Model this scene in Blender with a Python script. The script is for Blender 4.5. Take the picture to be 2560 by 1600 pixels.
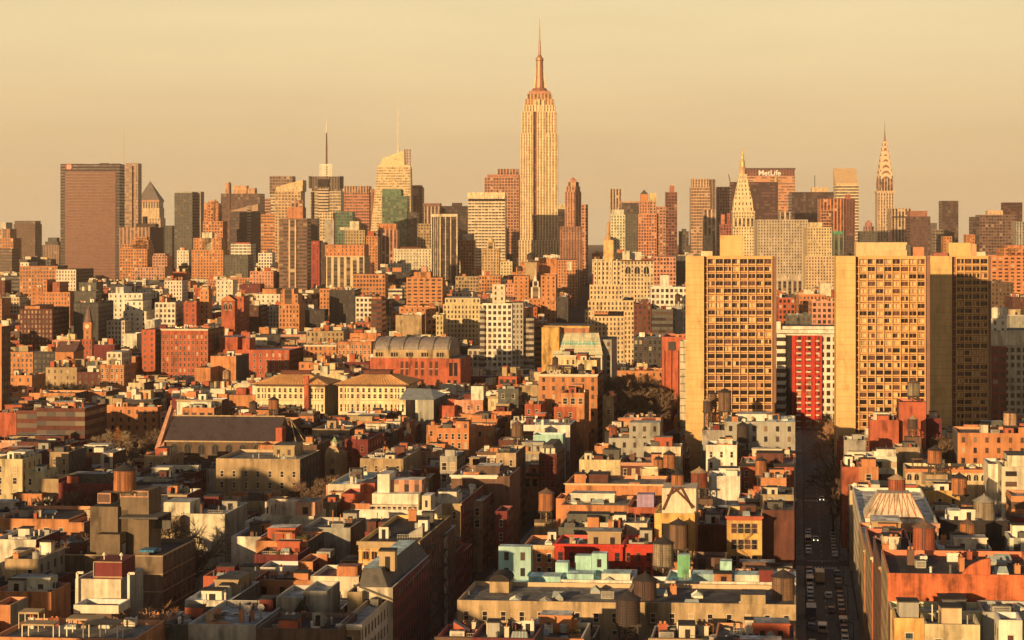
import bpy, math, random, bmesh
from mathutils import Vector
R = math.radians
rnd = random.Random(7)
C = bpy.context.scene.collection
for o in list(bpy.data.objects): bpy.data.objects.remove(o)

# ------------------------------------------------ camera, sky, sun, exposure
F, H0, HZ, CX = 4460.0, 95.0, 580.0, 1280.0       # focal length in photo pixels, eye height, horizon row, centre column
sc = bpy.context.scene
cam = bpy.data.cameras.new('camera'); co = bpy.data.objects.new('camera', cam); C.objects.link(co)
co.location = (0, 0, H0); co.rotation_euler = (R(90), 0, 0)
cam.sensor_width = 36; cam.lens = 36*F/2560; cam.shift_y = -(800-HZ)/2560
cam.clip_start = 1; cam.clip_end = 60000
sc.camera = co
SUN_AZ, SUN_EL = 31.0, 9.5                          # degrees left of straight behind the camera, degrees up
w = bpy.data.worlds.new('World'); sc.world = w; w.use_nodes = True
nt = w.node_tree; nt.nodes.clear()
def N(nt, t, **k):
    n = nt.nodes.new(t)
    for a, b in k.items(): setattr(n, a, b)
    return n
def lk(nt, a, b): nt.links.new(a, b)
out = N(nt, 'ShaderNodeOutputWorld'); bg = N(nt, 'ShaderNodeBackground')
tc = N(nt, 'ShaderNodeTexCoord'); sep = N(nt, 'ShaderNodeSeparateXYZ'); lk(nt, tc.outputs['Generated'], sep.inputs[0])
ramp = N(nt, 'ShaderNodeValToRGB'); cr = ramp.color_ramp
cr.elements[0].position = 0.0; cr.elements[0].color = (0.605, 0.445, 0.245, 1)
cr.elements[1].position = 0.05; cr.elements[1].color = (0.60, 0.43, 0.226, 1)
for p, c in ((0.12, (0.655, 0.515, 0.272, 1)), (0.145, (0.60, 0.47, 0.26, 1)), (0.2, (0.16, 0.125, 0.09, 1)), (0.5, (0.066, 0.066, 0.076, 1)), (1.0, (0.07, 0.08, 0.102, 1))):
    e = cr.elements.new(p); e.color = c
lk(nt, sep.outputs[2], ramp.inputs[0])
mp = N(nt, 'ShaderNodeMapping'); mp.inputs['Scale'].default_value = (5, 5, 34)
lk(nt, tc.outputs['Generated'], mp.inputs[0])
nz = N(nt, 'ShaderNodeTexNoise'); nz.inputs['Scale'].default_value = 1.3; nz.inputs['Detail'].default_value = 5
lk(nt, mp.outputs[0], nz.inputs['Vector'])
mr = N(nt, 'ShaderNodeMapRange'); mr.inputs[1].default_value = .3; mr.inputs[2].default_value = .7; mr.inputs[3].default_value = .965; mr.inputs[4].default_value = 1.035
lk(nt, nz.outputs[0], mr.inputs[0])
vm = N(nt, 'ShaderNodeVectorMath', operation='SCALE'); lk(nt, ramp.outputs[0], vm.inputs[0]); lk(nt, mr.outputs[0], vm.inputs['Scale'])
sky = N(nt, 'ShaderNodeTexSky'); sky.sky_type = 'NISHITA'; sky.sun_disc = False
sky.sun_elevation = R(SUN_EL); sky.sun_rotation = R(180+SUN_AZ); sky.dust_density = 4; sky.altitude = 50
vs = N(nt, 'ShaderNodeVectorMath', operation='SCALE'); vs.inputs['Scale'].default_value = .012; lk(nt, sky.outputs[0], vs.inputs[0])
va = N(nt, 'ShaderNodeVectorMath', operation='ADD'); lk(nt, vm.outputs[0], va.inputs[0]); lk(nt, vs.outputs[0], va.inputs[1])
lk(nt, va.outputs[0], bg.inputs[0]); bg.inputs[1].default_value = 1.0
lk(nt, bg.outputs[0], out.inputs[0])
sd = bpy.data.lights.new('sun', 'SUN'); so = bpy.data.objects.new('sun', sd); C.objects.link(so)
sd.energy = 5.0; sd.angle = R(0.53); sd.color = (1.0, 0.615, 0.275)
dv = Vector((math.sin(R(SUN_AZ))*math.cos(R(SUN_EL)), math.cos(R(SUN_AZ))*math.cos(R(SUN_EL)), -math.sin(R(SUN_EL))))
so.rotation_euler = dv.to_track_quat('-Z', 'Y').to_euler(); so.location = (-300, -300, 300)
sc.view_settings.view_transform = 'Standard'; sc.view_settings.look = 'None'
sc.view_settings.exposure = 0.4; sc.view_settings.gamma = 1
sc.cycles.use_denoising = True; sc.cycles.max_bounces = 5; sc.cycles.diffuse_bounces = 3
sc.cycles.volume_bounces = 0; sc.cycles.caustics_reflective = False; sc.cycles.caustics_refractive = False

# ------------------------------------------------ colours and materials
PAL = dict(C=(.64,.58,.44), Y=(.62,.49,.30), T=(.42,.32,.19), O=(.50,.22,.10), R=(.42,.11,.06), D=(.125,.045,.035),
  B=(.14,.085,.06), G=(.36,.355,.31), K=(.02,.018,.02), W=(.74,.70,.58), P=(.50,.27,.18), L=(.36,.60,.54),
  S=(.50,.045,.03), N=(.075,.05,.048), U=(.16,.03,.03), E=(.09,.19,.13), A=(.10,.10,.095), M=(.60,.38,.13), X=(.055,.055,.058))
CNAME = dict(C='cream', Y='yellow', T='tan', O='orange brick', R='red brick', D='dark brick', B='brown', G='grey', K='black',
  W='white', P='pinkish', L='teal', S='scarlet', N='dark glass', U='maroon', E='green', A='dark grey', M='golden', X='charcoal')
# style: col width, floor height, window width fraction, window height fraction, spandrel factor
STY = dict(p=(4,4,0,0,1), w=(2.6,3.3,.44,.60,1), W=(3.0,3.7,.62,.60,1), s=(3.9,3.5,.29,.52,1), v=(3.2,3.6,.46,.55,.55),
  V=(6.0,3.6,.60,.82,.35), h=(4.0,3.8,1.01,.50,1), H=(5.0,3.8,.86,.46,1), g=(3.2,3.8,.84,.74,1), b=(5.2,3.0,.60,.48,1))
MC = {}
def principled(name):
    m = bpy.data.materials.new(name); m.use_nodes = True
    return m, m.node_tree, m.node_tree.nodes['Principled BSDF']
def grime(nt, base, sc1=.11, sc2=1.3, amt=.34, streak=True):
    """base colour times large patches, fine grain, vertical rain streaks and soot blotches; returns a colour socket"""
    tc = N(nt, 'ShaderNodeTexCoord'); oi = N(nt, 'ShaderNodeObjectInfo')
    ad = N(nt, 'ShaderNodeVectorMath', operation='ADD'); lk(nt, tc.outputs['Object'], ad.inputs[0]); lk(nt, oi.outputs['Location'], ad.inputs[1])
    a = N(nt, 'ShaderNodeTexNoise'); a.inputs['Scale'].default_value = sc1; a.inputs['Detail'].default_value = 8; a.inputs['Roughness'].default_value = .72
    lk(nt, ad.outputs[0], a.inputs['Vector'])
    mp = N(nt, 'ShaderNodeMapping'); mp.inputs['Scale'].default_value = (1, 1, .07) if streak else (1, 1, 1); lk(nt, ad.outputs[0], mp.inputs[0])
    b = N(nt, 'ShaderNodeTexNoise'); b.inputs['Scale'].default_value = sc2*.7; b.inputs['Detail'].default_value = 4; b.inputs['Roughness'].default_value = .7
    lk(nt, mp.outputs[0], b.inputs['Vector'])
    s = N(nt, 'ShaderNodeMath', operation='ADD'); lk(nt, a.outputs[0], s.inputs[0]); lk(nt, b.outputs[0], s.inputs[1])
    m = N(nt, 'ShaderNodeMapRange'); m.inputs[1].default_value = .7; m.inputs[2].default_value = 1.3
    m.inputs[3].default_value = 1-amt*1.25; m.inputs[4].default_value = 1+amt; lk(nt, s.outputs[0], m.inputs[0])
    # soot: rare darker blotches
    c = N(nt, 'ShaderNodeTexNoise'); c.inputs['Scale'].default_value = .35; c.inputs['Detail'].default_value = 5; mp2 = N(nt, 'ShaderNodeMapping'); mp2.inputs['Scale'].default_value = (1, 1, .35); mp2.inputs['Location'].default_value = (31, 7, 3)
    lk(nt, ad.outputs[0], mp2.inputs[0]); lk(nt, mp2.outputs[0], c.inputs['Vector'])
    m2 = N(nt, 'ShaderNodeMapRange'); m2.inputs[1].default_value = .56; m2.inputs[2].default_value = .68; m2.inputs[3].default_value = 1; m2.inputs[4].default_value = 1-min(.55, amt*1.3); lk(nt, c.outputs[0], m2.inputs[0])
    mm = N(nt, 'ShaderNodeMath', operation='MULTIPLY'); lk(nt, m.outputs[0], mm.inputs[0]); lk(nt, m2.outputs[0], mm.inputs[1])
    v = N(nt, 'ShaderNodeVectorMath', operation='SCALE'); v.inputs[0].default_value = base; lk(nt, mm.outputs[0], v.inputs['Scale'])
    return v.outputs[0]
def mat(col, rough=.85, metal=0, amt=.3, sc1=.3, sc2=2.0, emit=None, streak=True):
    if isinstance(col, str): col = PAL[col]
    k = ('m', col, rough, metal, amt, sc1, emit, streak)
    if k in MC: return MC[k]
    m, nt, p = principled('paint'); lk(nt, grime(nt, col, sc1, sc2, amt, streak), p.inputs['Base Color'])
    p.inputs['Roughness'].default_value = rough; p.inputs['Metallic'].default_value = metal
    if emit: p.inputs['Emission Color'].default_value = (*col, 1); p.inputs['Emission Strength'].default_value = emit
    MC[k] = m; return m
def facade(col, sty, win=(.030,.024,.026), litf=.0):
    """wall with a grid of window panes read from UV cells; the pane look changes from cell to cell"""
    if sty == 'p': return mat(col, amt=.42, sc1=.16, sc2=.9)
    c = PAL[col] if isinstance(col, str) else col
    k = ('f', c, sty, win)
    if k in MC: return MC[k]
    cw, ch, fw, fh, sp = STY[sty]
    m, nt, p = principled('wall_with_windows'); wall = grime(nt, c, .07, .8, .26)
    uv = N(nt, 'ShaderNodeUVMap'); sx = N(nt, 'ShaderNodeSeparateXYZ'); lk(nt, uv.outputs[0], sx.inputs[0])
    def frac_mask(o, f):
        a = N(nt, 'ShaderNodeMath', operation='FRACT'); lk(nt, o, a.inputs[0])
        b = N(nt, 'ShaderNodeMath', operation='SUBTRACT'); lk(nt, a.outputs[0], b.inputs[0]); b.inputs[1].default_value = .5
        d = N(nt, 'ShaderNodeMath', operation='ABSOLUTE'); lk(nt, b.outputs[0], d.inputs[0])
        e = N(nt, 'ShaderNodeMath', operation='LESS_THAN'); lk(nt, d.outputs[0], e.inputs[0]); e.inputs[1].default_value = f/2
        return e.outputs[0]
    mx = frac_mask(sx.outputs[0], fw); my = frac_mask(sx.outputs[1], fh)
    mm = N(nt, 'ShaderNodeMath', operation='MULTIPLY'); lk(nt, mx, mm.inputs[0]); lk(nt, my, mm.inputs[1])
    fl = N(nt, 'ShaderNodeVectorMath', operation='FLOOR'); lk(nt, uv.outputs[0], fl.inputs[0])
    oi = N(nt, 'ShaderNodeObjectInfo'); ad = N(nt, 'ShaderNodeVectorMath', operation='ADD'); lk(nt, fl.outputs[0], ad.inputs[0]); lk(nt, oi.outputs['Random'], ad.inputs[1])
    wn = N(nt, 'ShaderNodeTexWhiteNoise', noise_dimensions='3D'); lk(nt, ad.outputs[0], wn.inputs['Vector'])
    rp = N(nt, 'ShaderNodeValToRGB'); rp.color_ramp.interpolation = 'CONSTANT'; el = rp.color_ramp.elements
    steady = len(win) == 4; win = win[:3]
    el[0].position = 0; el[0].color = (*win, 1); el[1].position = .5; el[1].color = (win[0]*1.25, win[1]*1.2, win[2]*1.2, 1) if steady else (win[0]*2.2+.02, win[1]*2+.01, win[2]*1.6+.01, 1)
    lf = min(1, max(c)*2.2+.12)
    for q, cc in () if steady else ((.75, (.12*lf,.075*lf,.055*lf,1)), (.88, (.24*lf,.17*lf,.11*lf,1)), (.955, (.45*lf,.36*lf,.24*lf,1))):
        e = el.new(q); e.color = cc
    lk(nt, wn.outputs[0], rp.inputs[0])
    wsock = wall
    if sp != 1:
        s1 = N(nt, 'ShaderNodeVectorMath', operation='SCALE'); lk(nt, wall, s1.inputs[0]); s1.inputs['Scale'].default_value = sp
        mxs = N(nt, 'ShaderNodeMixRGB'); lk(nt, mx, mxs.inputs[0]); lk(nt, wall, mxs.inputs[1]); lk(nt, s1.outputs[0], mxs.inputs[2]); wsock = mxs.outputs[0]
    mix = N(nt, 'ShaderNodeMixRGB'); lk(nt, mm.outputs[0], mix.inputs[0]); lk(nt, wsock, mix.inputs[1]); lk(nt, rp.outputs[0], mix.inputs[2])
    lk(nt, mix.outputs[0], p.inputs['Base Color'])
    ro = N(nt, 'ShaderNodeMapRange'); lk(nt, mm.outputs[0], ro.inputs[0]); ro.inputs[3].default_value = .88; ro.inputs[4].default_value = .28
    lk(nt, ro.outputs[0], p.inputs['Roughness'])
    MC[k] = m; return m
def roofmat(kind):
    cols = dict(g=(.085,.09,.092), s=(.34,.37,.37), w=(.66,.66,.60), b=(.11,.075,.06), d=(.028,.028,.03), t=(.52,.72,.73), r=(.26,.11,.08), k=(.20,.20,.18))
    k = ('roof', kind)
    if k in MC: return MC[k]
    m, nt, p = principled('roofing'); base = grime(nt, cols[kind], .16, 1.1, .5, False)
    tc = N(nt, 'ShaderNodeTexCoord'); vo = N(nt, 'ShaderNodeTexVoronoi', distance='CHEBYCHEV'); vo.inputs['Scale'].default_value = .33; lk(nt, tc.outputs['Object'], vo.inputs['Vector'])
    sx = N(nt, 'ShaderNodeSeparateXYZ'); lk(nt, vo.outputs['Color'], sx.inputs[0]); m_ = N(nt, 'ShaderNodeMapRange'); m_.inputs[3].default_value = .62; m_.inputs[4].default_value = 1.45; lk(nt, sx.outputs[0], m_.inputs[0])
    v = N(nt, 'ShaderNodeVectorMath', operation='SCALE'); lk(nt, base, v.inputs[0]); lk(nt, m_.outputs[0], v.inputs['Scale']); lk(nt, v.outputs[0], p.inputs['Base Color']); p.inputs['Roughness'].default_value = .75
    MC[k] = m; return m

# ------------------------------------------------ mesh helpers
class MB:
    def __init__(s): s.v = []; s.f = []; s.m = []; s.uv = []
    def quad(s, pts, m=0, uv=None):
        i = len(s.v); s.v += [tuple(p) for p in pts]; s.f.append(tuple(range(i, i+len(pts)))); s.m.append(m)
        s.uv += uv if uv else [(0, 0)]*len(pts)
    def prism(s, base, z0, z1, m=0, top=True, mt=None, uvs=None, scale=None, bottom=False):
        """base: list of xy going counter-clockwise seen from above; optional top ring as list"""
        tb = scale if scale else base
        n = len(base)
        for i in range(n):
            j = (i+1) % n
            u = uvs(i) if uvs else None
            s.quad([(*base[i], z0), (*base[j], z0), (*tb[j], z1), (*tb[i], z1)], m, u)
        if top: s.quad([(*p, z1) for p in tb], m if mt is None else mt)
        if bottom: s.quad([(*p, z0) for p in reversed(base)], m)
    def box(s, x0, x1, y0, y1, z0, z1, m=0, bottom=False):
        s.prism([(x0,y0),(x1,y0),(x1,y1),(x0,y1)], z0, z1, m, bottom=bottom)
    def cyl(s, cx, cy, r0, r1, z0, z1, n=12, m=0, top=True):
        b = [(cx+r0*math.cos(2*math.pi*i/n), cy+r0*math.sin(2*math.pi*i/n)) for i in range(n)]
        t = [(cx+r1*math.cos(2*math.pi*i/n), cy+r1*math.sin(2*math.pi*i/n)) for i in range(n)]
        s.prism(b, z0, z1, m, top=top and r1 > 0.01, scale=t)
    def bar(s, p, q, r=.08, m=0):
        p, q = Vector(p), Vector(q); d = (q-p).normalized()
        u = d.cross(Vector((0,0,1)) if abs(d.z) < .9 else Vector((1,0,0))).normalized()*r; w_ = d.cross(u).normalized()*r
        c0 = [p+u+w_, p-u+w_, p-u-w_, p+u-w_]; c1 = [x+(q-p) for x in c0]
        for i in range(4):
            j = (i+1) % 4; s.quad([c0[j], c0[i], c1[i], c1[j]], m)
        s.quad(c0, m); s.quad(list(reversed(c1)), m)
    def mesh(s, name, mats):
        me = bpy.data.meshes.new(name); me.from_pydata(s.v, [], s.f)
        for m in mats: me.materials.append(m)
        if len(mats) > 1: me.polygons.foreach_set('material_index', s.m)
        ul = me.uv_layers.new(name='UVMap'); ul.data.foreach_set('uv', [c for q in s.uv for c in q])
        me.update(); return me
    def build(s, name, mats, parent=None, loc=(0,0,0)):
        if not isinstance(mats, (list, tuple)): mats = [mats]
        return put(name, s.mesh(name, mats), parent, loc)
def put(name, me, parent=None, loc=(0,0,0), rz=0, scale=None):
    o = bpy.data.objects.new(name, me); C.objects.link(o); o.location = loc
    if rz: o.rotation_euler = (0, 0, rz)
    if scale: o.scale = scale
    if parent: o.parent = parent
    return o
LABELS = set()
def tag(o, label, cat, group=None, kind=None):
    o['label'] = label; o['category'] = cat; LABELS.add(label)
    if group: o['group'] = group
    if kind: o['kind'] = kind
    return o
def thing(name, label, cat, loc, group=None):
    return tag(put(name, None, None, loc), label, cat, group)
def at(px, py, Y): return Vector(((px-CX)*Y/F, Y, H0-(py-HZ)*Y/F))
def zof(py, Y): return H0-(py-HZ)*Y/F

class Frame:
    """footprint with its left front corner at o, front edge along a, sides along b"""
    def __init__(s, o, al, be, w, d):
        s.o = o; s.al = al; s.a = (math.cos(al), -math.sin(al)); s.b = (math.sin(be), math.cos(be)); s.w = w; s.d = d; s.be = be
    def p(s, x, y): return (s.a[0]*x+s.b[0]*y, s.a[1]*x+s.b[1]*y)
    def ring(s, x0, x1, y0, y1): return [s.p(x0,y0), s.p(x1,y0), s.p(x1,y1), s.p(x0,y1)]
def zone(Y):
    if Y < 1150: return R(4.5), math.atan(710/F)
    return R(2.2), math.atan(200/F)
def frame_px(p0, p1, Y, D, al=None, be=None):
    za, zb = zone(Y); al = za if al is None else al; be = zb if be is None else be
    X0 = (p0-CX)*Y/F; k1 = (p1-CX)/F
    wd = (k1*Y-X0)/(math.cos(al)+k1*math.sin(al))
    return Frame((X0, Y), al, be, wd, D)
def cells(sty, Y):
    cw, ch, fw, fh, sp = STY[sty]
    return max(cw, 7.0*Y/F), max(ch, 7.5*Y/F)
def walls(mb, fr, x0, x1, y0, y1, z0, z1, sty, Y, top=.6, m=0, ms=None, faces=(0,1,2,3), sty2=None):
    """four outer walls with window-cell UVs counted down from the top"""
    rg = fr.ring(x0, x1, y0, y1); ms = m if ms is None else ms
    cw, ch = cells(sty, Y); cw2, ch2 = cells(sty2 or sty, Y)
    L = (x1-x0, y1-y0, x1-x0, y1-y0)
    for i in faces:
        j = (i+1) % 4; a_, b_ = (cw, ch) if i == 0 else (cw2, ch2)
        n = max(1, round(L[i]/a_)); v1 = top/b_; v0 = -(z1-z0)/b_+top/b_
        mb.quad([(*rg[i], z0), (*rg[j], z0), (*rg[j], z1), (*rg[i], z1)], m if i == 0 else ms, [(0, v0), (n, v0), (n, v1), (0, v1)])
HB = []        # every hand-placed building: px range, depth, visible bottom row
FP = []        # footprints (world polygon, top z)
def reg(fr, p0, p1, Y, yb, ztop, px=True):
    poly = [Vector((fr.o[0]+q[0], fr.o[1]+q[1])) for q in fr.ring(0, fr.w, 0, fr.d)]
    FP.append((poly, ztop))
    if yb: HB.append((p0, p1, Y, yb))
# ------------------------------------------------ shared small parts (unit size, scaled when placed)
GL = dict(dark=mat((.028,.023,.027), .22, amt=.2), brown=mat((.10,.05,.045), .25, amt=.2), blind=mat((.42,.33,.20), .6, amt=.15), blue=mat((.05,.07,.08), .15, amt=.2))
def window_mesh(glass, frame, arch=False):
    b = MB(); f = .075
    b.quad([(-.5,0,0),(.5,0,0),(.5,0,1),(-.5,0,1)], 0)
    b.box(-.58, .58, -.9, 0, -.07, 0, 1, True)                         # sill
    b.box(-.56, .56, -.5, 0, 1.0, 1.07, 1, True)                       # lintel
    for x in (-.5, .5-f): b.box(x, x+f, -.28, 0, 0, 1, 1, True)
    b.box(-.5+f, .5-f, -.2, 0, .48, .53, 1, True)                      # meeting rail
    return b.mesh('window', [glass, frame])
WINM = {}
def winmesh(g, c):
    if (g, c) not in WINM: WINM[(g, c)] = window_mesh(GL[g], mat(c, .7, amt=.1))
    return WINM[(g, c)]
def arch_mesh(glass, frame):
    b = MB(); n = 10; pts = [(-.5,0,0),(.5,0,0),(.5,0,.62)] + [(.5*math.cos(math.pi*i/n),0,.62+.38*math.sin(math.pi*i/n)) for i in range(1, n)] + [(-.5,0,.62)]
    b.quad(pts, 0)
    o = [(.62*math.cos(math.pi*i/n), .62+.48*math.sin(math.pi*i/n)) for i in range(n+1)]; q = [(.5*math.cos(math.pi*i/n), .62+.38*math.sin(math.pi*i/n)) for i in range(n+1)]
    for i in range(n):
        b.quad([(q[i][0],-.25,q[i][1]),(o[i][0],-.25,o[i][1]),(o[i+1][0],-.25,o[i+1][1]),(q[i+1][0],-.25,q[i+1][1])], 1)
        b.quad([(o[i][0],-.25,o[i][1]),(o[i][0],0,o[i][1]),(o[i+1][0],0,o[i+1][1]),(o[i+1][0],-.25,o[i+1][1])], 1)
        b.quad([(q[i][0],0,q[i][1]),(q[i][0],-.25,q[i][1]),(q[i+1][0],-.25,q[i+1][1]),(q[i+1][0],0,q[i+1][1])], 1)
    b.box(-.6, .6, -.5, 0, -.07, 0, 1, True); b.box(-.03, .03, -.15, 0, 0, .9, 1)
    return b.mesh('arched_window', [glass, frame])
UM = {}
def unit(kind, key):
    k = (kind, key)
    if k in UM: return UM[k]
    b = MB()
    if kind == 'stair_house':
        b.box(-.5,.5,-.5,.5,0,.93,0); b.box(-.54,.54,-.54,.54,.93,1,1,True); b.quad([(-.12,-.506,0),(.2,-.506,0),(.2,-.506,.7),(-.12,-.506,.7)], 2)
        me = b.mesh(kind, [mat(key), roofmat('d'), mat('K')])
    elif kind == 'shed_house':
        b.quad([(-.5,-.5,0),(.5,-.5,0),(.5,-.5,1),(-.5,-.5,1)]); b.quad([(.5,-.5,0),(.5,.5,0),(.5,.5,.3),(.5,-.5,1)]); b.quad([(-.5,.5,0),(-.5,-.5,0),(-.5,-.5,1),(-.5,.5,.3)])
        b.quad([(.5,.5,0),(-.5,.5,0),(-.5,.5,.3),(.5,.5,.3)]); b.quad([(-.5,-.5,1),(.5,-.5,1),(.5,.5,.3),(-.5,.5,.3)], 1); b.quad([(-.2,-.506,0),(.2,-.506,0),(.2,-.506,.8),(-.2,-.506,.8)], 2)
        me = b.mesh(kind, [mat(key), roofmat('s'), mat('K')])
    elif kind == 'chimney':
        b.box(-.5,.5,-.5,.5,0,.88); b.box(-.6,.6,-.6,.6,.88,.94,0,True)
        for x in (-.25,.25): b.cyl(x,0,.16,.13,.94,1.12,8,1)
        me = b.mesh(kind, [mat(key), mat('O')])
    elif kind == 'ac_unit':
        b.box(-.5,.5,-.5,.5,.08,.9); b.box(-.45,.45,-.45,.45,0,.08,1)
        for x in (-.24,.24): b.cyl(x,0,.2,.2,.9,1.0,10,1)
        for z in (.25,.4,.55,.7): b.box(-.4,.4,-.52,-.5,z,z+.06,1,True)
        me = b.mesh(kind, [mat(key,.6), mat('X')])
    elif kind == 'skylight':
        b.prism([(-.5,-.5),(.5,-.5),(.5,.5),(-.5,.5)],0,.35,1,top=False)
        b.quad([(-.5,-.5,.35),(.5,-.5,.35),(.42,0,1),(-.42,0,1)]); b.quad([(.5,.5,.35),(-.5,.5,.35),(-.42,0,1),(.42,0,1)])
        b.quad([(.5,-.5,.35),(.5,.5,.35),(.42,0,1)]); b.quad([(-.5,.5,.35),(-.5,-.5,.35),(-.42,0,1)])
        for i in range(-2, 3): b.bar((i*.2,-.5,.38),(i*.17,0,1.02),.015,1)
        me = b.mesh(kind, [mat((.30,.38,.38),.2,amt=.2), mat(key)])
    elif kind == 'duct':
        b.box(-.5,.5,-.14,.14,.25,.6,0,True); b.box(.3,.5,-.14,.5,.25,.6,0,True); b.box(-.5,-.34,-.14,.14,.6,1,0); 
        for x in (-.4,0,.4): b.box(x-.02,x+.02,-.12,.12,0,.25,1)
        me = b.mesh(kind, [mat(key,.4,.3), mat('X')])
    elif kind == 'roof_hatch':
        b.box(-.5,.5,-.5,.5,0,.6,1); b.quad([(-.55,-.55,.6),(.55,-.55,.6),(.55,.55,1),(-.55,.55,1)]); b.quad([(-.55,.55,.58),(.55,.55,.58),(.55,.55,1),(-.55,.55,1)]); b.quad([(-.55,-.55,.55),(.55,-.55,.55),(.55,-.55,.6),(-.55,-.55,.6)])
        me = b.mesh(kind, [mat(key), mat('G')])
    elif kind == 'deck':
        for i in range(9): b.box(-.5,.5,-.5+i/9,-.5+i/9+.09,.1,.16,0,True)
        b.box(-.5,.5,-.5,-.46,.16,1,0); b.box(-.5,-.47,-.46,.5,.16,1,0); b.box(-.2,.15,-.1,.2,.16,.7,1); me = b.mesh(kind, [mat(key), mat('W')])
    elif kind == 'mast_pole':
        b.cyl(0,0,.3,.3,0,1,6); me = b.mesh(kind, [mat(key)])
    elif kind == 'vent_pipe':
        b.cyl(0,0,.3,.3,0,.8,8); b.cyl(0,0,.5,.1,.8,1,8); me = b.mesh(kind, [mat(key,.5)])
    elif kind == 'roof_tank':
        b.cyl(0,0,.5,.5,.2,.9,12); b.cyl(0,0,.5,.05,.9,1.0,12); b.box(-.4,.4,-.4,.4,0,.2,1); me = b.mesh(kind, [mat(key), mat('X')])
    elif kind == 'railing':
        for z in (.5, 1): b.bar((-.5,0,z),(.5,0,z),.02)
        for i in range(9): b.bar((-.5+i/8,0,0),(-.5+i/8,0,1),.004)
        me = b.mesh(kind, [mat(key)])
    elif kind == 'aerial':
        b.bar((0,0,0),(0,0,1),.02)
        for z,l in ((.95,.3),(.85,.36),(.75,.42)): b.bar((-l,0,z),(l,0,z),.012)
        me = b.mesh(kind, [mat(key)])
    elif kind == 'satellite_dish':
        b.bar((0,0,0),(0,0,.6),.05,0)
        n=12; c=(0,-.1,.7)
        for i in range(n):
            a0,a1=2*math.pi*i/n,2*math.pi*(i+1)/n
            b.quad([c,(.5*math.cos(a0),-.3-.1*math.sin(a0),.7+.45*math.sin(a0)),(.5*math.cos(a1),-.3-.1*math.sin(a1),.7+.45*math.sin(a1))],1)
        me = b.mesh(kind, [mat('X'), mat(key)])
    elif kind == 'pergola':
        for x in (-.48,.48):
            for y in (-.48,.48): b.bar((x,y,0),(x,y,.95),.02)
        for i in range(9): b.box(-.5+i*.122,-.47+i*.122,-.55,.55,.95,1,0,True)
        b.box(-.52,.52,-.5,-.46,.88,.95,0,True); b.box(-.52,.52,.46,.5,.88,.95,0,True)
        me = b.mesh(kind, [mat(key)])
    elif kind == 'canopy':
        for x in (-.48,.48):
            for y in (-.48,.48): b.bar((x,y,0),(x,y,.9),.015,1)
        b.box(-.5,.5,-.5,.5,.9,1,0,True); me = b.mesh(kind, [mat(key), mat('W')])
    elif kind == 'planter':
        b.box(-.5,.5,-.5,.5,0,.35,1)
        q = random.Random(3)
        for i in range(160):
            x,y,z=q.uniform(-.5,.5),q.uniform(-.5,.5),q.uniform(.3,1); a=q.uniform(0,6.3); d=.07
            b.quad([(x,y,z),(x+d*math.cos(a),y+d*math.sin(a),z+.02),(x+d*math.cos(a),y+d*math.sin(a),z+.1),(x,y,z+.09)],0)
        me = b.mesh(kind, [mat((.07,.08,.03)), mat(key)])
    UM[k] = me; return me
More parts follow.
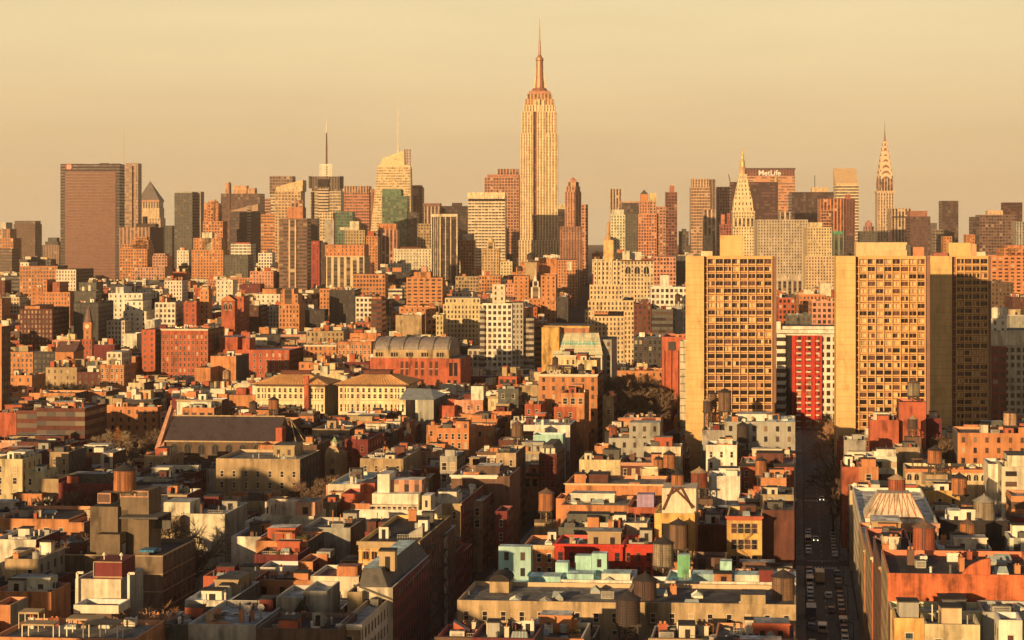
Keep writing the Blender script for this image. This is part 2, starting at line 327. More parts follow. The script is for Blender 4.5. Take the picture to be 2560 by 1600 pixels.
def clutter(root, fr, zr, n, kinds=None, x0=0, x1=None, y0=0, y1=None, q=rnd, wallc='T'):
    """roof furniture as children; positions kept apart"""
    x1 = fr.w if x1 is None else x1; y1 = fr.d if y1 is None else y1
    used = []
    ks = kinds or ['stair_house','shed_house','stair_house','chimney','chimney','chimney','chimney','ac_unit','ac_unit','vent_pipe','ac_unit','ac_unit','ac_unit','skylight','skylight','vent_pipe','vent_pipe','vent_pipe','roof_tank','railing','railing','aerial','satellite_dish','planter','pergola','duct','duct','roof_hatch','roof_hatch','deck','mast_pole','mast_pole','mast_pole']
    for i in range(n):
        k = ks[i] if i < 2 and kinds is None and i == 0 else q.choice(ks)
        sx, sy, sz = dict(stair_house=(q.uniform(2.0,4.2),q.uniform(2.2,4.2),q.uniform(2.0,3.3)), shed_house=(2.2,q.uniform(3,4),2.6), chimney=(q.uniform(.8,2),.8,q.uniform(1.4,2.8)),
            ac_unit=(q.uniform(1.6,3.2),1.6,q.uniform(1.2,2)), skylight=(q.uniform(1.5,3.5),q.uniform(1.6,2.6),q.uniform(.9,1.5)), vent_pipe=(.7,.7,q.uniform(1,2)), roof_tank=(1.6,1.6,2.1),
            railing=(q.uniform(3,6),1,1.1), aerial=(1.6,1.6,q.uniform(2.2,4)), satellite_dish=(1.4,1.4,1.5), planter=(q.uniform(1.2,3),.9,1.3), pergola=(q.uniform(3,4.5),3,2.5), canopy=(4,3,2.6), duct=(q.uniform(3,6),3,1.3), roof_hatch=(1.3,1.3,.8), deck=(q.uniform(3,5),3,1.1), mast_pole=(.35,.35,q.uniform(1.5,3.4)))[k]
        if x1-x0 < sx+1.6 or y1-y0 < sy+1.6: continue
        for _ in range(8):
            x, y = q.uniform(x0+.8+sx/2, x1-.8-sx/2), q.uniform(y0+.8+sy/2, y1-.8-sy/2)
            if all(abs(x-a)*2 > sx+c+.4 or abs(y-b)*2 > sy+d+.4 for a,b,c,d in used): break
        else: continue
        used.append((x,y,sx,sy)); key = q.choice(dict(stair_house=[wallc,'C','W','W','O','G','A','R','D','U'], shed_house=[wallc,'C','G','W','A'], chimney=['R','O','T','B','W','C'], ac_unit=['W','G','A'], skylight=['W','G'], vent_pipe=['G','W','A'],
            roof_tank=['O','G'], railing=['X','W'], aerial=['X'], satellite_dish=['W'], planter=['T','O'], pergola=['T','B','O'], canopy=['T'], duct=['G','W','A'], roof_hatch=['W','A','G'], deck=['O','B','T'], mast_pole=['W','X','O','G'])[k])
        put(k, unit(k, key), root, (*fr.p(x, y), zr), -fr.al + (q.choice((0,0,math.pi/2,-math.pi/2,math.pi)) if abs(sx-sy) < 1.2 else 0), (sx, sy, sz))
PROX = []
def add_windows(root, fr, z0, z1, sty, Y, x0=0, x1=None, fcol='C', top=1.4, yo=0, q=rnd, size=None, cap=100, arch=False, mesh=None, face='window', merge_rest=True):
    """window parts on the front wall, storey by storey from the top"""
    x1 = fr.w if x1 is None else x1; cw, ch, fw, fh, _ = STY[sty]
    n = max(1, round((x1-x0)/cw)); cw = (x1-x0)/n; ww, hh = size or (fw*cw, fh*ch)
    rows = max(0, int((z1-top-z0)/ch)); k = 0; ex = []
    for r in range(rows):
        zz = z1-top-(r+.5)*ch-hh/2
        for i in range(n):
            xx = x0+(i+.5)*cw; lx, ly = fr.p(xx, yo-.015)
            if k < cap:
                me = mesh or (winmesh(q.choices(['dark','brown','blind','blue'], [6,2,1.5,1])[0], fcol))
                put(face, me, root, (lx, ly, zz), -fr.al, (ww, .16, hh))
            elif merge_rest: ex.append((lx, ly, zz))
            k += 1
    if ex:
        b = MB(); hx = ww/2
        for lx, ly, zz in ex:
            dx, dy = fr.a[0]*hx, fr.a[1]*hx
            b.quad([(lx-dx,ly-dy,zz),(lx+dx,ly+dy,zz),(lx+dx,ly+dy,zz+hh),(lx-dx,ly-dy,zz+hh)], q.choices([0,1,2],[6,2,1])[0])
        o = b.build(face, [GL['dark'], GL['brown'], GL['blind']], root); o['kind'] = 'stuff'
    return k
TINTS = {}
def jit(col, q):
    """each building gets its own slight shift of the palette colour, in a few steps"""
    k = (col, q.randrange(3))
    if k not in TINTS:
        c = PAL[col]; f_ = q.uniform(.86, 1.12); TINTS[k] = tuple(round(min(.8, x*f_*q.uniform(.95,1.05)), 4) for x in c)
    return TINTS[k]
def cornice(root, fr, z, col, out_=.7, h=1.0, x0=0, x1=None, sides=True, dent=False):
    x1 = fr.w if x1 is None else x1; b = MB()
    b.prism([fr.p(x0-out_*.5,-out_), fr.p(x1+out_*.5,-out_), fr.p(x1+out_*.5,-.02), fr.p(x0-out_*.5,-.02)], z-h*.45, z+.06, 0, bottom=True)
    b.prism([fr.p(x0,-out_*.5), fr.p(x1,-out_*.5), fr.p(x1,-.02), fr.p(x0,-.02)], z-h, z-h*.45, 0, bottom=True)
    if dent:
        n = int((x1-x0)/.9)
        for i in range(n): 
            xa = x0+(i+.3)*(x1-x0)/n
            b.prism([fr.p(xa,-out_*.8), fr.p(xa+.35,-out_*.8), fr.p(xa+.35,-out_*.5-.02), fr.p(xa,-out_*.5-.02)], z-h*.85, z-h*.46, 0, bottom=True)
    return b.build('cornice', mat(col, amt=.15), root)
def body(root, fr, x0, x1, y0, y1, z0, z1, col, sty, Y, name='wall', roof='g', sty2=None, colside=None, flat=False, top=.6, parapet=.9, win=(.030,.024,.026)):
    b = MB(); ms = [facade(col, sty, win), facade(colside or col, sty2 or sty, win)]
    walls(b, fr, x0, x1, y0, y1, z0, z1, sty, Y, top, 0, 1, sty2=sty2)
    if flat or Y > 1500:
        b.quad([(*p, z1) for p in fr.ring(x0,x1,y0,y1)], 2); ms.append(roofmat(roof))
        return b.build(name, ms, root)
    t = min(.35, (x1-x0)/5, (y1-y0)/5); ro = fr.ring(x0,x1,y0,y1); ri = fr.ring(x0+t,x1-t,y0+t,y1-t); cl_ = PAL[col] if isinstance(col, str) else col; ms.append(mat(tuple(round(min(.72, x*1.25+.06), 3) for x in cl_), amt=.15))
    for i in range(4):
        j = (i+1) % 4
        b.quad([(*ro[i],z1),(*ro[j],z1),(*ri[j],z1),(*ri[i],z1)], 2); b.quad([(*ri[i],z1),(*ri[j],z1),(*ri[j],z1-parapet),(*ri[i],z1-parapet)], 2)
    o = b.build(name, ms, root)
    r = MB(); r.quad([(*p, z1-parapet) for p in ri]); r.build('roof', roofmat(roof), root if root else None)
    return o
def extra_storey(root, fr, zr, q, col):
    w_ = fr.w*q.uniform(.2,.45) if fr.w > 25 else fr.w*q.uniform(.4,.7); d = fr.d*q.uniform(.25,.5); x = q.uniform(.5, fr.w-w_-.5); y = q.uniform(fr.d*.35, fr.d-d-.4); h = q.uniform(2.2,3.6)
    c = jit(q.choice([col,'W','C','O','A','R','D','T']), q); b = MB(); ms = [facade(c,'s'), roofmat(q.choice('gdsw')), mat(c, amt=.2)]
    walls(b, fr, x, x+w_, y, y+d, zr-.02, zr+h, 's', 500, .5, 0); b.quad([(*p, zr+h) for p in fr.ring(x,x+w_,y,y+d)], 1)
    e = .25; b.prism(fr.ring(x-e,x+w_+e,y-e,y), zr+h-.3, zr+h+.05, 2, bottom=True); b.build('upper_storey', ms, root)
def H(label, p0, p1, yt, Y, D, col, sty, yb=None, name='building', cat='building', sty2=None, roof=None, tiers=(), al=None, be=None, win=None,
      cor=None, n=None, wo=None, group=None, fcol='C', tint=True, kinds=None, wtop=1.4, flat=False, cs=None, winc=(.030,.024,.026), ch=1.0, dent=False):
    """front face p0..p1 (photo columns), roof line at row yt; Y is the depth, or the height in metres when below 200"""
    if Y < 200: Y = F*(H0-Y)/(yt-HZ)
    fr = frame_px(p0, p1, Y, D, al, be); z1 = zof(yt, Y)
    root = thing(name, label, cat, (*fr.o, 0), group)
    q = random.Random(int(p0*7+yt*13)); near = Y < 900
    roof = roof or q.choice('ggsdbk' if near else 'gsdbw')
    c = jit(col, q) if tint else PAL[col]
    wo = (near and sty in 'wWsb') if wo is None else wo
    cside = (jit(cs, q) if cs else (jit(q.choice('DBAU'), q) if near and q.random() < .4 else None))  # near side walls often take a darker colour that paints in unlit shade
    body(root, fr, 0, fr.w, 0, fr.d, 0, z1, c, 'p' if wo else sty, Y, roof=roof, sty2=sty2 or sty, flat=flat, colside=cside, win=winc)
    if wo: add_windows(root, fr, max(2, zof(yb, Y)-4 if yb else z1-12), z1, sty, Y, q=q, fcol=fcol, top=wtop)
    par = 0 if (flat or Y > 1500) else .9
    for t in tiers:
        a0, a1, ty = t[:3]; o = t[3] if len(t) > 3 else {}
        k = Y/F; xx0 = (a0-p0)/(p1-p0)*fr.w; xx1 = (a1-p0)/(p1-p0)*fr.w; zt = zof(ty, Y)
        ty0 = o.get('y0', min(1.5, fr.d*.1)); ty1 = min(fr.d-.3, ty0+o.get('d', fr.d*.8))
        body(root, fr, xx0, xx1, ty0, ty1, zof(o['zb'], Y) if 'zb' in o else z1-par-.003, zt, (jit(o['c'], q) if 'c' in o else c), o.get('s', sty), Y, name=o.get('n', 'upper_tier'), roof=o.get('r', roof), flat=o.get('flat', True), top=.4)
        z_ = zt
        FP.append(([Vector((fr.o[0]+g[0], fr.o[1]+g[1])) for g in fr.ring(xx0,xx1,ty0,ty1)], zt))
    if cor: cornice(root, fr, z1, cor, dent=dent, h=ch)
    if near and n != 0 and not tiers and Y < 800 and fr.w > 9 and fr.d > 9 and q.random() < .7: extra_storey(root, fr, z1-par, q, col)
    nn = (n if n == 0 or kinds else int(n*1.7)+1) if n is not None else (max(2, min(22, int(fr.w*fr.d/26))) if Y < 1500 else 0)
    if nn and not (tiers and Y > 1000): clutter(root, fr, z1-par, nn, kinds=kinds, q=q, wallc=col)
    reg(fr, p0, p1, Y, yb, z1)
    return root, fr, z1, Y
# ------------------------------------------------ ground (terrain beyond the streets)
g = MB(); g.quad([(-8900,-800,0),(8900,-800,0),(8900,13000,0),(-8900,13000,0)])
g.build('ground', mat((.05,.043,.04), .95, amt=.4, sc1=.02))['kind'] = 'structure'

def LM(label, name, Y, boxes, cat='skyscraper', yb=None, D=40, al=None, be=None):
    """landmark from stacked blocks: (part, p0, p1, ytop, ybottom or None, front offset, depth, colour, style[, roof])"""
    p0 = min(b[1] for b in boxes); p1 = max(b[2] for b in boxes)
    fr = frame_px(p0, p1, Y, D, al, be); root = thing(name, label, cat, (*fr.o, 0)); k = fr.w/(p1-p0)
    for b in boxes:
        n, a, c, yt, ybm, yo, d, col, sty = b[:9]; x = b[9] if len(b) > 9 else {}
        body(root, fr, (a-p0)*k, (c-p0)*k, yo, yo+d, 0 if ybm is None else zof(ybm, Y), zof(yt, Y), col, sty, Y, name=n, roof=x.get('r','g'), sty2=x.get('s2'), colside=x.get('cs'), flat=True, win=x.get('win', (.035,.028,.03)), top=x.get('top', .6))
    reg(fr, p0, p1, Y, yb, zof(min(b[3] for b in boxes), Y))
    def P(px, py, yo=0):      # local point on the building's front plane
        x, y = fr.p((px-p0)*k, yo); return (x, y, zof(py, Y))
    return root, fr, k, P
def spire(root, P, cx, pts, yo, Y, m, name='spire', n=8):
    """turned shape: pts = (row, half width in px) from the bottom up"""
    b = MB(); s = Y/F; x, y, _ = P(cx, 600, yo)
    for (ya, ra), (yb_, rb) in zip(pts, pts[1:]): b.cyl(x, y, max(ra*s,.12), max(rb*s,.12), zof(ya, Y), zof(yb_, Y), n, 0, top=True)
    return b.build(name, m, root)
metal = mat((.50,.38,.26), .35, .7, amt=.2); steel = mat((.55,.50,.40), .4, .5, amt=.15)

# tallest tower
ESBC = (.74,.58,.36); gl = dict(win=(.12,.06,.035))
root, fr, k, P = LM('tallest tower, pale limestone with setbacks and a long mast, centre of skyline', 'art_deco_skyscraper', 2900, [
  ('base_wing',1297,1398,600,None,-3,60,ESBC,'v',gl), ('shaft',1301,1333,333,None,1,42,ESBC,'v',gl), ('recess',1333,1342,279,None,5,34,(.20,.09,.07),'v',gl),
  ('shaft',1342,1364,279,None,0,44,ESBC,'v',gl), ('shaft',1364,1394,333,None,1,42,ESBC,'v',gl),
  ('upper_shaft',1304,1333,279,333,2,40,ESBC,'v',gl), ('upper_shaft',1364,1391,279,333,2,40,ESBC,'v',gl),
  ('upper_tier',1309,1387,262,279,3,38,ESBC,'v',gl), ('upper_tier',1312,1384,247,262,4,36,(.58,.36,.2),'v',gl), ('pier',1335,1341,250,279,2,2,ESBC,'p'), ('pier',1344,1349,247,279,1,3,ESBC,'p'), ('pier',1355,1361,250,279,1,3,ESBC,'p'),
  ('crown',1317,1379,234,247,5,34,(.55,.33,.19),'V',gl), ('crown',1322,1375,227,234,7,30,(.5,.25,.16),'p')], yb=640)
spire(root, P, 1348, [(227,22),(222,19),(218,16),(217,12),(190,10),(150,8.6),(148,10),(142,9.5),(141,7),(133,3.4),(120,3),(100,2.5),(99,1.7),(76,1.3),(60,.8),(43,.3)], 22, 2900, mat((.42,.20,.13), .5, .3), 'mast', 12)
b = MB(); s = 2900/F
for sx in (-1, 1):
    x, y, z = P(1348+sx*7, 218, 20); x2 = P(1348+sx*15, 218, 20)[0]; zt = zof(165, 2900)
    b.prism([(min(x,x2),y),(max(x,x2),y),(max(x,x2),y+3),(min(x,x2),y+3)], z, zt, 0, scale=[(x-1,y),(x+1,y),(x+1,y+3),(x-1,y+3)])
b.build('mast_wing', mat(ESBC), root)

# black glass slab on the left
root, fr, k, P = LM('broad dark slab with reflective striped front and red round sign at top left', 'office_slab', 3500, [
  ('tower',151,299,410,None,0,38,(.055,.035,.04),'h',dict(win=(.02,.015,.02))), ('curtain_wall',163,289,429,None,-.6,1,(.225,.11,.08),'h',dict(win=(.105,.052,.042,1)))], yb=707)  # curtain wall's orange-brown paints in what the glass reflects
b = MB(); x, y, z = P(173, 417, -.9); s = 3500/F
pts = [(8*s*math.cos(i*math.pi/8), 8*s*math.sin(i*math.pi/8)) for i in range(16)]
b.quad([(x+a, y-.6, z+c) for a, c in pts]); sg = b.build('round_sign', mat((.5,.10,.05), .6, emit=.1), root)
b = MB()
for a, c, h in ((-4.2,-.8,5),(1.0,4.6,5)):
    b.box(x+a*s, x+(c)*s, y-1.1, y-.7, z-h*s, z+h*s, 0, True)
b.build('sign_emblem', mat((.80,.45,.30), .6, emit=.2), sg)
b = MB(); 
for a, c, h in ((242,262,3),(170,200,1.5),(272,290,2)):
    (xa, ya, za), (xc, yc, _) = P(a, 410, 20), P(c, 410, 20); b.box(xa, xc, ya, ya+20, za, za+h*s)
b.build('rooftop_plant', mat('N'), root)
root, fr, k, P = LM('pale screened glass tower with thin mast behind the broad dark slab', 'office_tower', 3750, [
  ('tower',300,330,414,None,0,40,(.34,.25,.18),'h',dict(win=(.16,.11,.09))), ('screen',313,344,408,None,4,30,(.38,.27,.21),'v',dict(win=(.2,.14,.12)))], yb=565)
spire(root, P, 303, [(414,1.2),(360,.8),(320,.4)], 20, 3750, steel, 'mast')
# pyramid-roofed tower
root, fr, k, P = LM('cream tower under a steep grey copper pyramid roof', 'pyramid_roof_tower', 4300, [
  ('shaft',343,401,545,None,0,52,(.56,.42,.27),'w'), ('shoulder',346,398,520,545,1,50,(.60,.46,.30),'p'), ('top_storey',349,396,502,520,2,48,(.58,.45,.30),'V')], yb=566)
b = MB(); s = 4300/F; q0 = [P(344,504,0)[:2], P(398,504,0)[:2], P(398,504,50)[:2], P(344,504,50)[:2]]; ap = P(369,455,25)[:2]
b.prism(q0, zof(505,4300), zof(500,4300), 1); b.prism(q0, zof(500,4300), zof(455,4300), 0, scale=[(ap[0]+(x-ap[0])*.07, ap[1]+(y-ap[1])*.07) for x,y in q0])
b.prism([(ap[0]+(x-ap[0])*.06, ap[1]+(y-ap[1])*.06) for x,y in q0], zof(455,4300), zof(451,4300), 0, scale=[(ap[0]+(x-ap[0])*.005, ap[1]+(y-ap[1])*.005) for x,y in q0])
b.build('pyramid_roof', [mat((.17,.15,.14), .6), mat('P')], root)
# brown box with vertical piers
LM('brown tower with tall pale piers and a blank dark side, beside the broad dark slab', 'office_tower', 2900, [
  ('tower',299,376,568,None,0,90,(.085,.04,.04),'p'), ('pier_screen',299,374,568,None,-1,1,(.50,.28,.18),'V'), ('rooftop_plant',336,385,559,568,10,20,'N','p'), ('rooftop_plant',352,360,541,559,12,10,'K','p')], yb=620)
# four small buildings of the left
H('stepped orange brick tower in front of the brown pier tower', 299,368,622,2450,40,'O','W',692,name='apartment_tower',tiers=[(303,368,610),(330,370,600,dict(d=20)),(338,366,592,dict(d=12))])
H('narrow orange and cream patterned tower beside stepped orange tower', 381,418,640,2400,30,'P','W',700,name='apartment_tower',tiers=[(383,412,634)])
H('stepped orange brick block at the far left edge of the skyline', -30,33,595,2800,40,'O','W',640,name='apartment_tower',tiers=[(-30,24,572),(3,14,556,dict(c='C',s='p'))])
H('dark brown tower with notched crown near the left edge', 34,88,560,3700,45,'B','w',650,name='apartment_tower',tiers=[(36,88,552,dict(s='V'))])
H('orange and grey slab at the left edge below the stepped block', -40,30,622,2450,30,'B','h',690)
LM('small grey tower with mansard top left of the broad dark slab', 'office_tower', 3600, [('shaft',108,148,612,None,0,30,(.30,.20,.15),'v'),('mansard_roof',112,144,604,612,2,26,'A','p'),('mansard_roof',118,140,594,604,5,20,'A','p')], yb=650)
H('dark slim tower in the gap right of the brown pier tower', 414,430,564,3300,25,'A','v',700,name='office_tower')
H('low grey tower behind dark slim tower', 430,440,572,3500,25,'G','h',640,name='office_tower')
H('flat grey office tower with fine window grid, left third of skyline', 436,481,482,3200,60,'A','W',600,name='office_tower',tiers=[(436,480,479,dict(c='G',s='p'))],cs='X')
H('pale grey tower standing behind the fine grid tower', 478,502,479,3500,30,'G','p',520,name='office_tower')
# tower with diagonal bracing
root, fr, k, P = LM('glass tower crossed by white diagonal braces', 'braced_tower', 3600, [('tower',479,512,519,None,0,40,(.22,.17,.14),'g')], yb=592)
b = MB()
for y0 in range(519, 640, 36):
    for (xa, ya), (xb, yb_) in (((482,y0),(492,y0+36)),((492,y0),(482,y0+36)),((502,y0),(492,y0+36)),((492,y0),(502,y0+36))): b.bar(P(xa,ya,-1.2), P(xb,yb_,-1.2), 1.1)
b.build('diagonal_brace', mat('W'), root)
H('orange art deco tower with small round finial, stepped shoulders', 507,557,553,2900,36,'O','W',600,name='apartment_tower',tiers=[(509,545,508),(519,541,503,dict(d=14)),(530,538,499,dict(d=8))])
H('wide orange brick block under the deco tower, tank on roof', 479,558,625,2400,40,'O','w',700,name='loft_building',tiers=[(483,553,595),(504,530,581,dict(c='C',s='p',d=14))])
LM('dark red slab tower with angled fins on its roof', 'office_tower', 3400, [('tower',552,650,484,None,0,50,(.13,.065,.06),'g'),('roof_block',562,572,457,484,4,20,(.5,.3,.18),'p'),('roof_block',583,616,464,484,4,20,(.55,.33,.2),'p'),('fin',572,575,455,None,-2,4,(.2,.09,.07),'p'),('roof_block',617,636,470,484,6,20,(.45,.3,.2),'p')], yb=511)
root, fr, k, P = LM('dark glass tower with sloping roof line left of centre', 'office_tower', 3000, [('tower',575,652,528,None,0,45,(.07,.055,.06),'h'),('pale_bay',618,628,514,None,-1,3,(.33,.26,.2),'h')], yb=600)
b = MB(); q = [P(575,529,0),P(645,529,0),P(645,529,44),P(575,529,44)]; t = [P(575,527,0),P(645,510,0),P(645,510,44),P(575,527,44)]
for i in range(4): b.quad([q[i], q[(i+1)%4], t[(i+1)%4], t[i]])
b.quad(t); b.build('sloping_crown', mat((.34,.22,.15), .5), root)
H('white low block with dark upper windows below the sloping tower', 577,627,610,2350,36,'W','H',640,tiers=[(588,624,606,dict(c='R',s='p',d=8))])
H('dark office block with pale window rows, left of centre', 561,620,638,2200,36,'A','w',692)
H('patterned pink and brown brick block above the white church tanks', 330,412,668,2150,30,'P','W',702)

# centre left group
H('dark grey slab top edge peeping behind the sloping tower', 640,651,494,3500,20,'K','p',540,name='office_tower')
H('small brown tower between slab and crowned tower', 651,676,496,3600,20,'P','h',536,name='office_tower')
H('reddish office tower with pale right edge, left of banded tower', 652,690,536,2900,30,'O','H',622,name='office_tower')
LM('flat topped grey tower with white bands behind the crowned tower', 'office_tower', 3600, [('tower',675,731,486,None,0,40,(.55,.48,.36),'h'),('cap',674,731,440,486,-1,40,(.34,.23,.17),'g')], yb=460)
root, fr, k, P = LM('cream crowned tower with slanted roof and banded body', 'apartment_tower', 2700, [('tower',687,752,478,None,0,40,(.50,.36,.22),'b'),('cap',690,756,466,478,0,38,(.60,.48,.30),'p'),('bay',728,757,500,None,-2,10,(.42,.22,.14),'V')], yb=520)
b = MB(); q = [P(703,466,0),P(757,466,0),P(757,466,34),P(703,466,34)]; t = [P(703,463,0),P(757,450,0),P(757,450,34),P(703,463,34)]
for i in range(4): b.quad([q[i], q[(i+1)%4], t[(i+1)%4], t[i]])
b.quad(t); b.build('slanted_crown', mat((.62,.48,.28)), root)
LM('tall apartment slab with a pale column of balconies and plain orange cap', 'apartment_tower', 1850, [('tower',698,768,546,None,0,26,(.20,.12,.09),'h'),('cap',717,757,518,546,1,20,(.45,.20,.11),'p'),('balcony_column',722,741,549,None,-1.5,3,(.62,.42,.25),'V')], yb=735)
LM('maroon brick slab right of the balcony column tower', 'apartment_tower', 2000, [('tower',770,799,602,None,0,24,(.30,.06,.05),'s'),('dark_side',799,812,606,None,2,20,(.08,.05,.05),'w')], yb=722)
# tower with drum, wings and mast
c_ = (.55,.46,.33)
root, fr, k, P = LM('tower with dark winged top, lattice block and tall mast', 'mast_tower', 3850, [('tower',776,852,478,None,0,50,c_,'H'),('bay',796,822,472,None,-3,20,(.60,.50,.36),'h'),('dark_edge',779,784,480,None,-3.2,3,'K','p'),
   ('drum',779,849,441,478,2,44,(.20,.16,.13),'V'),('dark_screen',794,822,448,466,-2,4,'K','p'),('wing',770,775,440,470,8,30,'A','p'),('wing',848,853,440,470,8,30,'A','p')], yb=547)
b = MB()
for i in range(5):
    y0, y1 = 441-i*6, 435-i*6
    for a, c in ((798,827),(827,798)): b.bar(P(a,y0,14), P(c,y1,14), .8)
for a in (798,812,827): b.bar(P(a,441,14), P(a,411,14), 1.2)
b.bar(P(798,411,14), P(827,411,14), 1); b.build('lattice_block', steel, root)
spire(root, P, 813, [(441,3),(412,3),(411,2.4),(370,2.2),(331,1.6)], 20, 3850, mat((.16,.07,.06)), 'mast')
spire(root, P, 813, [(331,1.5),(318,1.6),(317,.9),(297,.6)], 20, 3850, mat('W'), 'mast_tip')
H('dark glass building under the mast tower', 777,795,546,3000,20,'N','W',600,name='office_tower')
LM('cream tower with grey blank panel below the mast tower', 'apartment_tower', 2500, [('tower',799,832,531,None,0,26,(.62,.50,.32),'W'),('grey_panel',811,835,549,None,-1,2,(.36,.33,.28),'p')], yb=612)
H('teal glass block behind the cream stepped roofs', 838,881,530,3000,36,'E','W',570,name='office_tower')
LM('pink granite tower with tall vertical panels near the top', 'office_tower', 3700, [('tower',860,923,480,None,0,50,(.48,.21,.14),'H'),('panel_crown',860,922,465,482,-1,50,(.55,.34,.22),'V'),('side_wing',923,942,473,None,3,44,(.36,.16,.12),'v')], yb=556)
# tapered tower with slanted crown and spire
root, fr, k, P = LM('tapered cream glass tower with slanted crown and white spire', 'tapered_tower', 3570, [('base',926,1028,575,None,0,50,(.58,.46,.28),'h')], yb=584)
b = MB(); z0, z1 = zof(575,3570), zof(417,3570)
bs = [P(927,0,0)[:2],P(1027,0,0)[:2],P(1027,0,50)[:2],P(927,0,50)[:2]]; ts = [P(943,0,2)[:2],P(1026,0,2)[:2],P(1024,0,48)[:2],P(944,0,48)[:2]]
n_ = 20
for i in range(4):
    j = (i+1)%4; b.quad([(*bs[i],z0),(*bs[j],z0),(*ts[j],z1),(*ts[i],z1)], 0 if i == 0 else 1, [(0,0),(14,0),(14,24),(0,24)])
b.quad([(*p,z1) for p in ts], 1)
b.build('tower', [facade((.62,.52,.32),'H',(.30,.2,.12)), facade((.42,.27,.18),'h',(.2,.12,.1))], root)
b = MB(); q = [P(951,412,4),P(1010,412,4),P(1010,412,40),P(951,412,40)]; t = [P(955,396,6),P(1009,376,6),P(1009,376,38),P(955,396,38)]
for i in range(4): b.quad([q[i], q[(i+1)%4], t[(i+1)%4], t[i]])
b.quad(t); b.quad([P(943,417,3),P(1026,417,3),P(1024,412,3),P(945,412,3)]); b.build('slanted_crown', mat((.68,.56,.33)), root)
b = MB()
for x_ in (1011,1017,1025): b.bar(P(x_,417,6), P(x_,372,6), 1.0)
for y_ in range(376,416,7): b.bar(P(1010,y_,6), P(1026,y_,6), .8)
b.build('frame_screen', mat((.30,.18,.13)), root)
spire(root, P, 993, [(380,2.6),(372,2.4),(371,1.6),(320,1.2),(280,.8),(242,.35)], 20, 3570, mat('W'), 'spire')
LM('green glass building in front of the tapered tower', 'office_tower', 3000, [('tower',955,1018,490,None,0,40,(.10,.17,.12),'g',dict(win=(.05,.09,.065))),('upper_tier',955,1003,473,490,1,36,(.12,.20,.14),'p'),('side_wing',1018,1042,530,None,2,40,(.07,.08,.075),'g')], yb=622)
LM('brown tower with curved right shoulder beside the tapered tower', 'office_tower', 3700, [('tower',1026,1056,468,None,0,40,(.25,.12,.09),'v'),('cap',1028,1053,463,468,1,36,(.5,.28,.18),'p'),('band',1026,1046,470,489,-1,2,(.5,.28,.18),'p')], yb=508)
LM('low brown and white striped tower left of the black slab', 'office_tower', 3200, [('tower',1060,1105,516,None,0,36,(.48,.36,.27),'V'),('cap',1056,1100,508,516,4,30,(.22,.12,.1),'p')], yb=560)
LM('black glass slab behind the white piered tower', 'office_slab', 3100, [('tower',1100,1172,515,None,0,36,(.045,.038,.045),'g'),('rooftop_plant',1129,1153,507,515,6,16,'N','p')], yb=660)
H('grey tan gridded block right of the green glass building', 1044,1080,559,2700,30,'T','W',620,name='office_tower')
LM('tower of thick white piers with dark glass between them', 'office_tower', 2150, [('tower',1079,1143,541,None,0,34,(.035,.03,.035),'g'),('cap',1078,1144,535,542,-1,36,(.62,.55,.40),'p')]
   + [('pier',a,a+w_,542,None,-1.2,2,(.62,.52,.36),'p') for a,w_ in ((1078,2.2),(1084,1.6),(1089,1.6),(1094,1.6),(1099,3),(1113,2.4),(1126,2.2),(1141,3))], yb=692)
LM('broad white gridded office tower with plain cap left of tallest tower', 'office_tower', 2700, [('tower',1170,1263,497,None,0,36,(.64,.56,.40),'H'),('cap',1169,1263,481,497,-.8,38,(.68,.58,.38),'p'),('glass_band',1171,1262,497,502,-1,1,'K','p')], yb=655)
LM('pink stepped tower rising behind the white gridded tower', 'office_tower', 3400, [('tower',1211,1298,443,None,0,50,(.46,.24,.16),'W'),('upper_tier',1218,1297,436,443,3,40,(.42,.2,.14),'p'),('upper_tier',1243,1296,422,436,5,34,(.5,.25,.17),'V')], yb=481)
H('small orange and cream tower with box top, right of the white piers', 1151,1186,600,2200,24,'O','W',655,name='apartment_tower',tiers=[(1156,1184,585,dict(c='C',s='p',d=14))])
root, fr, k, P = LM('ornate golden domed turret before the white gridded tower', 'domed_building', 2100, [('base',1204,1248,622,None,0,22,(.5,.36,.2),'w'),('turret',1217,1235,606,622,3,12,(.56,.42,.2),'V')], yb=650)
spire(root, P, 1226, [(606,9),(603,9),(599,6),(597,4),(592,1)], 9, 2100, mat((.62,.48,.22)), 'dome', 12)
H('orange pink striped tower with plain cap below green glass building', 944,993,574,2500,30,'P','V',622,name='apartment_tower',tiers=[(946,990,559,dict(s='p',c='O',d=22))])
H('slim bright orange brick tower left of striped orange tower', 915,944,590,2350,26,'O','w',640,name='apartment_tower',tiers=[(918,934,578,dict(c='R',s='p',d=10)),(928,937,582,dict(c='C',s='p',d=6,y0=12))])
H('cream stepped roofs over tan body below the pink granite tower', 862,912,575,2450,30,'T','w',640,name='apartment_tower',tiers=[(874,897,553,dict(c='C',s='p',d=12)),(846,880,568,dict(c='C',s='p',d=10,y0=13))])
H('low cream building with tile-dark trim below green glass building', 985,1078,622,2250,30,'C','s',660,tiers=[(1000,1052,617,dict(c='D',s='p',d=12))])
H('classical orange stone hall with tall arched windows, centre left', 815,911,640,1750,44,'Y','V',722,name='classical_building',tiers=[(812,910,612,dict(c='O',s='s',d=36))],cor='Y')

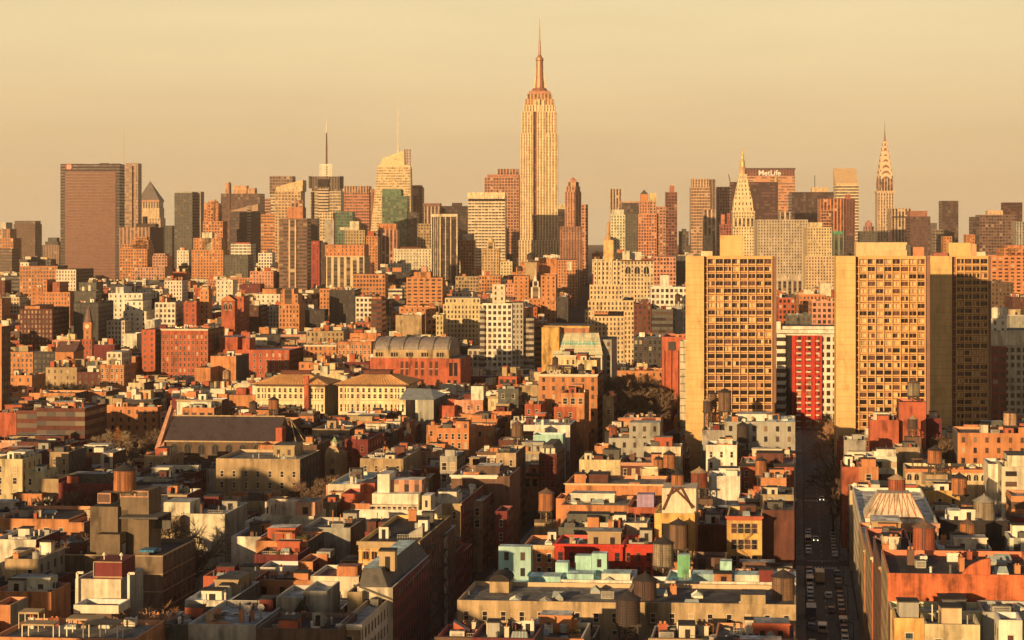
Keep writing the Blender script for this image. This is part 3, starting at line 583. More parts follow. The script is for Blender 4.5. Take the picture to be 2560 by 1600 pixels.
# right of the tallest tower
root, fr, k, P = LM('pink art deco tower with stepped domed top right of tallest tower', 'art_deco_tower', 3100, [('shaft',1412,1453,479,None,0,34,(.55,.28,.18),'v'),('shoulder',1415,1450,466,479,1.5,30,(.55,.3,.19),'v'),('shoulder',1419,1447,455,466,3,26,(.58,.33,.2),'V'),('crown',1424,1442,450,455,6,20,(.5,.25,.17),'p')], yb=566)
spire(root, P, 1432, [(450,7),(446,5),(443,1)], 16, 3100, mat((.45,.18,.12)), 'dome', 10)
H('dark block with cream top left of pink deco tower', 1394,1412,523,3200,20,'K','h',566,name='office_tower',tiers=[(1396,1412,511,dict(c='Y',s='p'))])
H('pink and dark narrow tower right of pink deco tower', 1453,1470,511,3200,24,'P','W',560,name='office_tower',cs='X')
LM('brown vertically striped office block under the pink deco tower', 'office_block', 2600, [('tower',1400,1456,566,None,0,60,(.32,.16,.11),'v'),('top_band',1400,1456,580,601,-.8,1,(.42,.22,.15),'v')], yb=690)
LM('orange brown office block beside the brown striped one, facing the avenue gap', 'office_block', 2300, [('tower',1374,1444,650,None,0,70,(.52,.25,.13),'w'),('sign_panel',1419,1429,654,676,-1,1,'W','p')], yb=740)
LM('white striped tower with banded left edge, right of sky gap', 'office_tower', 3700, [('tower',1525,1554,472,None,0,30,(.58,.44,.32),'V')], yb=524)
LM('slim pale green and cream stepped tower behind the golden spire', 'apartment_tower', 2700, [('tower',1527,1563,537,None,0,24,(.60,.60,.42),'w'),('upper_tier',1529,1560,524,537,2,20,(.5,.5,.4),'p')], yb=617)
LM('dark blue grey block behind the cream stepped tower', 'office_tower', 3400, [('tower',1554,1597,507,None,0,30,(.10,.085,.09),'g'),('cap',1554,1597,503,507,-.5,30,(.5,.33,.22),'p')], yb=560)
H('grey green gridded block between cream tower and orange tower', 1563,1596,535,3000,26,'A','w',625,name='apartment_tower')
root, fr, k, P = LM('orange brick twin-roofed tower with small pyramid and yellow cap', 'apartment_tower', 2700, [('tower',1596,1642,535,None,0,30,(.55,.24,.14),'W'),('shoulder',1598,1625,503,535,2,24,(.5,.24,.15),'w'),('yellow_cap',1624,1641,483,503,3,16,(.62,.5,.25),'p'),('shoulder',1624,1641,503,535,3,20,(.5,.28,.18),'w'),('side_wing',1641,1665,516,None,4,30,(.42,.22,.15),'b')], yb=630)
b = MB(); q = [P(1601,503,4)[:2],P(1621,503,4)[:2],P(1621,503,20)[:2],P(1601,503,20)[:2]]; b.prism(q, zof(503,2700), zof(485,2700), 0)
m_ = P(1611,0,12)[:2]; b.prism(q, zof(485,2700), zof(474,2700), 1, scale=[(m_[0]+(x-m_[0])*.04, m_[1]+(y-m_[1])*.04) for x,y in q]); b.build('pyramid_roof', [mat('O'), mat('A')], root)
LM('slim dark red brown tower with chimney-like cap', 'apartment_tower', 3000, [('tower',1664,1693,480,None,0,26,(.28,.10,.075),'g'),('cap',1675,1686,464,480,4,12,(.38,.14,.1),'p'),('cap',1678,1684,460,464,6,8,(.6,.5,.35),'p')], yb=627)
H('small dark building in the gap right of the slim brown tower', 1698,1722,578,3300,24,'A','W',640,name='office_tower',tiers=[(1705,1716,572,dict(s='p',d=10))])
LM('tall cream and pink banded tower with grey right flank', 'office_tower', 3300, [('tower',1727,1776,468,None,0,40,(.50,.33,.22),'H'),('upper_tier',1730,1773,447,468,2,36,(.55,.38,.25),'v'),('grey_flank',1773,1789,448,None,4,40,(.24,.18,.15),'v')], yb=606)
root, fr, k, P = LM('pinkish tower under construction with a crane, left of white pyramid tower', 'office_tower', 3400, [('tower',1792,1826,467,None,0,30,(.48,.26,.18),'W')], yb=535)
b = MB(); b.bar(P(1829,560,-4), P(1829,470,-4), .9); b.bar(P(1829,475,-4), P(1821,436,-4), .8); b.bar(P(1829,475,-4), P(1834,482,-4), .9); b.build('tower_crane', mat('A'), root)
LM('slim white striped tower before the grey flank, with cream box', 'apartment_tower', 2900, [('tower',1759,1789,524,None,0,26,(.60,.42,.30),'V'),('box_block',1757,1781,589,None,-8,8,(.62,.52,.36),'p')], yb=640)
LM('spiky red brown tower left of the white pyramid tower', 'apartment_tower', 2500, [('tower',1801,1843,560,None,0,24,(.32,.10,.08),'W'),('turret',1803,1812,536,560,2,8,(.5,.2,.14),'p'),('turret',1818,1826,532,560,3,8,(.34,.1,.08),'p'),('turret',1834,1843,536,560,2,8,(.55,.3,.2),'p')], yb=610)
# white tower with pyramid roof, dome and lantern
wc = (.70,.58,.36)
root, fr, k, P = LM('white marble clock-type tower with pyramid top, golden dome and lantern', 'pyramid_roof_tower', 2430, [('shaft',1833,1886,529,None,0,26,wc,'w'),('arcade',1834,1886,545,566,-.6,1,wc,'V'),('cornice_band',1831,1888,566,569,-.9,28,wc,'p'),('cornice_band',1831,1888,528,531,-.9,28,wc,'p')], yb=640)
b = MB(); q = [P(1833,0,0)[:2],P(1884,0,0)[:2],P(1884,0,24)[:2],P(1833,0,24)[:2]]; m_ = P(1858,0,12)[:2]
def sh(f): return [(m_[0]+(x-m_[0])*f, m_[1]+(y-m_[1])*f) for x,y in q]
def uvp(i): return [(0,0),(5,0),(4,6),(1,6)]
b.prism(q, zof(529,2430), zof(500,2430), 0, scale=sh(.88), uvs=lambda i: [(0,0),(5,0),(5,2.2),(0,2.2)])
b.prism(sh(.88), zof(500,2430), zof(438,2430), 0, scale=sh(.36), uvs=lambda i: [(0,0),(5,0),(4,6),(1,6)]); b.prism(sh(.42), zof(438,2430), zof(435,2430), 1)
b.build('pyramid_roof', [facade(wc,'s'), mat(wc)], root)
spire(root, P, 1858, [(435,7.5),(419,7),(418,8.2),(416,7.6)], 12, 2430, mat((.60,.40,.24)), 'belvedere', 8)
spire(root, P, 1858, [(416,6.4),(410,6.6),(402,5.6),(396,3)], 12, 2430, mat((.60,.44,.18), .5, .2), 'dome', 12)
spire(root, P, 1858, [(396,3.2),(388,2.8),(387,3.6),(384,2),(380,1.4),(372,.8),(365,.2)], 12, 2430, mat((.62,.47,.22), .5, .2), 'lantern', 8)
# dark slab and sign-bearing slab
root, fr, k, P = LM('dark brown glass slab behind the white pyramid tower', 'office_slab', 3100, [('tower',1828,1945,455,None,0,40,(.075,.04,.045),'h',dict(win=(.05,.03,.035)))], yb=560)
spire(root, P, 1941, [(455,5.5),(450,5),(445,2.6),(438,.4)], 3, 3100, mat((.60,.44,.18), .5, .2), 'golden_finial', 4)
root, fr, k, P = LM('wide pink slab with white lettering on its dark top band', 'office_slab', 4200, [('tower',1862,1988,440,None,0,40,(.52,.30,.20),'h',dict(win=(.25,.12,.08))),('top_band',1862,1987,424,440,1,38,(.24,.10,.09),'v'),('roof_edge',1862,1989,420,424,0,40,(.10,.07,.07),'p')], yb=470)
cu = bpy.data.curves.new('lettering', 'FONT'); cu.body = 'MetLife'; cu.size = 17.5; cu.extrude = .4; cu.align_x = 'CENTER'; cu.offset = .35
to = bpy.data.objects.new('lt', cu); C.objects.link(to); dg = bpy.context.evaluated_depsgraph_get(); me = bpy.data.meshes.new_from_object(to.evaluated_get(dg)); bpy.data.objects.remove(to)
me.materials.clear(); me.materials.append(mat((.80,.76,.66), .5, emit=.08))
x, y, z = P(1924, 439, .2); L = put('sign_lettering', me, root, (x, y-1.2, z+.4)); L.rotation_euler = (R(90), 0, -fr.al)
LM('dark purple brown slab with thin aerial, left of slanted-top white tower', 'office_slab', 3400, [('tower',1980,2084,480,None,0,60,(.085,.05,.055),'g'),('pale_plant',2032,2073,468,480,10,20,(.58,.44,.28),'p'),('aerial',2038.2,2039.8,438,468,12,1,'X','p')], yb=552)
root, fr, k, P = LM('white striped tower with diagonal slanted roof frame', 'slant_roof_tower', 4300, [('tower',2090,2147,463,None,0,50,(.66,.58,.40),'h')], yb=600)
b = MB(); q = [P(2091,463,0),P(2145,463,0),P(2147,463,48),P(2090,463,48)]; t = [P(2089,458,1),P(2145,458,1),P(2147,419,46),P(2089,419,46)]
b.quad([q[0],q[1],t[1],t[0]]); b.quad([t[0],t[1],t[2],t[3]]); b.quad([q[1],q[2],t[2],t[1]]); b.quad([q[3],q[0],t[0],t[3]]); b.quad([q[2],q[3],t[3],t[2]]); b.build('slanted_roof', mat((.60,.44,.26)), root)
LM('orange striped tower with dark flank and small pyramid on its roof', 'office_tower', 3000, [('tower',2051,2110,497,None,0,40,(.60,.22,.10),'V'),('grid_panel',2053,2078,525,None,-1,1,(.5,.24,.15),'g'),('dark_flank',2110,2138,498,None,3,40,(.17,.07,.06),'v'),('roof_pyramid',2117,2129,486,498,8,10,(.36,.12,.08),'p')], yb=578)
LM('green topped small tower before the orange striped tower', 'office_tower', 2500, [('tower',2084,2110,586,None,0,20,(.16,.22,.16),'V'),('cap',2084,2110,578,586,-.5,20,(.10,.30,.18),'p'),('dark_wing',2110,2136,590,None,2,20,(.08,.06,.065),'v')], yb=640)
LM('small pink pyramidal tower behind dark low block', 'office_tower', 4300, [('tower',2162,2185,566,None,0,24,(.45,.25,.2),'v'),('top',2166,2181,556,566,3,18,(.42,.2,.16),'p'),('top',2170,2177,551,556,6,10,(.42,.2,.16),'p')], yb=578)
H('dark low block left of the needle-spired tower', 2150,2193,578,3000,24,'A','W',606,name='office_tower')
# needle-spired tower with scalloped steel crown
yc = 3840; cc = (.60,.46,.33)
root, fr, k, P = LM('needle-spired tower with arched steel crown, right side of skyline', 'art_deco_skyscraper', yc, [('shaft',2194,2235,490,None,0,34,cc,'v'),('eagle_band',2192,2237,477,482,-1,36,(.58,.44,.3),'p'),('shaft',2194,2235,482,490,0,34,cc,'v'),('neck',2197,2233,446,477,1,31,(.50,.33,.24),'V')], yb=606)
b = MB(); s = yc/F; cx_, cy_ = P(2215,0,17)[:2]; c1 = mat((.24,.125,.095), .6, amt=.15); c2 = mat((.70,.54,.38), .5, amt=.1)
for i, (hw, ya, yt_) in enumerate(((17.6,470,432),(16.2,448,418),(14.2,432,403),(12,417,389),(9.6,402,376),(7.2,388,364),(5,376,352))):
    for e, mi in ((0, 1), (4.2 if i < 5 else 2.2, 0)):
        w_ = (hw-e)*s; n = 10; z0 = zof(ya, yc); z1 = zof(yt_+e*2, yc); zs = z0+(z1-z0)*.25
        pr = [(-w_, z0), (w_, z0)] + [(w_*math.cos(math.pi*j/n), zs+(z1-zs)*math.sin(math.pi*j/n)) for j in range(n+1)]
        d = w_ if e == 0 else hw*s + .5
        for ax in (0, 1):
            A_ = [((cx_+u, cy_-d, v) if ax == 0 else (cx_-d, cy_-u, v)) for u, v in pr]; B_ = [((cx_+u, cy_+d, v) if ax == 0 else (cx_+d, cy_-u, v)) for u, v in pr]
            b.quad(A_, mi); b.quad(list(reversed(B_)), mi)
            for j in range(len(pr)):
                j2 = (j+1) % len(pr); b.quad([A_[j2], A_[j], B_[j], B_[j2]], mi)
b.build('arched_crown', [c1, c2], root)
spire(root, P, 2215, [(356,3.4),(345,2.2),(332,1.3),(320,.6),(300,.35)], 17, yc, c1, 'needle_spire', 8)
LM('cream block of vertical fins right of the needle-spired tower', 'office_tower', 3300, [('tower',2229,2278,521,None,0,40,(.58,.44,.30),'V'),('dark_band',2230,2278,541,544,-1,1,'K','p')], yb=606)
LM('dark brown office block beside the cream finned block', 'office_tower', 3000, [('tower',2276,2326,541,None,0,40,(.13,.075,.07),'W'),('upper_tier',2276,2319,527,541,2,30,(.32,.15,.11),'p')], yb=620)
LM('grey pair of low towers right of the dark brown block', 'office_tower', 3600, [('tower',2327,2343,557,None,0,20,(.13,.12,.12),'p'),('tower',2329,2356,574,None,-10,9,(.30,.27,.22),'g')], yb=606)
LM('dark slim monolith tower standing alone on the right', 'office_slab', 3700, [('tower',2356,2396,502,None,0,40,(.10,.06,.06),'g')], yb=592)
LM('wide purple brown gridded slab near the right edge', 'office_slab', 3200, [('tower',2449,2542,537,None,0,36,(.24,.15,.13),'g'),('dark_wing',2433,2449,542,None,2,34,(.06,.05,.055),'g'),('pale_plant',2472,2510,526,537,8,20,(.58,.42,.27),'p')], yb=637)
H('brown tower rising behind the gridded slab at right edge', 2511,2556,506,3500,30,'D','g',540,name='office_tower')
H('grey striped tower at the far right edge', 2541,2590,554,3000,30,'G','v',620,name='office_tower')
H('small orange block before the dark monolith tower', 2359,2380,591,2200,16,'O','w',620)
H('orange brick shaft right of the dark monolith tower', 2416,2437,586,2100,16,'O','s',612)
H('red brick apartment complex with pale balconies at right edge', 2478,2600,640,1500,40,'O','b',705,name='apartment_block',tiers=[(2512,2600,620),(2520,2570,613,dict(d=12,s='p'))])
H('brown brick apartment building below the red balcony complex', 2478,2534,706,1350,26,'B','w',768,name='apartment_block')
H('dark grey brick block below red complex at right edge', 2532,2600,742,1300,26,'D','w',790,name='apartment_block')
# pale block with punched windows behind the concrete towers
LM('large pale stone block with punched windows between concrete towers', 'office_block', 2050, [('tower',1894,2020,549,None,0,44,(.46,.40,.31),'w'),('upper_tier',1950,1976,530,549,1,20,(.46,.40,.31),'V'),('base_wing',1940,2022,686,None,-3,3,(.48,.42,.32),'p'),('base_colonnade',1942,2018,702,None,-4,1,(.48,.42,.32),'V')], yb=738)
LM('warm cream stepped tower right of the large pale stone block', 'office_block', 1950, [('tower',2019,2080,568,None,0,40,(.62,.50,.30),'w'),('upper_tier',2026,2056,556,568,2,20,(.62,.50,.30),'p'),('lower_wing',2013,2092,640,None,-4,4,(.60,.46,.30),'w')], yb=727)
# ------------------------------------------------ middle distance, left
H('cream loft building with stair towers behind orange wing, upper left', 49,144,665,1750,34,'O','W',742,name='loft_building',tiers=[(49,71,656,dict(c='W',s='s')),(72,144,668,dict(c='W',s='W',d=20))],cs='X')
H('cream gridded block attached right of the cream loft building', 139,190,674,1700,60,'C','w',742,name='loft_building',cs='X')
H('ornate orange brick apartment house with toothed parapet, far left', 99,175,730,1450,30,'O','w',825,name='apartment_house',tiers=[(106,116,700),(130,148,706,dict(c='R'))])
H('orange stair tower block left of the toothed apartment house', 77,106,717,1480,20,'O','s',770,name='apartment_house')
H('dark brick block behind the clock tower', 184,246,756,1260,40,'X','w',850,name='apartment_block')
H('low brown brick apartment block behind the small church', 49,131,772,1235,40,'D','w',880,name='apartment_block',tiers=[(60,98,765,dict(c='O',s='p'))],winc=(.16,.11,.08))
H('tall brown slab cut off by the left edge', -60,4,816,780,9,'O','w',990,name='apartment_slab',n=0,wo=False,cs='B')
H('big white terraced apartment building with long window bands, left', 271,356,733,1350,30,'W','s',862,name='terraced_building',tiers=[(288,308,718,dict(s='p'))],n=3)
H('white stepped wing right of the big white terraced building', 308,366,778,1300,30,'W','s',870,name='terraced_building',tiers=[(311,356,752)])
H('pale grey lower wing left of the big white terraced building', 235,312,801,1280,20,'W','w',862,name='terraced_building')
H('plain white box before the white stepped wing', 308,342,834,1200,16,'W','p',872,n=0)
H('white blank stair tower above the maroon brick shaft', 362,386,799,1130,12,'W','p',826,n=0)
H('tall maroon brick apartment shaft left of the red apartment house', 354,388,824,1080,30,'R','s',957,name='apartment_house',cs='X',n=2,wo=False)
H('large red brick apartment house with cream cornice and stone bands', 403,520,822,1050,30,'R','w',958,name='apartment_house',cor='C',wo=True,fcol='T',wtop=3,cs='D',n=6)
H('blank orange wall building with stepped top beside the red apartment house', 526,590,890,1000,24,'O','p',975,n=2,cs='X')
H('lower blank orange wing left of the stepped orange wall', 487,526,919,985,22,'O','p',975,n=1)
H('red brick building of twin towers joined round a dark court', 533,723,874,1060,30,'R','s',952,name='apartment_house',tiers=[(546,592,843,dict(s='p',d=16)),(604,622,846,dict(s='p',d=12))],wo=True,cs='D')
H('small orange villa with cream penthouse between bare trees', 250,310,912,960,18,'O','w',960,name='house',tiers=[(264,302,880,dict(c='C')),(268,290,897,dict(c='Y'))],wo=True)
H('low orange terrace wall row behind bare trees, far left', 30,188,982,870,16,'O','s',1016,name='row_house',n=5)
H('low orange brick row with light coping, right of the terrace wall', 188,265,979,885,18,'O','s',1016,name='row_house',n=2)
H('small orange block at far left with white tank box', 21,80,938,900,16,'O','s',982,name='row_house',tiers=[(21,44,956,dict(c='O',s='p'))])
H('cream low row with white chimneys below the red apartment house', 388,526,975,900,16,'C','s',995,name='row_house',n=8)
H('cream gabled corner house with orange side left of cream low row', 321,360,957,890,14,'Y','w',998,name='row_house')
H('ornate dark red church tower with arched belfry', 459,491,756,1300,14,'R','s',830,name='church_tower',cat='tower',tiers=[(461,490,752,dict(c='O',s='V'))])
H('orange campanile with arched niche', 499,522,724,1320,12,'O','s',810,name='church_tower',cat='tower',tiers=[(501,520,716,dict(s='V'))])
H('white block behind the gabled belfry tower', 541,582,700,1500,20,'W','s',742,name='loft_building',n=1)
H('stepped red brick tower with ornate crown left of centre', 697,748,760,1330,26,'O','w',836,name='apartment_tower',tiers=[(701,744,735),(705,734,722,dict(s='V'))])
H('cream block with arched top window, left of stepped red tower', 640,700,735,1500,28,'C','s',765,name='loft_building',tiers=[(655,690,722,dict(c='O',s='p'))])
H('dark green black office block left of the striped cream block', 823,887,725,1380,36,'X','w',822,name='office_block')
H('cream and grey block with window rows above barrel roof building', 889,930,742,1330,26,'C','W',806,name='office_block')
H('dark block with curved corner and white window bands', 928,955,747,1250,24,'D','h',820,name='office_block',tiers=[(930,952,742,dict(c='O',s='p'))])
H('tan windowless box right of the dark curved corner block', 989,1054,788,1200,26,'T','p',846,name='office_block',n=2,cs='D')
H('orange flat block behind the tan windowless box', 998,1090,767,1330,22,'O','s',792,name='loft_building',n=2)
H('orange brick tower with open balconies right of centre left', 1016,1106,694,1500,30,'O','b',768,name='apartment_tower',tiers=[(1034,1076,680,dict(s='p')),(1052,1066,666,dict(s='p',c='P',d=10))])
H('cream orange apartment block with many small windows left of white tower', 1108,1206,760,1250,30,'Y','w',853,name='apartment_block',tiers=[(1112,1200,745,dict(c='Y'))])
H('narrow orange corner of the many-windowed cream block', 1090,1108,787,1200,24,'Y','w',850,name='apartment_block',n=0)
H('flat red roofed building beside the classical orange hall', 883,963,685,1600,24,'O','W',712,name='loft_building')
H('orange low terrace row with white chimneys behind the barrel roof', 762,841,862,1080,16,'O','w',890,name='row_house',n=6,cor='C')
H('long orange block with rows of white framed windows', 844,928,854,1060,20,'O','w',905,name='apartment_block',n=2,wo=True,fcol='W')
# white balconied tower
LM('white balconied apartment tower lit at the top, centre', 'apartment_tower', 1150, [('tower',1206,1280,758,None,0,24,'W','W'),('lift_tower',1230,1262,711,760,4,8,'C','s'),('grey_wing',1280,1308,757,None,1,24,(.40,.38,.32),'w'),('balcony_wing',1308,1334,796,None,4,20,(.36,.33,.27),'h'),('balcony_column',1200,1212,770,None,-1.3,5,'G','h'),('low_wing',1169,1206,873,None,2,20,(.5,.47,.38),'W')], cat='apartment tower', yb=940)
H('brown orange block at right of tallest tower base', 1290,1330,668,2000,30,'O','s',700,name='loft_building',tiers=[(1300,1322,655,dict(s='p'))])
H('large orange brown block with blank gable below tallest tower', 1347,1392,645,1900,30,'O','p',690,name='loft_building',n=1)
H('orange loft block left of the ornate white steeple', 1284,1322,690,1600,26,'O','s',745,name='loft_building')
H('orange brown tall block right of the ornate white steeple', 1352,1390,688,1500,60,'O','s',800,name='loft_building',cs='D')
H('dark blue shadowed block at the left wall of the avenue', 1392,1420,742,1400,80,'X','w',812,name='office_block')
# steeple
root, fr, k, P = LM('ornate white church steeple between orange blocks', 'church_steeple', 1560, [('base',1322,1353,746,None,0,14,'O','s'),('belfry',1327,1350,718,746,2,9,'W','V'),('belfry',1331,1346,703,718,4,6,'W','V')], cat='steeple', yb=760)
spire(root, P, 1338, [(703,6),(700,5),(690,2),(680,1),(671,.2)], 7, 1560, mat('W'), 'spire')
# stepped golden-spired apartment tower
MC_ = 'Y'
root, fr, k, P = LM('stepped tan apartment tower with slim golden spire at its top', 'apartment_tower', 1250, [
  ('lower_wing',1462,1486,776,None,0,24,MC_,'w'),('lower_wing',1560,1586,776,None,0,24,MC_,'w'),('tower',1486,1560,790,None,-.6,26,MC_,'w'),('tower',1470,1584,751,778,1.5,22,MC_,'w'),
  ('upper_tower',1474,1556,712,752,4,18,MC_,'w'),('upper_tower',1484,1552,652,712,6,15,MC_,'w'),('turret',1509,1534,600,652,8,8,(.6,.42,.2),'p')], cat='apartment tower', yb=926)
for a in (1490,1503,1527,1541): 
    b = MB(); x0_, x1_ = (a-1462)*k, (a+3-1462)*k; b.prism(fr.ring(x0_,x1_,5.2,5.9), zof(712,1250), zof(648,1250)); b.build('pier', mat('C'), root)
spire(root, P, 1521, [(602,10),(590,6),(588,4.2),(556,3.2),(553,1)], 12, 1250, mat((.5,.30,.14)), 'spire', 8)
# arched-window block beside
root, fr, z1, Y = H('tan block with twin arched top windows beside the golden spire tower', 1552,1634,650,1420,30,'Y','w',757,name='apartment_block',cor='D',tiers=[(1556,1574,628,dict(c='C',s='p',d=8)),(1580,1604,630,dict(c='C',s='p',d=8,y0=10))])
am = arch_mesh(GL['dark'], mat('C'))
for xx in (.22,.5,.78):
    lx, ly = fr.p(fr.w*xx, -.05); put('arched_window', am, root, (lx, ly, z1-11), -fr.al, (4.2,.5,6))
H('orange gridded block left of the concrete towers, high up', 1634,1690,642,1700,26,'P','W',720,name='apartment_block')
H('dark gridded apartment block touching the first concrete tower', 1682,1714,640,1750,30,'X','w',712,name='apartment_block')
H('white block with dark square windows left of first concrete tower', 1627,1720,717,1150,26,'W','W',770,name='loft_building',tiers=[(1651,1672,688,dict(c='W',s='p',d=8))])
H('dark brick apartment block behind the bare park trees', 1584,1628,760,1140,26,'D','w',855,name='apartment_block',n=1)
H('grey banded building with terrace left of concrete tower', 1629,1682,773,1120,24,'A','h',835,name='office_block',n=2)
H('dark gridded brick block above the bare park trees', 1584,1655,842,1060,26,'X','W',925,name='apartment_block',n=3,wo=True,fcol='A')
H('long orange wall building behind the bare park trees', 1526,1660,926,1010,20,'O','s',985,name='row_house',n=3,wo=False)
# red tower slab
root, fr, z1, Y = H('tall red slab tower left of the first concrete tower', 1655,1716,842,800,26,'R','p',1042,name='apartment_slab',n=1,tint=False)
b = MB(); 
for a in (.06,.34,.62,.9): b.prism(fr.ring(fr.w*a, fr.w*(a+.05), -.8, -.01), 0, z1-6)
b.build('vertical_rib', mat('R'), root)
b = MB(); b.prism(fr.ring(fr.w*.26, fr.w*.56, -.3, -.02), z1-6, z1-2.2); b.build('louvre', mat('X'), root)
root, fr, z1, Y = H('narrow cream column edge between red slab and concrete tower', 1700,1716,853,760,10,'C','p',1100,n=0)
b = MB()
for i in range(12): b.prism(fr.ring(-.05, fr.w, -.14, -.01), z1-2.8-i*3.1, z1-2.5-i*3.1, bottom=True)
b.build('floor_band', mat('A'), root)

# ------------------------------------------------ concrete grid towers
conc = (.66,.45,.20); CUR = [mat((.026,.02,.024), .2), mat((.11,.055,.05), .35), mat((.62,.48,.26), .7, amt=.2), mat((.40,.20,.13), .6)]
def pane_mesh(v):
    b = MB(); q = random.Random(v); x = -.5
    segs = {0:[(1,0)], 1:[(1,1)], 2:[(.7,0),(.3,2)], 3:[(.15,1),(.3,2),(.2,3),(.35,2)], 4:[(.3,3),(.25,2),(.45,1)], 5:[(.25,2),(.1,1),(.65,2)], 6:[(.35,0),(.3,1),(.35,0)], 7:[(.5,1),(.18,2),(.32,0)]}[v]
    for w_, m in segs: b.quad([(x,0,0),(x+w_,0,0),(x+w_,0,1),(x,0,1)], m); x += w_
    b.box(-.02,.02,-.3,0,0,1,3); b.box(-.5,.5,-.3,0,.0,.05,3,True)
    return b.mesh('window_pane', CUR)
PM = [pane_mesh(v) for v in range(8)]
def concrete_tower(label, pb0, pb1, pg0, pg1, pe, ytop, Y, cols, rowpx, wts, houses, yb1, yb2, dark=False):
    fr = frame_px(pb0, pe, Y, 26, R(2), R(7)); k = fr.w/(pe-pb0); root = thing('concrete_tower', label, 'apartment tower', (*fr.o, 0), 'three concrete grid towers')
    z1 = zof(ytop, Y); s = lambda p: (p-pb0)*k
    b = MB(); b.prism(fr.ring(0, s(pb1), 0, 12), 0, z1); b.build('blank_wall', mat(conc, amt=.2, sc1=.1, sc2=.6), root)
    b = MB(); cj = rowpx*Y/F
    for i in range(int(z1/cj)): b.prism(fr.ring(-.012, s(pb1), -.012, -.004), z1-(i+1)*cj, z1-(i+1)*cj+.13, bottom=True)
    b.build('panel_joints', mat((.44,.28,.12)), root)
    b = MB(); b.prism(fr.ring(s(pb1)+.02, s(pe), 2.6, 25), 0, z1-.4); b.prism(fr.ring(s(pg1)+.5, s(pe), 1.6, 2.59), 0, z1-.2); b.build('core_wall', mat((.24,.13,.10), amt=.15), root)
    b = MB(); x0, x1 = s(pg0), s(pg1); cw = (x1-x0)/cols; ch = rowpx*Y/F; zt = z1-ch*.42; nr = int(zt/ch)
    b.prism(fr.ring(x0-.2, x1+.2, 1.2, 2.58), zt, z1+.02)
    for i in range(cols+1): b.prism(fr.ring(x0+i*cw-.19, x0+i*cw+.19, 1.25, 2.58), 0, zt)
    for r in range(nr+1):
        z = zt-r*ch
        if r: b.prism(fr.ring(x0-1.2, x1+.22, 1.5, 2.57), z-.15, z+.13, bottom=True)
        b.prism(fr.ring(x0-.2, x1+.2, 1.9, 2.0), z-ch+.45, z-ch+.95)
    b.build('facade_grid', mat((.66,.40,.17), amt=.1), root)
    q = random.Random(int(pb0)); cnt = 0; ex = [MB()]
    for r in range(nr):
        run = q.random()
        for i in range(cols):
            if q.random() < .4: run = q.random()
            v = q.choices(range(8), wts[0] if run < .5 else wts[1])[0]; xx = x0+(i+.5)*cw; zz = zt-(r+1)*ch+1.0
            if cnt < 100: put('window', PM[v], root, (*fr.p(xx, 2.2), zz), -fr.al, (cw-.5,.5,ch-1.2))
            else:
                b = ex[0]; lx, ly = fr.p(xx, 2.2); hx = (cw-.5)/2; mi = {0:0,1:1,2:0,3:2,4:3,5:2,6:0,7:1}[v]; dx, dy = fr.a[0]*hx, fr.a[1]*hx; h_ = ch-1.2; sp = q.uniform(-.3,.5) if mi in (2,3) else 1
                b.quad([(lx-dx,ly-dy,zz),(lx+dx*sp,ly+dy*sp,zz),(lx+dx*sp,ly+dy*sp,zz+h_),(lx-dx,ly-dy,zz+h_)], mi)
                if sp < 1: b.quad([(lx+dx*sp,ly+dy*sp,zz),(lx+dx,ly+dy,zz),(lx+dx,ly+dy,zz+h_),(lx+dx*sp,ly+dy*sp,zz+h_)], 0)
            cnt += 1
    o = ex[0].build('window', CUR, root); o['kind'] = 'stuff'
    for n_, a, c, yt, y0, y1, cl in houses:
        b = MB(); b.prism(fr.ring(s(a), s(c), y0, y1), z1-.38 if y0 > 2.6 else z1+.03, zof(yt, Y)); b.build(n_, mat(cl, amt=.15), root)
    reg(fr, pb0, pe, Y, None, z1); HB.append((pb0, pg0, Y, yb1)); HB.append((pg0, pe, Y, yb2))
    return root, fr
W0 = ([7,3,.6,.4,.4,.1,1,.8],[2.5,1.5,1.3,1.2,.8,.6,.6,1])
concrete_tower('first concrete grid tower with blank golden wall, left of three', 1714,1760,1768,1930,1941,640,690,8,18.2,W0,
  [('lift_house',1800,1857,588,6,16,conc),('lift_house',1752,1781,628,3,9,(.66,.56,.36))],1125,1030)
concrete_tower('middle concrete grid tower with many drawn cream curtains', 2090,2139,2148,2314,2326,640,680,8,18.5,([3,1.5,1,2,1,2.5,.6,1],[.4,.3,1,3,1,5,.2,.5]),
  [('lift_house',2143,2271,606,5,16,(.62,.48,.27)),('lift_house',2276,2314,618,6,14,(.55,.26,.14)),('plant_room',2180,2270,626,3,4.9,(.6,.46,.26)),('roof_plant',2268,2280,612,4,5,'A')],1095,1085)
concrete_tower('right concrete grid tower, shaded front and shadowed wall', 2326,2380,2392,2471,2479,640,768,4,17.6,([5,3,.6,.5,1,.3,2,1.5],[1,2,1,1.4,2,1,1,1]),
  [('lift_house',2376,2431,607,6,16,conc),('plant_room',2431,2446,610,6,12,(.55,.35,.2)),('plant_room',2336,2372,632,4,10,(.32,.12,.09)),('plant_room',2446,2468,630,5,12,'C')],1085,1070)
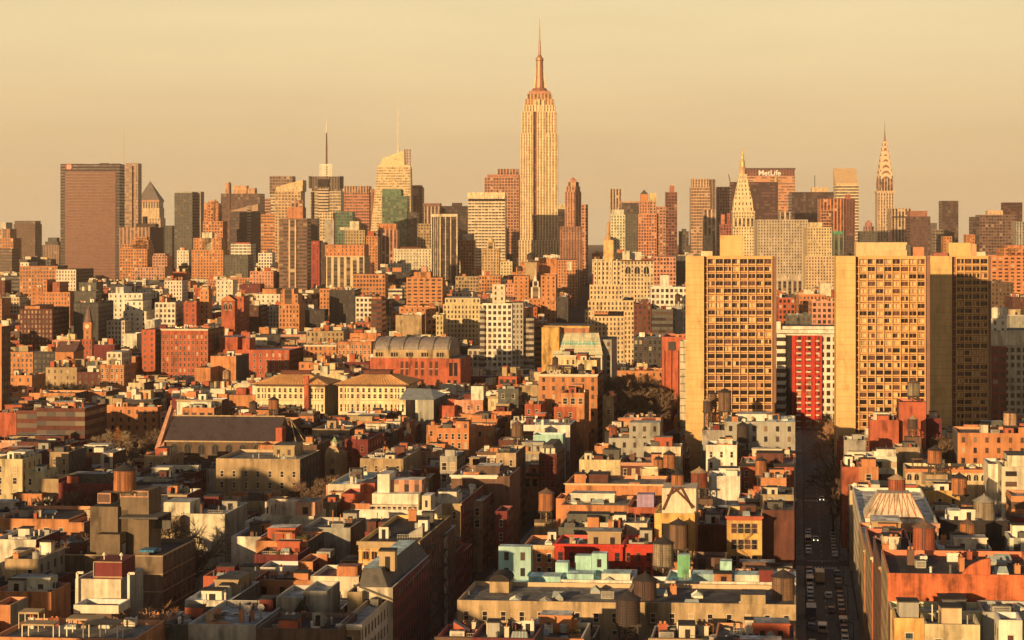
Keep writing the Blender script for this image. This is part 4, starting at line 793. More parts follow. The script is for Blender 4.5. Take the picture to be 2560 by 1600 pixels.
# white framed red tower between the concrete towers
LM('white framed apartment tower with bright red central bays', 'apartment_tower', 860, [('tower',1942,2094,835,None,0,26,'W','W'),('cornice_band',1942,2094,824,833,-.8,26,'W','p'),('penthouse',1954,2090,816,824,3,16,'W','s'),('chimney_block',1941,1952,804,834,1,6,'W','p'),
   ('white_pier',1942,1964,835,None,-1,1,'W','h'),('dark_slot',1966,1980,838,None,-.4,.4,'K','p')], cat='apartment tower', yb=1100)
fr = frame_px(1942,2094,860,20); r_ = HB[-1]
rootr = [o for o in C.objects if o.get('label') == 'white framed apartment tower with bright red central bays'][0]; k = fr.w/152
for a, c in ((1981,1990),(2006,2014),(2030,2039),(2051,2056)):
    b = MB(); b.prism(fr.ring((a-1942)*k, (c-1942)*k, -1.1, -.05), 0, zof(838,860)); b.build('red_pier', mat((.50,.045,.03), amt=.3), rootr)
b = MB(); b.prism(fr.ring((1981-1942)*k, (2056-1942)*k, -.5, -.04), 0, zof(838,860)); ob = b.build('red_bay', facade((.42,.04,.03),'W'), rootr)
ob.data.uv_layers[0].data.foreach_set('uv', [c for f in ob.data.polygons for c in ((0,0,6,0,6,17,0,17) if len(f.vertices) == 4 else (0,)*2*len(f.vertices))])
for a, c in ((1990,2006),(2014,2030),(2039,2051)):
    for i in range(16):
        z = zof(850+i*15.4, 860); b = MB(); b.prism(fr.ring((a+1.5-1942)*k, (c-1.5-1942)*k, -1.0, -.52), z-.75, z, bottom=True); b.build('balcony', mat('C'), rootr)
LM('grey and maroon apartment tower with tan top, right edge', 'apartment_tower', 870, [('tower',2478,2600,862,None,0,26,(.45,.42,.33),'W'),('tan_top',2478,2600,826,862,-.4,26,'C','p'),('maroon_bay',2479,2516,866,None,-.8,1,(.26,.07,.055),'W'),('white_house',2479,2518,796,838,2,10,'W','s')], cat='apartment tower', yb=1062)
H('pale grey roof plant block behind the tan topped tower', 2524,2600,790,940,14,'G','p',826,n=0)
H('dark blue grey block seen in the gap between concrete towers', 1964,2028,788,1000,20,'A','w',822,name='apartment_block',n=2,wo=False)
H('salmon gabled mansion with stone trim in the concrete tower gap', 2030,2092,752,1150,20,'P','W',826,name='apartment_house',n=3)
H('orange low blocks under the stepped cream tower, tower gap', 1998,2062,737,1300,20,'O','w',752,name='loft_building',tiers=[(2051,2078,708,dict(c='C',s='p',d=8))])
# pair of white tanks
def tank_pair(label, cxs, w_, yt, yb_, Y):
    x, y, z = at(cxs[0], yb_, Y); root = thing('storage_tank', label, 'water tank', (x, y, z)); s = Y/F; b = MB(); b.cyl(0,0,w_/2*s,w_/2*s,0,(yb_-yt)*s*.9,16); b.cyl(0,0,w_/2*s,w_*.1*s,(yb_-yt)*s*.9,(yb_-yt)*s,16)
    b.build('tank_shell', mat('W'), root)
tank_pair('left white round tank on the white roof house, right edge', (2488,), 18, 767, 797, 876)
tank_pair('right white round tank on the white roof house, right edge', (2508,), 18, 767, 797, 876)
tank_pair('left white ball tank above the clock tower', (209,), 8, 716, 727, 1290)
tank_pair('right white ball tank above the clock tower', (225,), 8, 713, 727, 1290)
H('grey mechanical roof block carrying the white ball tanks', 186,240,727,1280,14,'A','w',757,n=0)

# clock tower with steep spire
root, fr, k, P = LM('brick clock tower with steep pointed roof, left', 'clock_tower', 1180, [('shaft',209,228,822,None,0,5,'O','s'),('clock_stage',208,229,806,824,-.3,5.6,'O','p'),('base_stage',206,231,848,None,-1,7,'R','w')], cat='clock tower', D=6, yb=862)
spire(root, P, 218.5, [(806,11.5),(804,11),(775,4.2),(770,2.6),(764,.3)], 2.6, 1180, mat((.20,.13,.12)), 'steep_roof', 8)
b = MB(); x, y, z = P(218, 816, -.5); n = 16; b.quad([(x+1.45*math.cos(2*math.pi*i/n), y-.1, z+1.45*math.sin(2*math.pi*i/n)) for i in range(n)]); cl = b.build('clock_face', mat((.80,.68,.40)), root)
b = MB(); b.bar((x,y-.15,z),(x,y-.15,z+1.1),.08); b.bar((x,y-.15,z),(x-.8,y-.15,z+.2),.08); b.build('clock_hand', mat('K'), cl)
# small church with slender spire
root = thing('small_church', 'small brick church with slender pale spire and gabled front, left', 'church', at(150, 920, 1120)); root.location.z = 0
s = 1120/F; Y = 1120; x0 = root.location.x
def L2(px, py): return ((px-150)*s, zof(py, Y))
b = MB(); x, z = L2(136, 880); b.box((138-150)*s, (184-150)*s, 0, 26, 0, z); 
xa, xb = (136-150)*s, (188-150)*s; zr = zof(868, Y)
b.build('wall', mat('O'), root)
b = MB(); b.quad([(xa,-.5,z),(xb,-.5,z),(xb,13,zr+3),(xa,13,zr+3)]); b.quad([(xb,26.5,z),(xa,26.5,z),(xa,13,zr+3),(xb,13,zr+3)]); b.quad([(xb,-.5,z),(xb,26.5,z),(xb,13,zr+3)]); b.quad([(xa,26.5,z),(xa,-.5,z),(xa,13,zr+3)]); b.build('roof', mat((.17,.09,.07)), root)
b = MB(); g0, g1 = (158-150)*s, (182-150)*s; gz = zof(908, Y); gt = zof(892, Y)
b.prism([(g0,-3),(g1,-3),(g1,6),(g0,6)], 0, gz); b.quad([(g0,-3,gz),(g1,-3,gz),((g0+g1)/2,-3,gt)]); b.quad([(g0-.3,-3.2,gz-.2),((g0+g1)/2,-3.2,gt+.3),((g0+g1)/2,8,gt+.3),(g0-.3,8,gz-.2)],1); b.quad([(g1+.3,-3.2,gz-.2),(g1+.3,8,gz-.2),((g0+g1)/2,8,gt+.3),((g0+g1)/2,-3.2,gt+.3)],1)
b.build('gable_front', [mat('O'), mat('B')], root)
b = MB(); b.cyl((163-150)*s, 10, 12*s, 3*s, zof(878,Y), zof(856,Y), 8, 0); b.cyl((163-150)*s, 10, 3.4*s, .2*s, zof(856,Y), zof(824,Y), 8, 0); b.build('spire', mat((.46,.40,.28)), root)
HB.append((135,200,1120,918)); FP.append(([Vector((x0-6,1118)),Vector((x0+11,1118)),Vector((x0+11,1148)),Vector((x0-6,1148))], 20))
# gabled brick belfry
root, fr, z1, Y = H('brick belfry tower with gabled roof and paired arched openings', 553,587,752,1240,9,'R','p',805,name='church_tower',cat='tower',n=0,flat=True)
b = MB(); zr = zof(737,Y); e = .8
c4 = [fr.p(-e,-e), fr.p(fr.w+e,-e), fr.p(fr.w+e,fr.d+e), fr.p(-e,fr.d+e)]; m0, m1 = fr.p(fr.w/2,-e), fr.p(fr.w/2,fr.d+e)
b.quad([(*c4[0],z1),(*m0,zr),(*m1,zr),(*c4[3],z1)]); b.quad([(*c4[1],z1),(*c4[2],z1),(*m1,zr),(*m0,zr)]); b.quad([(*c4[0],z1),(*c4[1],z1),(*m0,zr)],1); b.quad([(*c4[2],z1),(*c4[3],z1),(*m1,zr)],1); b.build('gable_roof', [mat('D'), mat('O')], root)
for xx in (.32,.68): put('arched_window', am, root, (*fr.p(fr.w*xx,-.05), z1-6.2), -fr.al, (2.0,.5,4.6))

# barrel-roofed red building
root, fr, k, P = LM('red brick library with grey barrel roof over a stone attic', 'barrel_roof_building', 930, [('wall',925,1124,895,None,0,34,'R','p'),('stone_attic',932,1122,874,895,.8,30,'T','p'),('side_wing',1124,1153,895,None,-2,30,'R','p')], cat='large building', yb=980)
b = MB(); z0 = zof(875,930); zt = zof(845,930); n = 12; x0_, x1_ = (932-925)*k, (1123-925)*k; dpt = 26
pr = [(1.2+dpt*(1-math.cos(math.pi*i/n))/2, z0+(zt-z0)*math.sin(math.pi*i/n)) for i in range(n+1)]
for i in range(n): b.quad([(*fr.p(x0_,pr[i][0]),pr[i][1]),(*fr.p(x1_,pr[i][0]),pr[i][1]),(*fr.p(x1_,pr[i+1][0]),pr[i+1][1]),(*fr.p(x0_,pr[i+1][0]),pr[i+1][1])])
for xx in (x0_, x1_): 
    e = [(*fr.p(xx,p_[0]),p_[1]) for p_ in pr]; b.quad(e if xx == x1_ else list(reversed(e)))
b.build('barrel_roof', mat((.26,.23,.21), .6), root)
for i in range(6):
    xx = x0_+(x1_-x0_)*i/5*.97+.3; b = MB()
    for j in range(n): b.bar((*fr.p(xx,pr[j][0]-.02),pr[j][1]+.12),(*fr.p(xx,pr[j+1][0]-.02),pr[j+1][1]+.12),.22)
    b.build('roof_rib', mat('A'), root)
for i in range(5):
    xx = x0_+(x1_-x0_)*(i+.5)/5; b = MB(); lx, ly = fr.p(xx, .7)
    zb_, zt_ = zof(891,930), zof(881,930); b.quad([(lx-2.7,ly,zb_),(lx+2.7,ly,zb_),(lx+2.7,ly,zt_),(lx-2.7,ly,zt_)]); 
    for a in (-1.4,-.2,1.0): b.box(lx+a,lx+a+.3,ly-.25,ly,zb_,zt_,1)
    b.build('window', [GL['dark'], mat('T')], root)
for i, px in enumerate((1006,1018,1042,1057,1078,1092)):
    b = MB(); lx, ly = fr.p((px-925)*k, -.05); zb_, zt_ = zof(938,930), zof(903,930); b.quad([(lx-.9,ly,zb_),(lx+.9,ly,zb_),(lx+.9,ly,zt_),(lx-.9,ly,zt_)]); b.box(lx-1.0,lx+1.0,ly-.2,ly,(zb_+zt_)/2-.4,(zb_+zt_)/2+.1,1,True); b.build('window', [GL['brown'], mat('P')], root)
for px in (1130,1142):
    b = MB(); lx, ly = fr.p((px-925)*k, -2.06); zb_, zt_ = zof(938,930), zof(905,930); b.quad([(lx-1.1,ly,zb_),(lx+1.1,ly,zb_),(lx+1.1,ly,zt_),(lx-1.1,ly,zt_)]); b.build('window', [GL['dark']], root)
for px in (1057,1096,1125,1140):
    b = MB(); lx, ly = fr.p((px-925)*k, -2.06 if px > 1124 else -.05); zb_, zt_ = zof(958,930), zof(948,930); b.quad([(lx-.9,ly,zb_),(lx+.9,ly,zb_),(lx+.9,ly,zt_),(lx-.9,ly,zt_)]); b.build('window', [GL['dark']], root)

# twin hip-roofed cream buildings
PAL['y'] = (.78,.66,.42); CNAME['y'] = 'cream'
def hipped(label, p0, p1, ye, yr, Y, D, cols, chim=None):
    root, fr, z1, Y = H(label, p0, p1, ye, Y, D, 'y', 'p', 1032, name='hip_roof_building', wo=False, flat=True, n=0, tint=False)
    b = MB(); e = 2.0; zr = zof(yr, Y)+.4; w_, d = fr.w, fr.d; i_ = min(d*.42, 8)
    c4 = [fr.p(-e,-e), fr.p(w_+e,-e), fr.p(w_+e,d+e), fr.p(-e,d+e)]; r4 = [fr.p(i_,i_), fr.p(w_-i_,i_), fr.p(w_-i_,d-i_), fr.p(i_,d-i_)]
    b.prism(c4, z1+.1, z1+.5, 1, bottom=True); b.prism([c4[0],c4[1],c4[2],c4[3]], z1+.5, zr, 0, scale=r4); rf = b.build('tile_roof', [mat((.70,.36,.13), amt=.2), mat('B')], root)
    b = MB(); n = int(w_/1.3)
    for i in range(1, n):
        f_ = i/n; xt = i_+(w_-2*i_)*f_; b.bar((*fr.p(-e+(w_+2*e)*f_,-e), z1+.6), (*fr.p(xt,i_), zr+.05), .13)
    b.build('roof_rib', mat((.78,.50,.24)), rf)
    b = MB(); b.prism(fr.ring(i_+1,w_-i_-1,i_+1,d-i_-1), zr, zr+1.6); b.prism(fr.ring(i_+.4,w_-i_-.4,i_+.4,d-i_-.4), zr+1.6, zr+1.9,bottom=True); b.build('roof_lantern', mat('D'), root)
    cw = w_/cols; k2 = Y/F
    for r, (yt, yb_, ww) in enumerate(((968,978,.46),(983,993,.5),(1008,1026,.34))):
        for i in range(cols):
            if i in (1, cols-2): parts = (-.25,.25)
            else: parts = (0,)
            for o_ in parts:
                lx, ly = fr.p((i+.5+o_)*cw, -.04); zb_, zt_ = zof(yb_+2, Y), zof(yt+2, Y)
                put('window', winmesh('dark' if r != 1 or i % 3 else 'brown', 'y'), root, (lx, ly, zb_), -fr.al, (cw*ww/len(parts)*1.1, .3, zt_-zb_))
    for y_ in (1000,):
        b = MB(); b.prism(fr.ring(-.1,w_+.1,-.35,-.02), zof(y_+1,Y), zof(y_-1,Y), bottom=True); b.build('string_course', mat('Y'), root)
    cornice(root, fr, z1, 'B', out_=1.5, h=.6)
    if chim:
        b = MB(); kk = fr.w/(p1-p0); b.prism(fr.ring((chim[0]-p0)*kk,(chim[1]-p0)*kk,-2.0,-.4), 0, zof(chim[2],Y)); b.build('chimney', mat('R'), root)
hipped('left of two cream hip roofed halls, red chimney stack in front', 640,812,962,942,800,20,13,(763,774,938))
hipped('right of two cream hip roofed halls with orange tiled roof', 846,1014,962,942,790,24,12)
H('grey link building with arched recess between the hip roofed halls', 812,846,962,830,20,'G','p',1052,n=0)
root, fr, z1, Y = H('cream pedimented house front above the grey link building', 816,858,938,880,14,'Y','p',960,n=0,wo=False,tiers=[(799,817,916,dict(c='C',s='p',d=4))])
b = MB(); q = [fr.p(0,-.3), fr.p(fr.w,-.3)]; b.quad([(*q[0],z1),(*q[1],z1),(*fr.p(fr.w/2,-.3),z1+1.7)]); b.build('pediment', mat('Y'), root)
root, fr, z1, Y = H('grey block with sloping glass roof right of the hip roofed halls', 1046,1084,1000,730,30,'G','p',1062,n=0,cs='A')
b = MB(); b.quad([(*fr.p(-8,.5),z1),(*fr.p(fr.w,.5),z1),(*fr.p(fr.w-4,14),z1+3.5),(*fr.p(-8,14),z1+3.5)]); b.quad([(*fr.p(fr.w,.5),z1),(*fr.p(fr.w,28),z1),(*fr.p(fr.w-4,14),z1+3.5)]); b.build('glass_roof', mat((.34,.38,.36), .3), root)

# orange building with sloped glass front
root, fr, k, P = LM('orange block with trapezoid sloped glass front, centre', 'university_building', 860, [('wall',1354,1470,816,None,6,24,'M','p'),('wall',1354,1398,818,None,0,6,'M','p'),('sill_band',1394,1470,822,833,4.5,1.5,(.42,.19,.12),'p'),('grey_wing',1494,1526,850,None,6,26,'G','w')], cat='large building', yb=935)
b = MB(); q = [P(1382,886,-1),P(1507,886,-1),P(1493,833,5),P(1395,833,5)]; b.quad(q); b.quad([q[1],(q[1][0],q[1][1]+12,q[1][2]),(q[2][0],q[2][1]+8,q[2][2]),q[2]]); b.quad([q[0],q[3],(q[3][0],q[3][1]+5,q[3][2]),(q[0][0],q[0][1]+7,q[0][2])])
gp = b.build('sloped_glass', mat((.48,.50,.36), .35, amt=.2), root)
b = MB()
for i in range(11):
    f_ = i/10; b.bar(tuple(q[0][j]+(q[1][j]-q[0][j])*f_ for j in range(3)), tuple(q[3][j]+(q[2][j]-q[3][j])*f_ for j in range(3)), .14)
for i in range(1, 7):
    f_ = i/7; b.bar(tuple(q[0][j]+(q[3][j]-q[0][j])*f_ for j in range(3)), tuple(q[1][j]+(q[2][j]-q[1][j])*f_ for j in range(3)), .12)
b.build('mullion', mat('C'), gp)
b = MB(); f0, f1 = .45, .62
pa = lambda u, v: tuple((q[0][j]+(q[1][j]-q[0][j])*u)*(1-v)+(q[3][j]+(q[2][j]-q[3][j])*u)*v - (.06 if j == 1 else 0) for j in range(3))
b.quad([pa(.08,f0),pa(.94,f0),pa(.94,f1),pa(.08,f1)]); b.build('teal_band', mat((.20,.48,.40), .3), gp)
b = MB(); b.prism([P(1384,0,-1.6)[:2],P(1506,0,-1.6)[:2],P(1506,0,10)[:2],P(1384,0,10)[:2]], 0, zof(887,860)); b.build('wall', mat('C'), root)
root, fr, z1, Y = H('bright yellow wall block with slim windows under the glass front', 1398,1440,888,800,16,'Y','w',936,n=1,tiers=[(1440,1466,884,dict(c='R',s='s',d=8))],cor='C')
H('yellow block with red brick house attached, beside slim window block', 1441,1492,900,795,16,'Y','s',938,n=3,tiers=[(1442,1466,886,dict(c='R',s='p',d=8))])
root, fr, z1, Y = H('orange brick building with rooftop letter sign and white coping', 1347,1494,935,740,24,'O','s',1004,n=5,cor='C',wo=False,cs='D')
b = MB(); kx = fr.w/(1494-1347)
for a in (1372,1403): b.prism(fr.ring((a-1347)*kx,(a+1.2-1347)*kx,-.2,.2), z1+.1, zof(912,Y))
for a in (1380,1388,1396): b.prism(fr.ring((a-1347)*kx,(a+.5-1347)*kx,.3,.5), z1, zof(914,Y))
b.prism(fr.ring((1371-1347)*kx,(1405-1347)*kx,-.25,.25), zof(914,Y), zof(912,Y), bottom=True); sgn = b.build('sign_frame', mat('D'), root)
cu = bpy.data.curves.new('lettering', 'FONT'); cu.body = 'CAFE'; cu.size = 2.15; cu.extrude = .12; cu.align_x = 'CENTER'; cu.offset = .05
to = bpy.data.objects.new('lt', cu); C.objects.link(to); dg = bpy.context.evaluated_depsgraph_get(); me = bpy.data.meshes.new_from_object(to.evaluated_get(dg)); bpy.data.objects.remove(to)
me.materials.clear(); me.materials.append(mat('C', .5)); L = put('sign_lettering', me, sgn, (*fr.p((1388-1347)*kx, -.35), z1+.25)); L.rotation_euler = (R(90), 0, -fr.al)
H('orange low house with white dish row below the letter sign building', 1403,1461,982,700,16,'O','W',1012,n=3)
H('light stone corner block beside the dark park edge', 1507,1535,990,740,12,'T','s',1020,n=1)
PAL['r'] = (.50,.135,.055); CNAME['r'] = 'orange red'
PAL['e'] = (.16,.42,.22); CNAME['e'] = 'green'
# ------------------------------------------------ foreground, left
H('red brick block at far left above the cream roofs', -20,41,1031,760,22,'R','p',1105,n=3,wo=False)
H('dark brown brick row left of the bare park trees', 92,212,1020,740,24,'D','h',1095,n=8,wo=False)
H('dark brick block right of the far left red brick block', 42,92,1026,750,22,'D','h',1100,n=3,wo=False)
# long church
Y = 620; root, fr, z1, Y = H('long brown brick church with steep dark roof and arched windows', 413,694,1102,Y,16,'B','p',1136,name='long_church',cat='church',n=0,wo=False,flat=True,cs='O')
zr = zof(1057, Y)+1.5; b = MB(); e = .6; m0, m1 = fr.p(-.2,9), fr.p(fr.w,9)
b.quad([(*fr.p(-.2,-e),z1),(*fr.p(fr.w,-e),z1),(*m1,zr),(*m0,zr)]); b.quad([(*fr.p(fr.w,18),z1),(*fr.p(-.2,18),z1),(*m0,zr),(*m1,zr)]); rf = b.build('roof', mat((.065,.05,.055), .6, amt=.25), root)
b = MB(); b.quad([(*fr.p(fr.w,-.1),z1),(*fr.p(fr.w,16),z1),(*fr.p(fr.w,9),zr)]); b.bar((*fr.p(0,9),zr+.15),(*fr.p(fr.w,9),zr+.15),.2,1); b.bar((*fr.p(0,-.7),z1),(*fr.p(fr.w,-.7),z1),.25,1); b.build('ridge_coping', [mat('B'), mat('T')], root)
b = MB(); A0 = [fr.p(-1.4,-1), fr.p(0,-1), fr.p(0,9), fr.p(-1.4,9)]
b.quad([(*fr.p(-3.0,-1.5),z1-2),(*fr.p(-1.4,-1.5),z1-2),(*fr.p(-.6,9),zr+3.6),(*fr.p(-1.6,9),zr+3.6)]); b.quad([(*fr.p(-1.4,-1.5),z1-2),(*fr.p(-1.0,-1.2),z1-4),(*fr.p(-.3,9),zr+1),(*fr.p(-.6,9),zr+3.6)])
b.quad([(*fr.p(-3.0,-1.5),z1-2),(*fr.p(-1.6,9),zr+3.6),(*fr.p(-1.6,9),z1-4),(*fr.p(-3,-1.5),z1-6)]); b.quad([(*fr.p(-3.0,-1.5),z1-2),(*fr.p(-3.0,-1.5),0),(*fr.p(-1.4,-1.5),0),(*fr.p(-1.4,-1.5),z1-2)]); b.quad([(*fr.p(-1.4,-1.5),0),(*fr.p(0,-1.0),0),(*fr.p(0,-1),z1),(*fr.p(-1.4,-1.5),z1-2)])
b.quad([(*fr.p(-1.6,9),zr+3.6),(*fr.p(-.6,9),zr+3.6),(*fr.p(-.6,18),z1),(*fr.p(-1.6,18),z1)]); b.bar((*fr.p(-1.1,9),zr+3.5),(*fr.p(-1.1,9),zr+5.5),.15); b.build('gable_parapet', mat('P'), root)
amb = arch_mesh(GL['dark'], mat('A'))
for i in range(8):
    px = 435+i*34.5; lx, ly = fr.p((px-413)/(694-413)*fr.w, -.05); put('arched_window', amb, root, (lx, ly, z1-4.6), -fr.al, (2.3,.5,3.5))
b = MB(); b.prism(fr.ring(fr.w-.2,fr.w+2,-1.6,3), 0, zof(1066,Y)); b.build('end_pier', mat('R'), root)
b = MB(); n = 5; cx_, cy_ = fr.p(fr.w+2.5, 9)
pts = [fr.p(fr.w+2+7*math.sin(math.pi*i/n), 9-8*math.cos(math.pi*i/n)) for i in range(n+1)]
b.prism(pts, 0, z1-2.2, 1, top=False)
for i in range(n): b.quad([(*pts[i],z1-2.2),(*pts[i+1],z1-2.2),(*fr.p(fr.w+2,9),zr-1)], 0); b.bar((*pts[i+1],z1-2.1),(*fr.p(fr.w+2,9),zr-.9),.14,2)
b.build('apse', [mat('K'), mat('B'), mat('T')], root); HB.append((694,735,Y,1128))
H('orange brick shed in front of the church right end', 645,682,1112,590,10,'O','p',1134,n=1,wo=False)
H('brown brick box right of the church apse', 735,792,1112,600,18,'B','p',1165,n=2,wo=False,tint=False)
H('low tan block in front of the church left end', 360,428,1138,585,12,'T','s',1160,n=2)
# tan block with rows of windows
H('tan rendered block with three rows of dark windows, left of centre', 540,750,1146,560,24,'T','s',1240,cs='X',n=5,wtop=3,kinds=['skylight','chimney','vent_pipe','railing'])
H('dark red brick tenement right of the tan rendered block', 862,920,1098,600,20,'U','s',1165,n=4,fcol='R')
root, fr, z1, Y = H('small tan chapel front with rounded gable and green cupola', 812,850,1135,590,12,'T','s',1175,n=0,wo=False)
b = MB(); n = 8; b.quad([(*fr.p(fr.w/2+fr.w*.46*math.cos(math.pi*i/n), -.2), z1+2.8*math.sin(math.pi*i/n)) for i in range(n+1)]); b.build('rounded_gable', mat('T'), root)
b = MB(); c = fr.p(fr.w/2, 3); b.cyl(*c, .9,.9,z1,z1+3.6,8,1); b.cyl(*c,1.2,.1,z1+3.6,z1+5.4,8,0); b.build('cupola', [mat((.30,.42,.24)), mat('C')], root)
H('wide grey roofed loft with cream back wall behind the chapel', 780,875,1072,690,36,'T','s',1100,n=10,roof='k')
H('orange brick house with arched windows and pale chimney, centre', 1092,1172,1070,650,16,'O','w',1116,n=5,tiers=[(1137,1170,1054,dict(c='O',s='w',d=6))],fcol='C')
H('salmon wall building with white stair box, centre', 1136,1207,1000,740,20,'P','s',1046,n=3,tiers=[(1176,1207,966,dict(c='W',s='p',d=6))],wo=True)
H('small red brick house left of the salmon wall building', 1097,1136,1014,735,14,'R','p',1046,n=2,wo=False)
H('low tan terrace with cream stair boxes left of centre street', 900,1008,1146,560,26,'T','s',1174,n=12,roof='k')
H('white framed house with grey pyramid skylight, behind cream terrace', 980,1030,1126,585,12,'C','W',1146,n=2)
H('blue grey metal roof building with low front, left of centre', 820,905,1210,500,26,'C','p',1214,n=3,roof='t',wo=False)
H('grey framed house with dark strip windows, left of long brown wall', 1100,1142,1140,560,14,'G','W',1210,n=3)
H('long brown blank wall loft with white roof edge beside centre street', 1128,1243,1187,515,22,'B','p',1240,n=6,roof='w',wo=False,cor='W')
H('brown end house of the long blank wall loft', 1243,1274,1190,514,20,'B','p',1258,n=2,wo=False)
H('tan upper house with truss skylight over the long brown wall', 1240,1290,1132,560,20,'T','s',1180,n=3)
# yellow wall houses far left
H('yellow rendered wall house with black downpipe, far left', -20,56,1147,545,14,'Y','s',1240,n=3)
H('tan upper storey with dark windows above yellow wall house', -10,74,1135,575,14,'C','s',1150,n=2)
H('tan house with tall slit window, left', 124,172,1130,575,14,'T','s',1188,n=2)
H('yellow low house between pipe wall and tan box, left', 63,112,1178,540,10,'Y','s',1240,n=2)
H('tan blank stair block beside maroon shed, left', 102,146,1197,515,10,'T','p',1245,n=0,wo=False,cs='U')
H('maroon brick shed wall left of the orange roof tank', 146,275,1208,505,12,'U','p',1242,n=3,wo=False)
H('cream pilastered house with grey roof, left middle', 252,282,1132,590,12,'C','v',1168,n=1,wo=False)
H('light rooftop addition behind the orange roof tank', 216,255,1190,530,10,'C','s',1206,n=1)
H('dark low shed right of the orange roof tank', 340,432,1204,515,10,'X','p',1222,n=3,wo=False)
H('long orange tan house with row of six windows, left edge', -20,172,1296,455,22,'O','s',1345,n=8,kinds=['stair_house','chimney','skylight','vent_pipe','railing'])
H('orange infill wall right of the long orange tan house', 172,210,1306,452,10,'O','p',1336,n=1,wo=False)
H('white box building at the left edge', -20,90,1348,420,14,'W','p',1392,n=3,wo=False)
H('tan corner house with four windows, left bottom', 12,96,1397,385,14,'T','s',1440,n=3,cs='G')
H('low cream house with pair of framed windows, left of bare tree', 395,450,1291,455,14,'T','w',1345,n=1,fcol='W')
H('white parapet house with long grey flank right of framed windows', 452,562,1284,458,20,'C','p',1330,n=5,roof='s',wo=False,cs='G',tiers=[(404,470,1258,dict(c='C',s='p',d=8))])
# big banded brown building with stacked upper tiers
bb = (.165,.125,.085)
PAL['q'] = bb; CNAME['q'] = 'brown'
root, fr, z1, Y = H('large stepped brown brick building with pale floor bands, lower left', 132,407,1385,400,22,'q','p',1550,name='banded_building',n=3,cs='q',sty2='v',wo=False,roof='d',tint=False,
  tiers=[(237,296,1336,dict(d=9,y0=1)),(208,278,1272,dict(d=10,y0=4)),(262,300,1282,dict(d=8,y0=5))])
for y_ in (1386,1431,1475,1518):
    b = MB(); b.prism(fr.ring(-.06,fr.w+.06,-.12,-.01), zof(y_+1.6,Y), zof(y_-1.0,Y), bottom=True); b.prism([fr.p(fr.w+.01,0),fr.p(fr.w+.12,0),fr.p(fr.w+.12,fr.d),fr.p(fr.w+.01,fr.d)], zof(y_+1.6,Y), zof(y_-1.0,Y), bottom=True); b.build('floor_band', mat('T', amt=.15), root)
b = MB(); kx = fr.w/275.
b.prism(fr.ring((296-132)*kx,(392-132)*kx,9,9.4), zof(1335,Y), zof(1296,Y)); b.prism(fr.ring((296-132)*kx,(392-132)*kx,.5,9), zof(1296,Y), zof(1292,Y), bottom=True); b.build('terrace_roof', mat('A'), root)
b = MB(); b.prism(fr.ring((342-132)*kx,(378-132)*kx,1.5,5), z1+.4, z1+.9); b.build('pool_cover', mat((.05,.22,.42)), root)
b = MB(); b.prism(fr.ring((232-132)*kx,(265-132)*kx,3,7), zof(1262,Y), zof(1236,Y)); b.build('lift_house', mat('B'), root)
b = MB(); b.prism(fr.ring((280-132)*kx,(352-132)*kx,5,13), z1-1, zof(1233,Y)+.1); b.build('lift_house', mat('q'), root); FP.append(([Vector((fr.o[0]+g[0], fr.o[1]+g[1])) for g in fr.ring((280-132)*kx,(365-132)*kx,4,14)], zof(1233,Y)))
for a, c in ((232,265),(280,318),(318,352)):
    b = MB(); zz0, zz1 = (zof(1262,Y), zof(1236,Y)) if a == 232 else (zof(1249,Y), zof(1233,Y)); yo = 2.95 if a == 232 else 4.95
    for (s0,s1,t0,t1) in ((a,c,zz0,zz0+.25),(a,c,zz1-.25,zz1+.02),(a,a+2,zz0+.25,zz1-.25),(c-2,c,zz0+.25,zz1-.25)): b.prism(fr.ring((s0-132)*kx,(s1-132)*kx,yo-.15,yo-.01), t0, t1, bottom=True)
    b.build('panel_frame', mat('P'), root)
root, fr, z1, Y = H('pale grey stair block in front of the banded brown building', 188,302,1447,345,12,'C','p',1512,n=0,wo=False,tint=False,cs='G',roof='s')
b = MB(); kx = fr.w/114.; b.prism(fr.ring((230-188)*kx,(300-188)*kx,1,8), z1-.9, zof(1405,Y)); b.build('dark_tank_room', mat('U'), root)
b = MB(); 
for (s0,s1,t0,t1) in ((229,301,1445,1442),(229,231,1442,1406),(229,301,1407,1405)): b.prism(fr.ring((s0-188)*kx,(s1-188)*kx,.8,.98), zof(t0,Y), zof(t1,Y), bottom=True)
b.build('frame', mat('T'), root)
for px in (246,289):
    b = MB(); c = fr.p((px-188)*kx, 3); zt = zof(1405,Y); b.cyl(*c,.12,.12,zt,zt+.6,6); b.cyl(*c,.1,.45,zt+.6,zt+.9,8); b.cyl(*c,.45,.1,zt+.9,zt+1.4,8); b.build('globe_lamp', mat('W'), root)
for px in (196,324):
    b = MB(); c = fr.p((px-188)*kx, -.5); b.bar((*c,zof(1520,Y)),(*c,zof(1430,Y)),.22); b.bar((*c,zof(1430,Y)),(c[0]+1.2,c[1],zof(1430,Y)),.22); b.build('duct_pipe', mat('W'), root)
H('low white lean-to with awning in front of pale grey block', 184,296,1512,335,6,'C','h',1545,n=0,wo=False,kinds=['railing'])
root, fr, z1, Y = H('red brick terrace building with tan canopies, bottom left corner', -20,336,1592,318,16,'O','p',1610,n=0,wo=False,roof='k')
for i, (px, w_, y_) in enumerate(((85,22,3),(178,24,7),(242,24,3),(20,14,10))): put('canopy', unit('canopy','T'), root, (*fr.p((px+20)/356*fr.w, y_), z1-.9), -fr.al, (w_*.27,3.4,3.0+i*.2))
clutter(root, fr, z1-.9, 7, kinds=['planter','railing','chimney','ac_unit','skylight'], y0=9)
H('bright orange long shed at left edge above terraces', -20,128,1478,365,10,'O','p',1508,n=3,wo=False,tint=False)
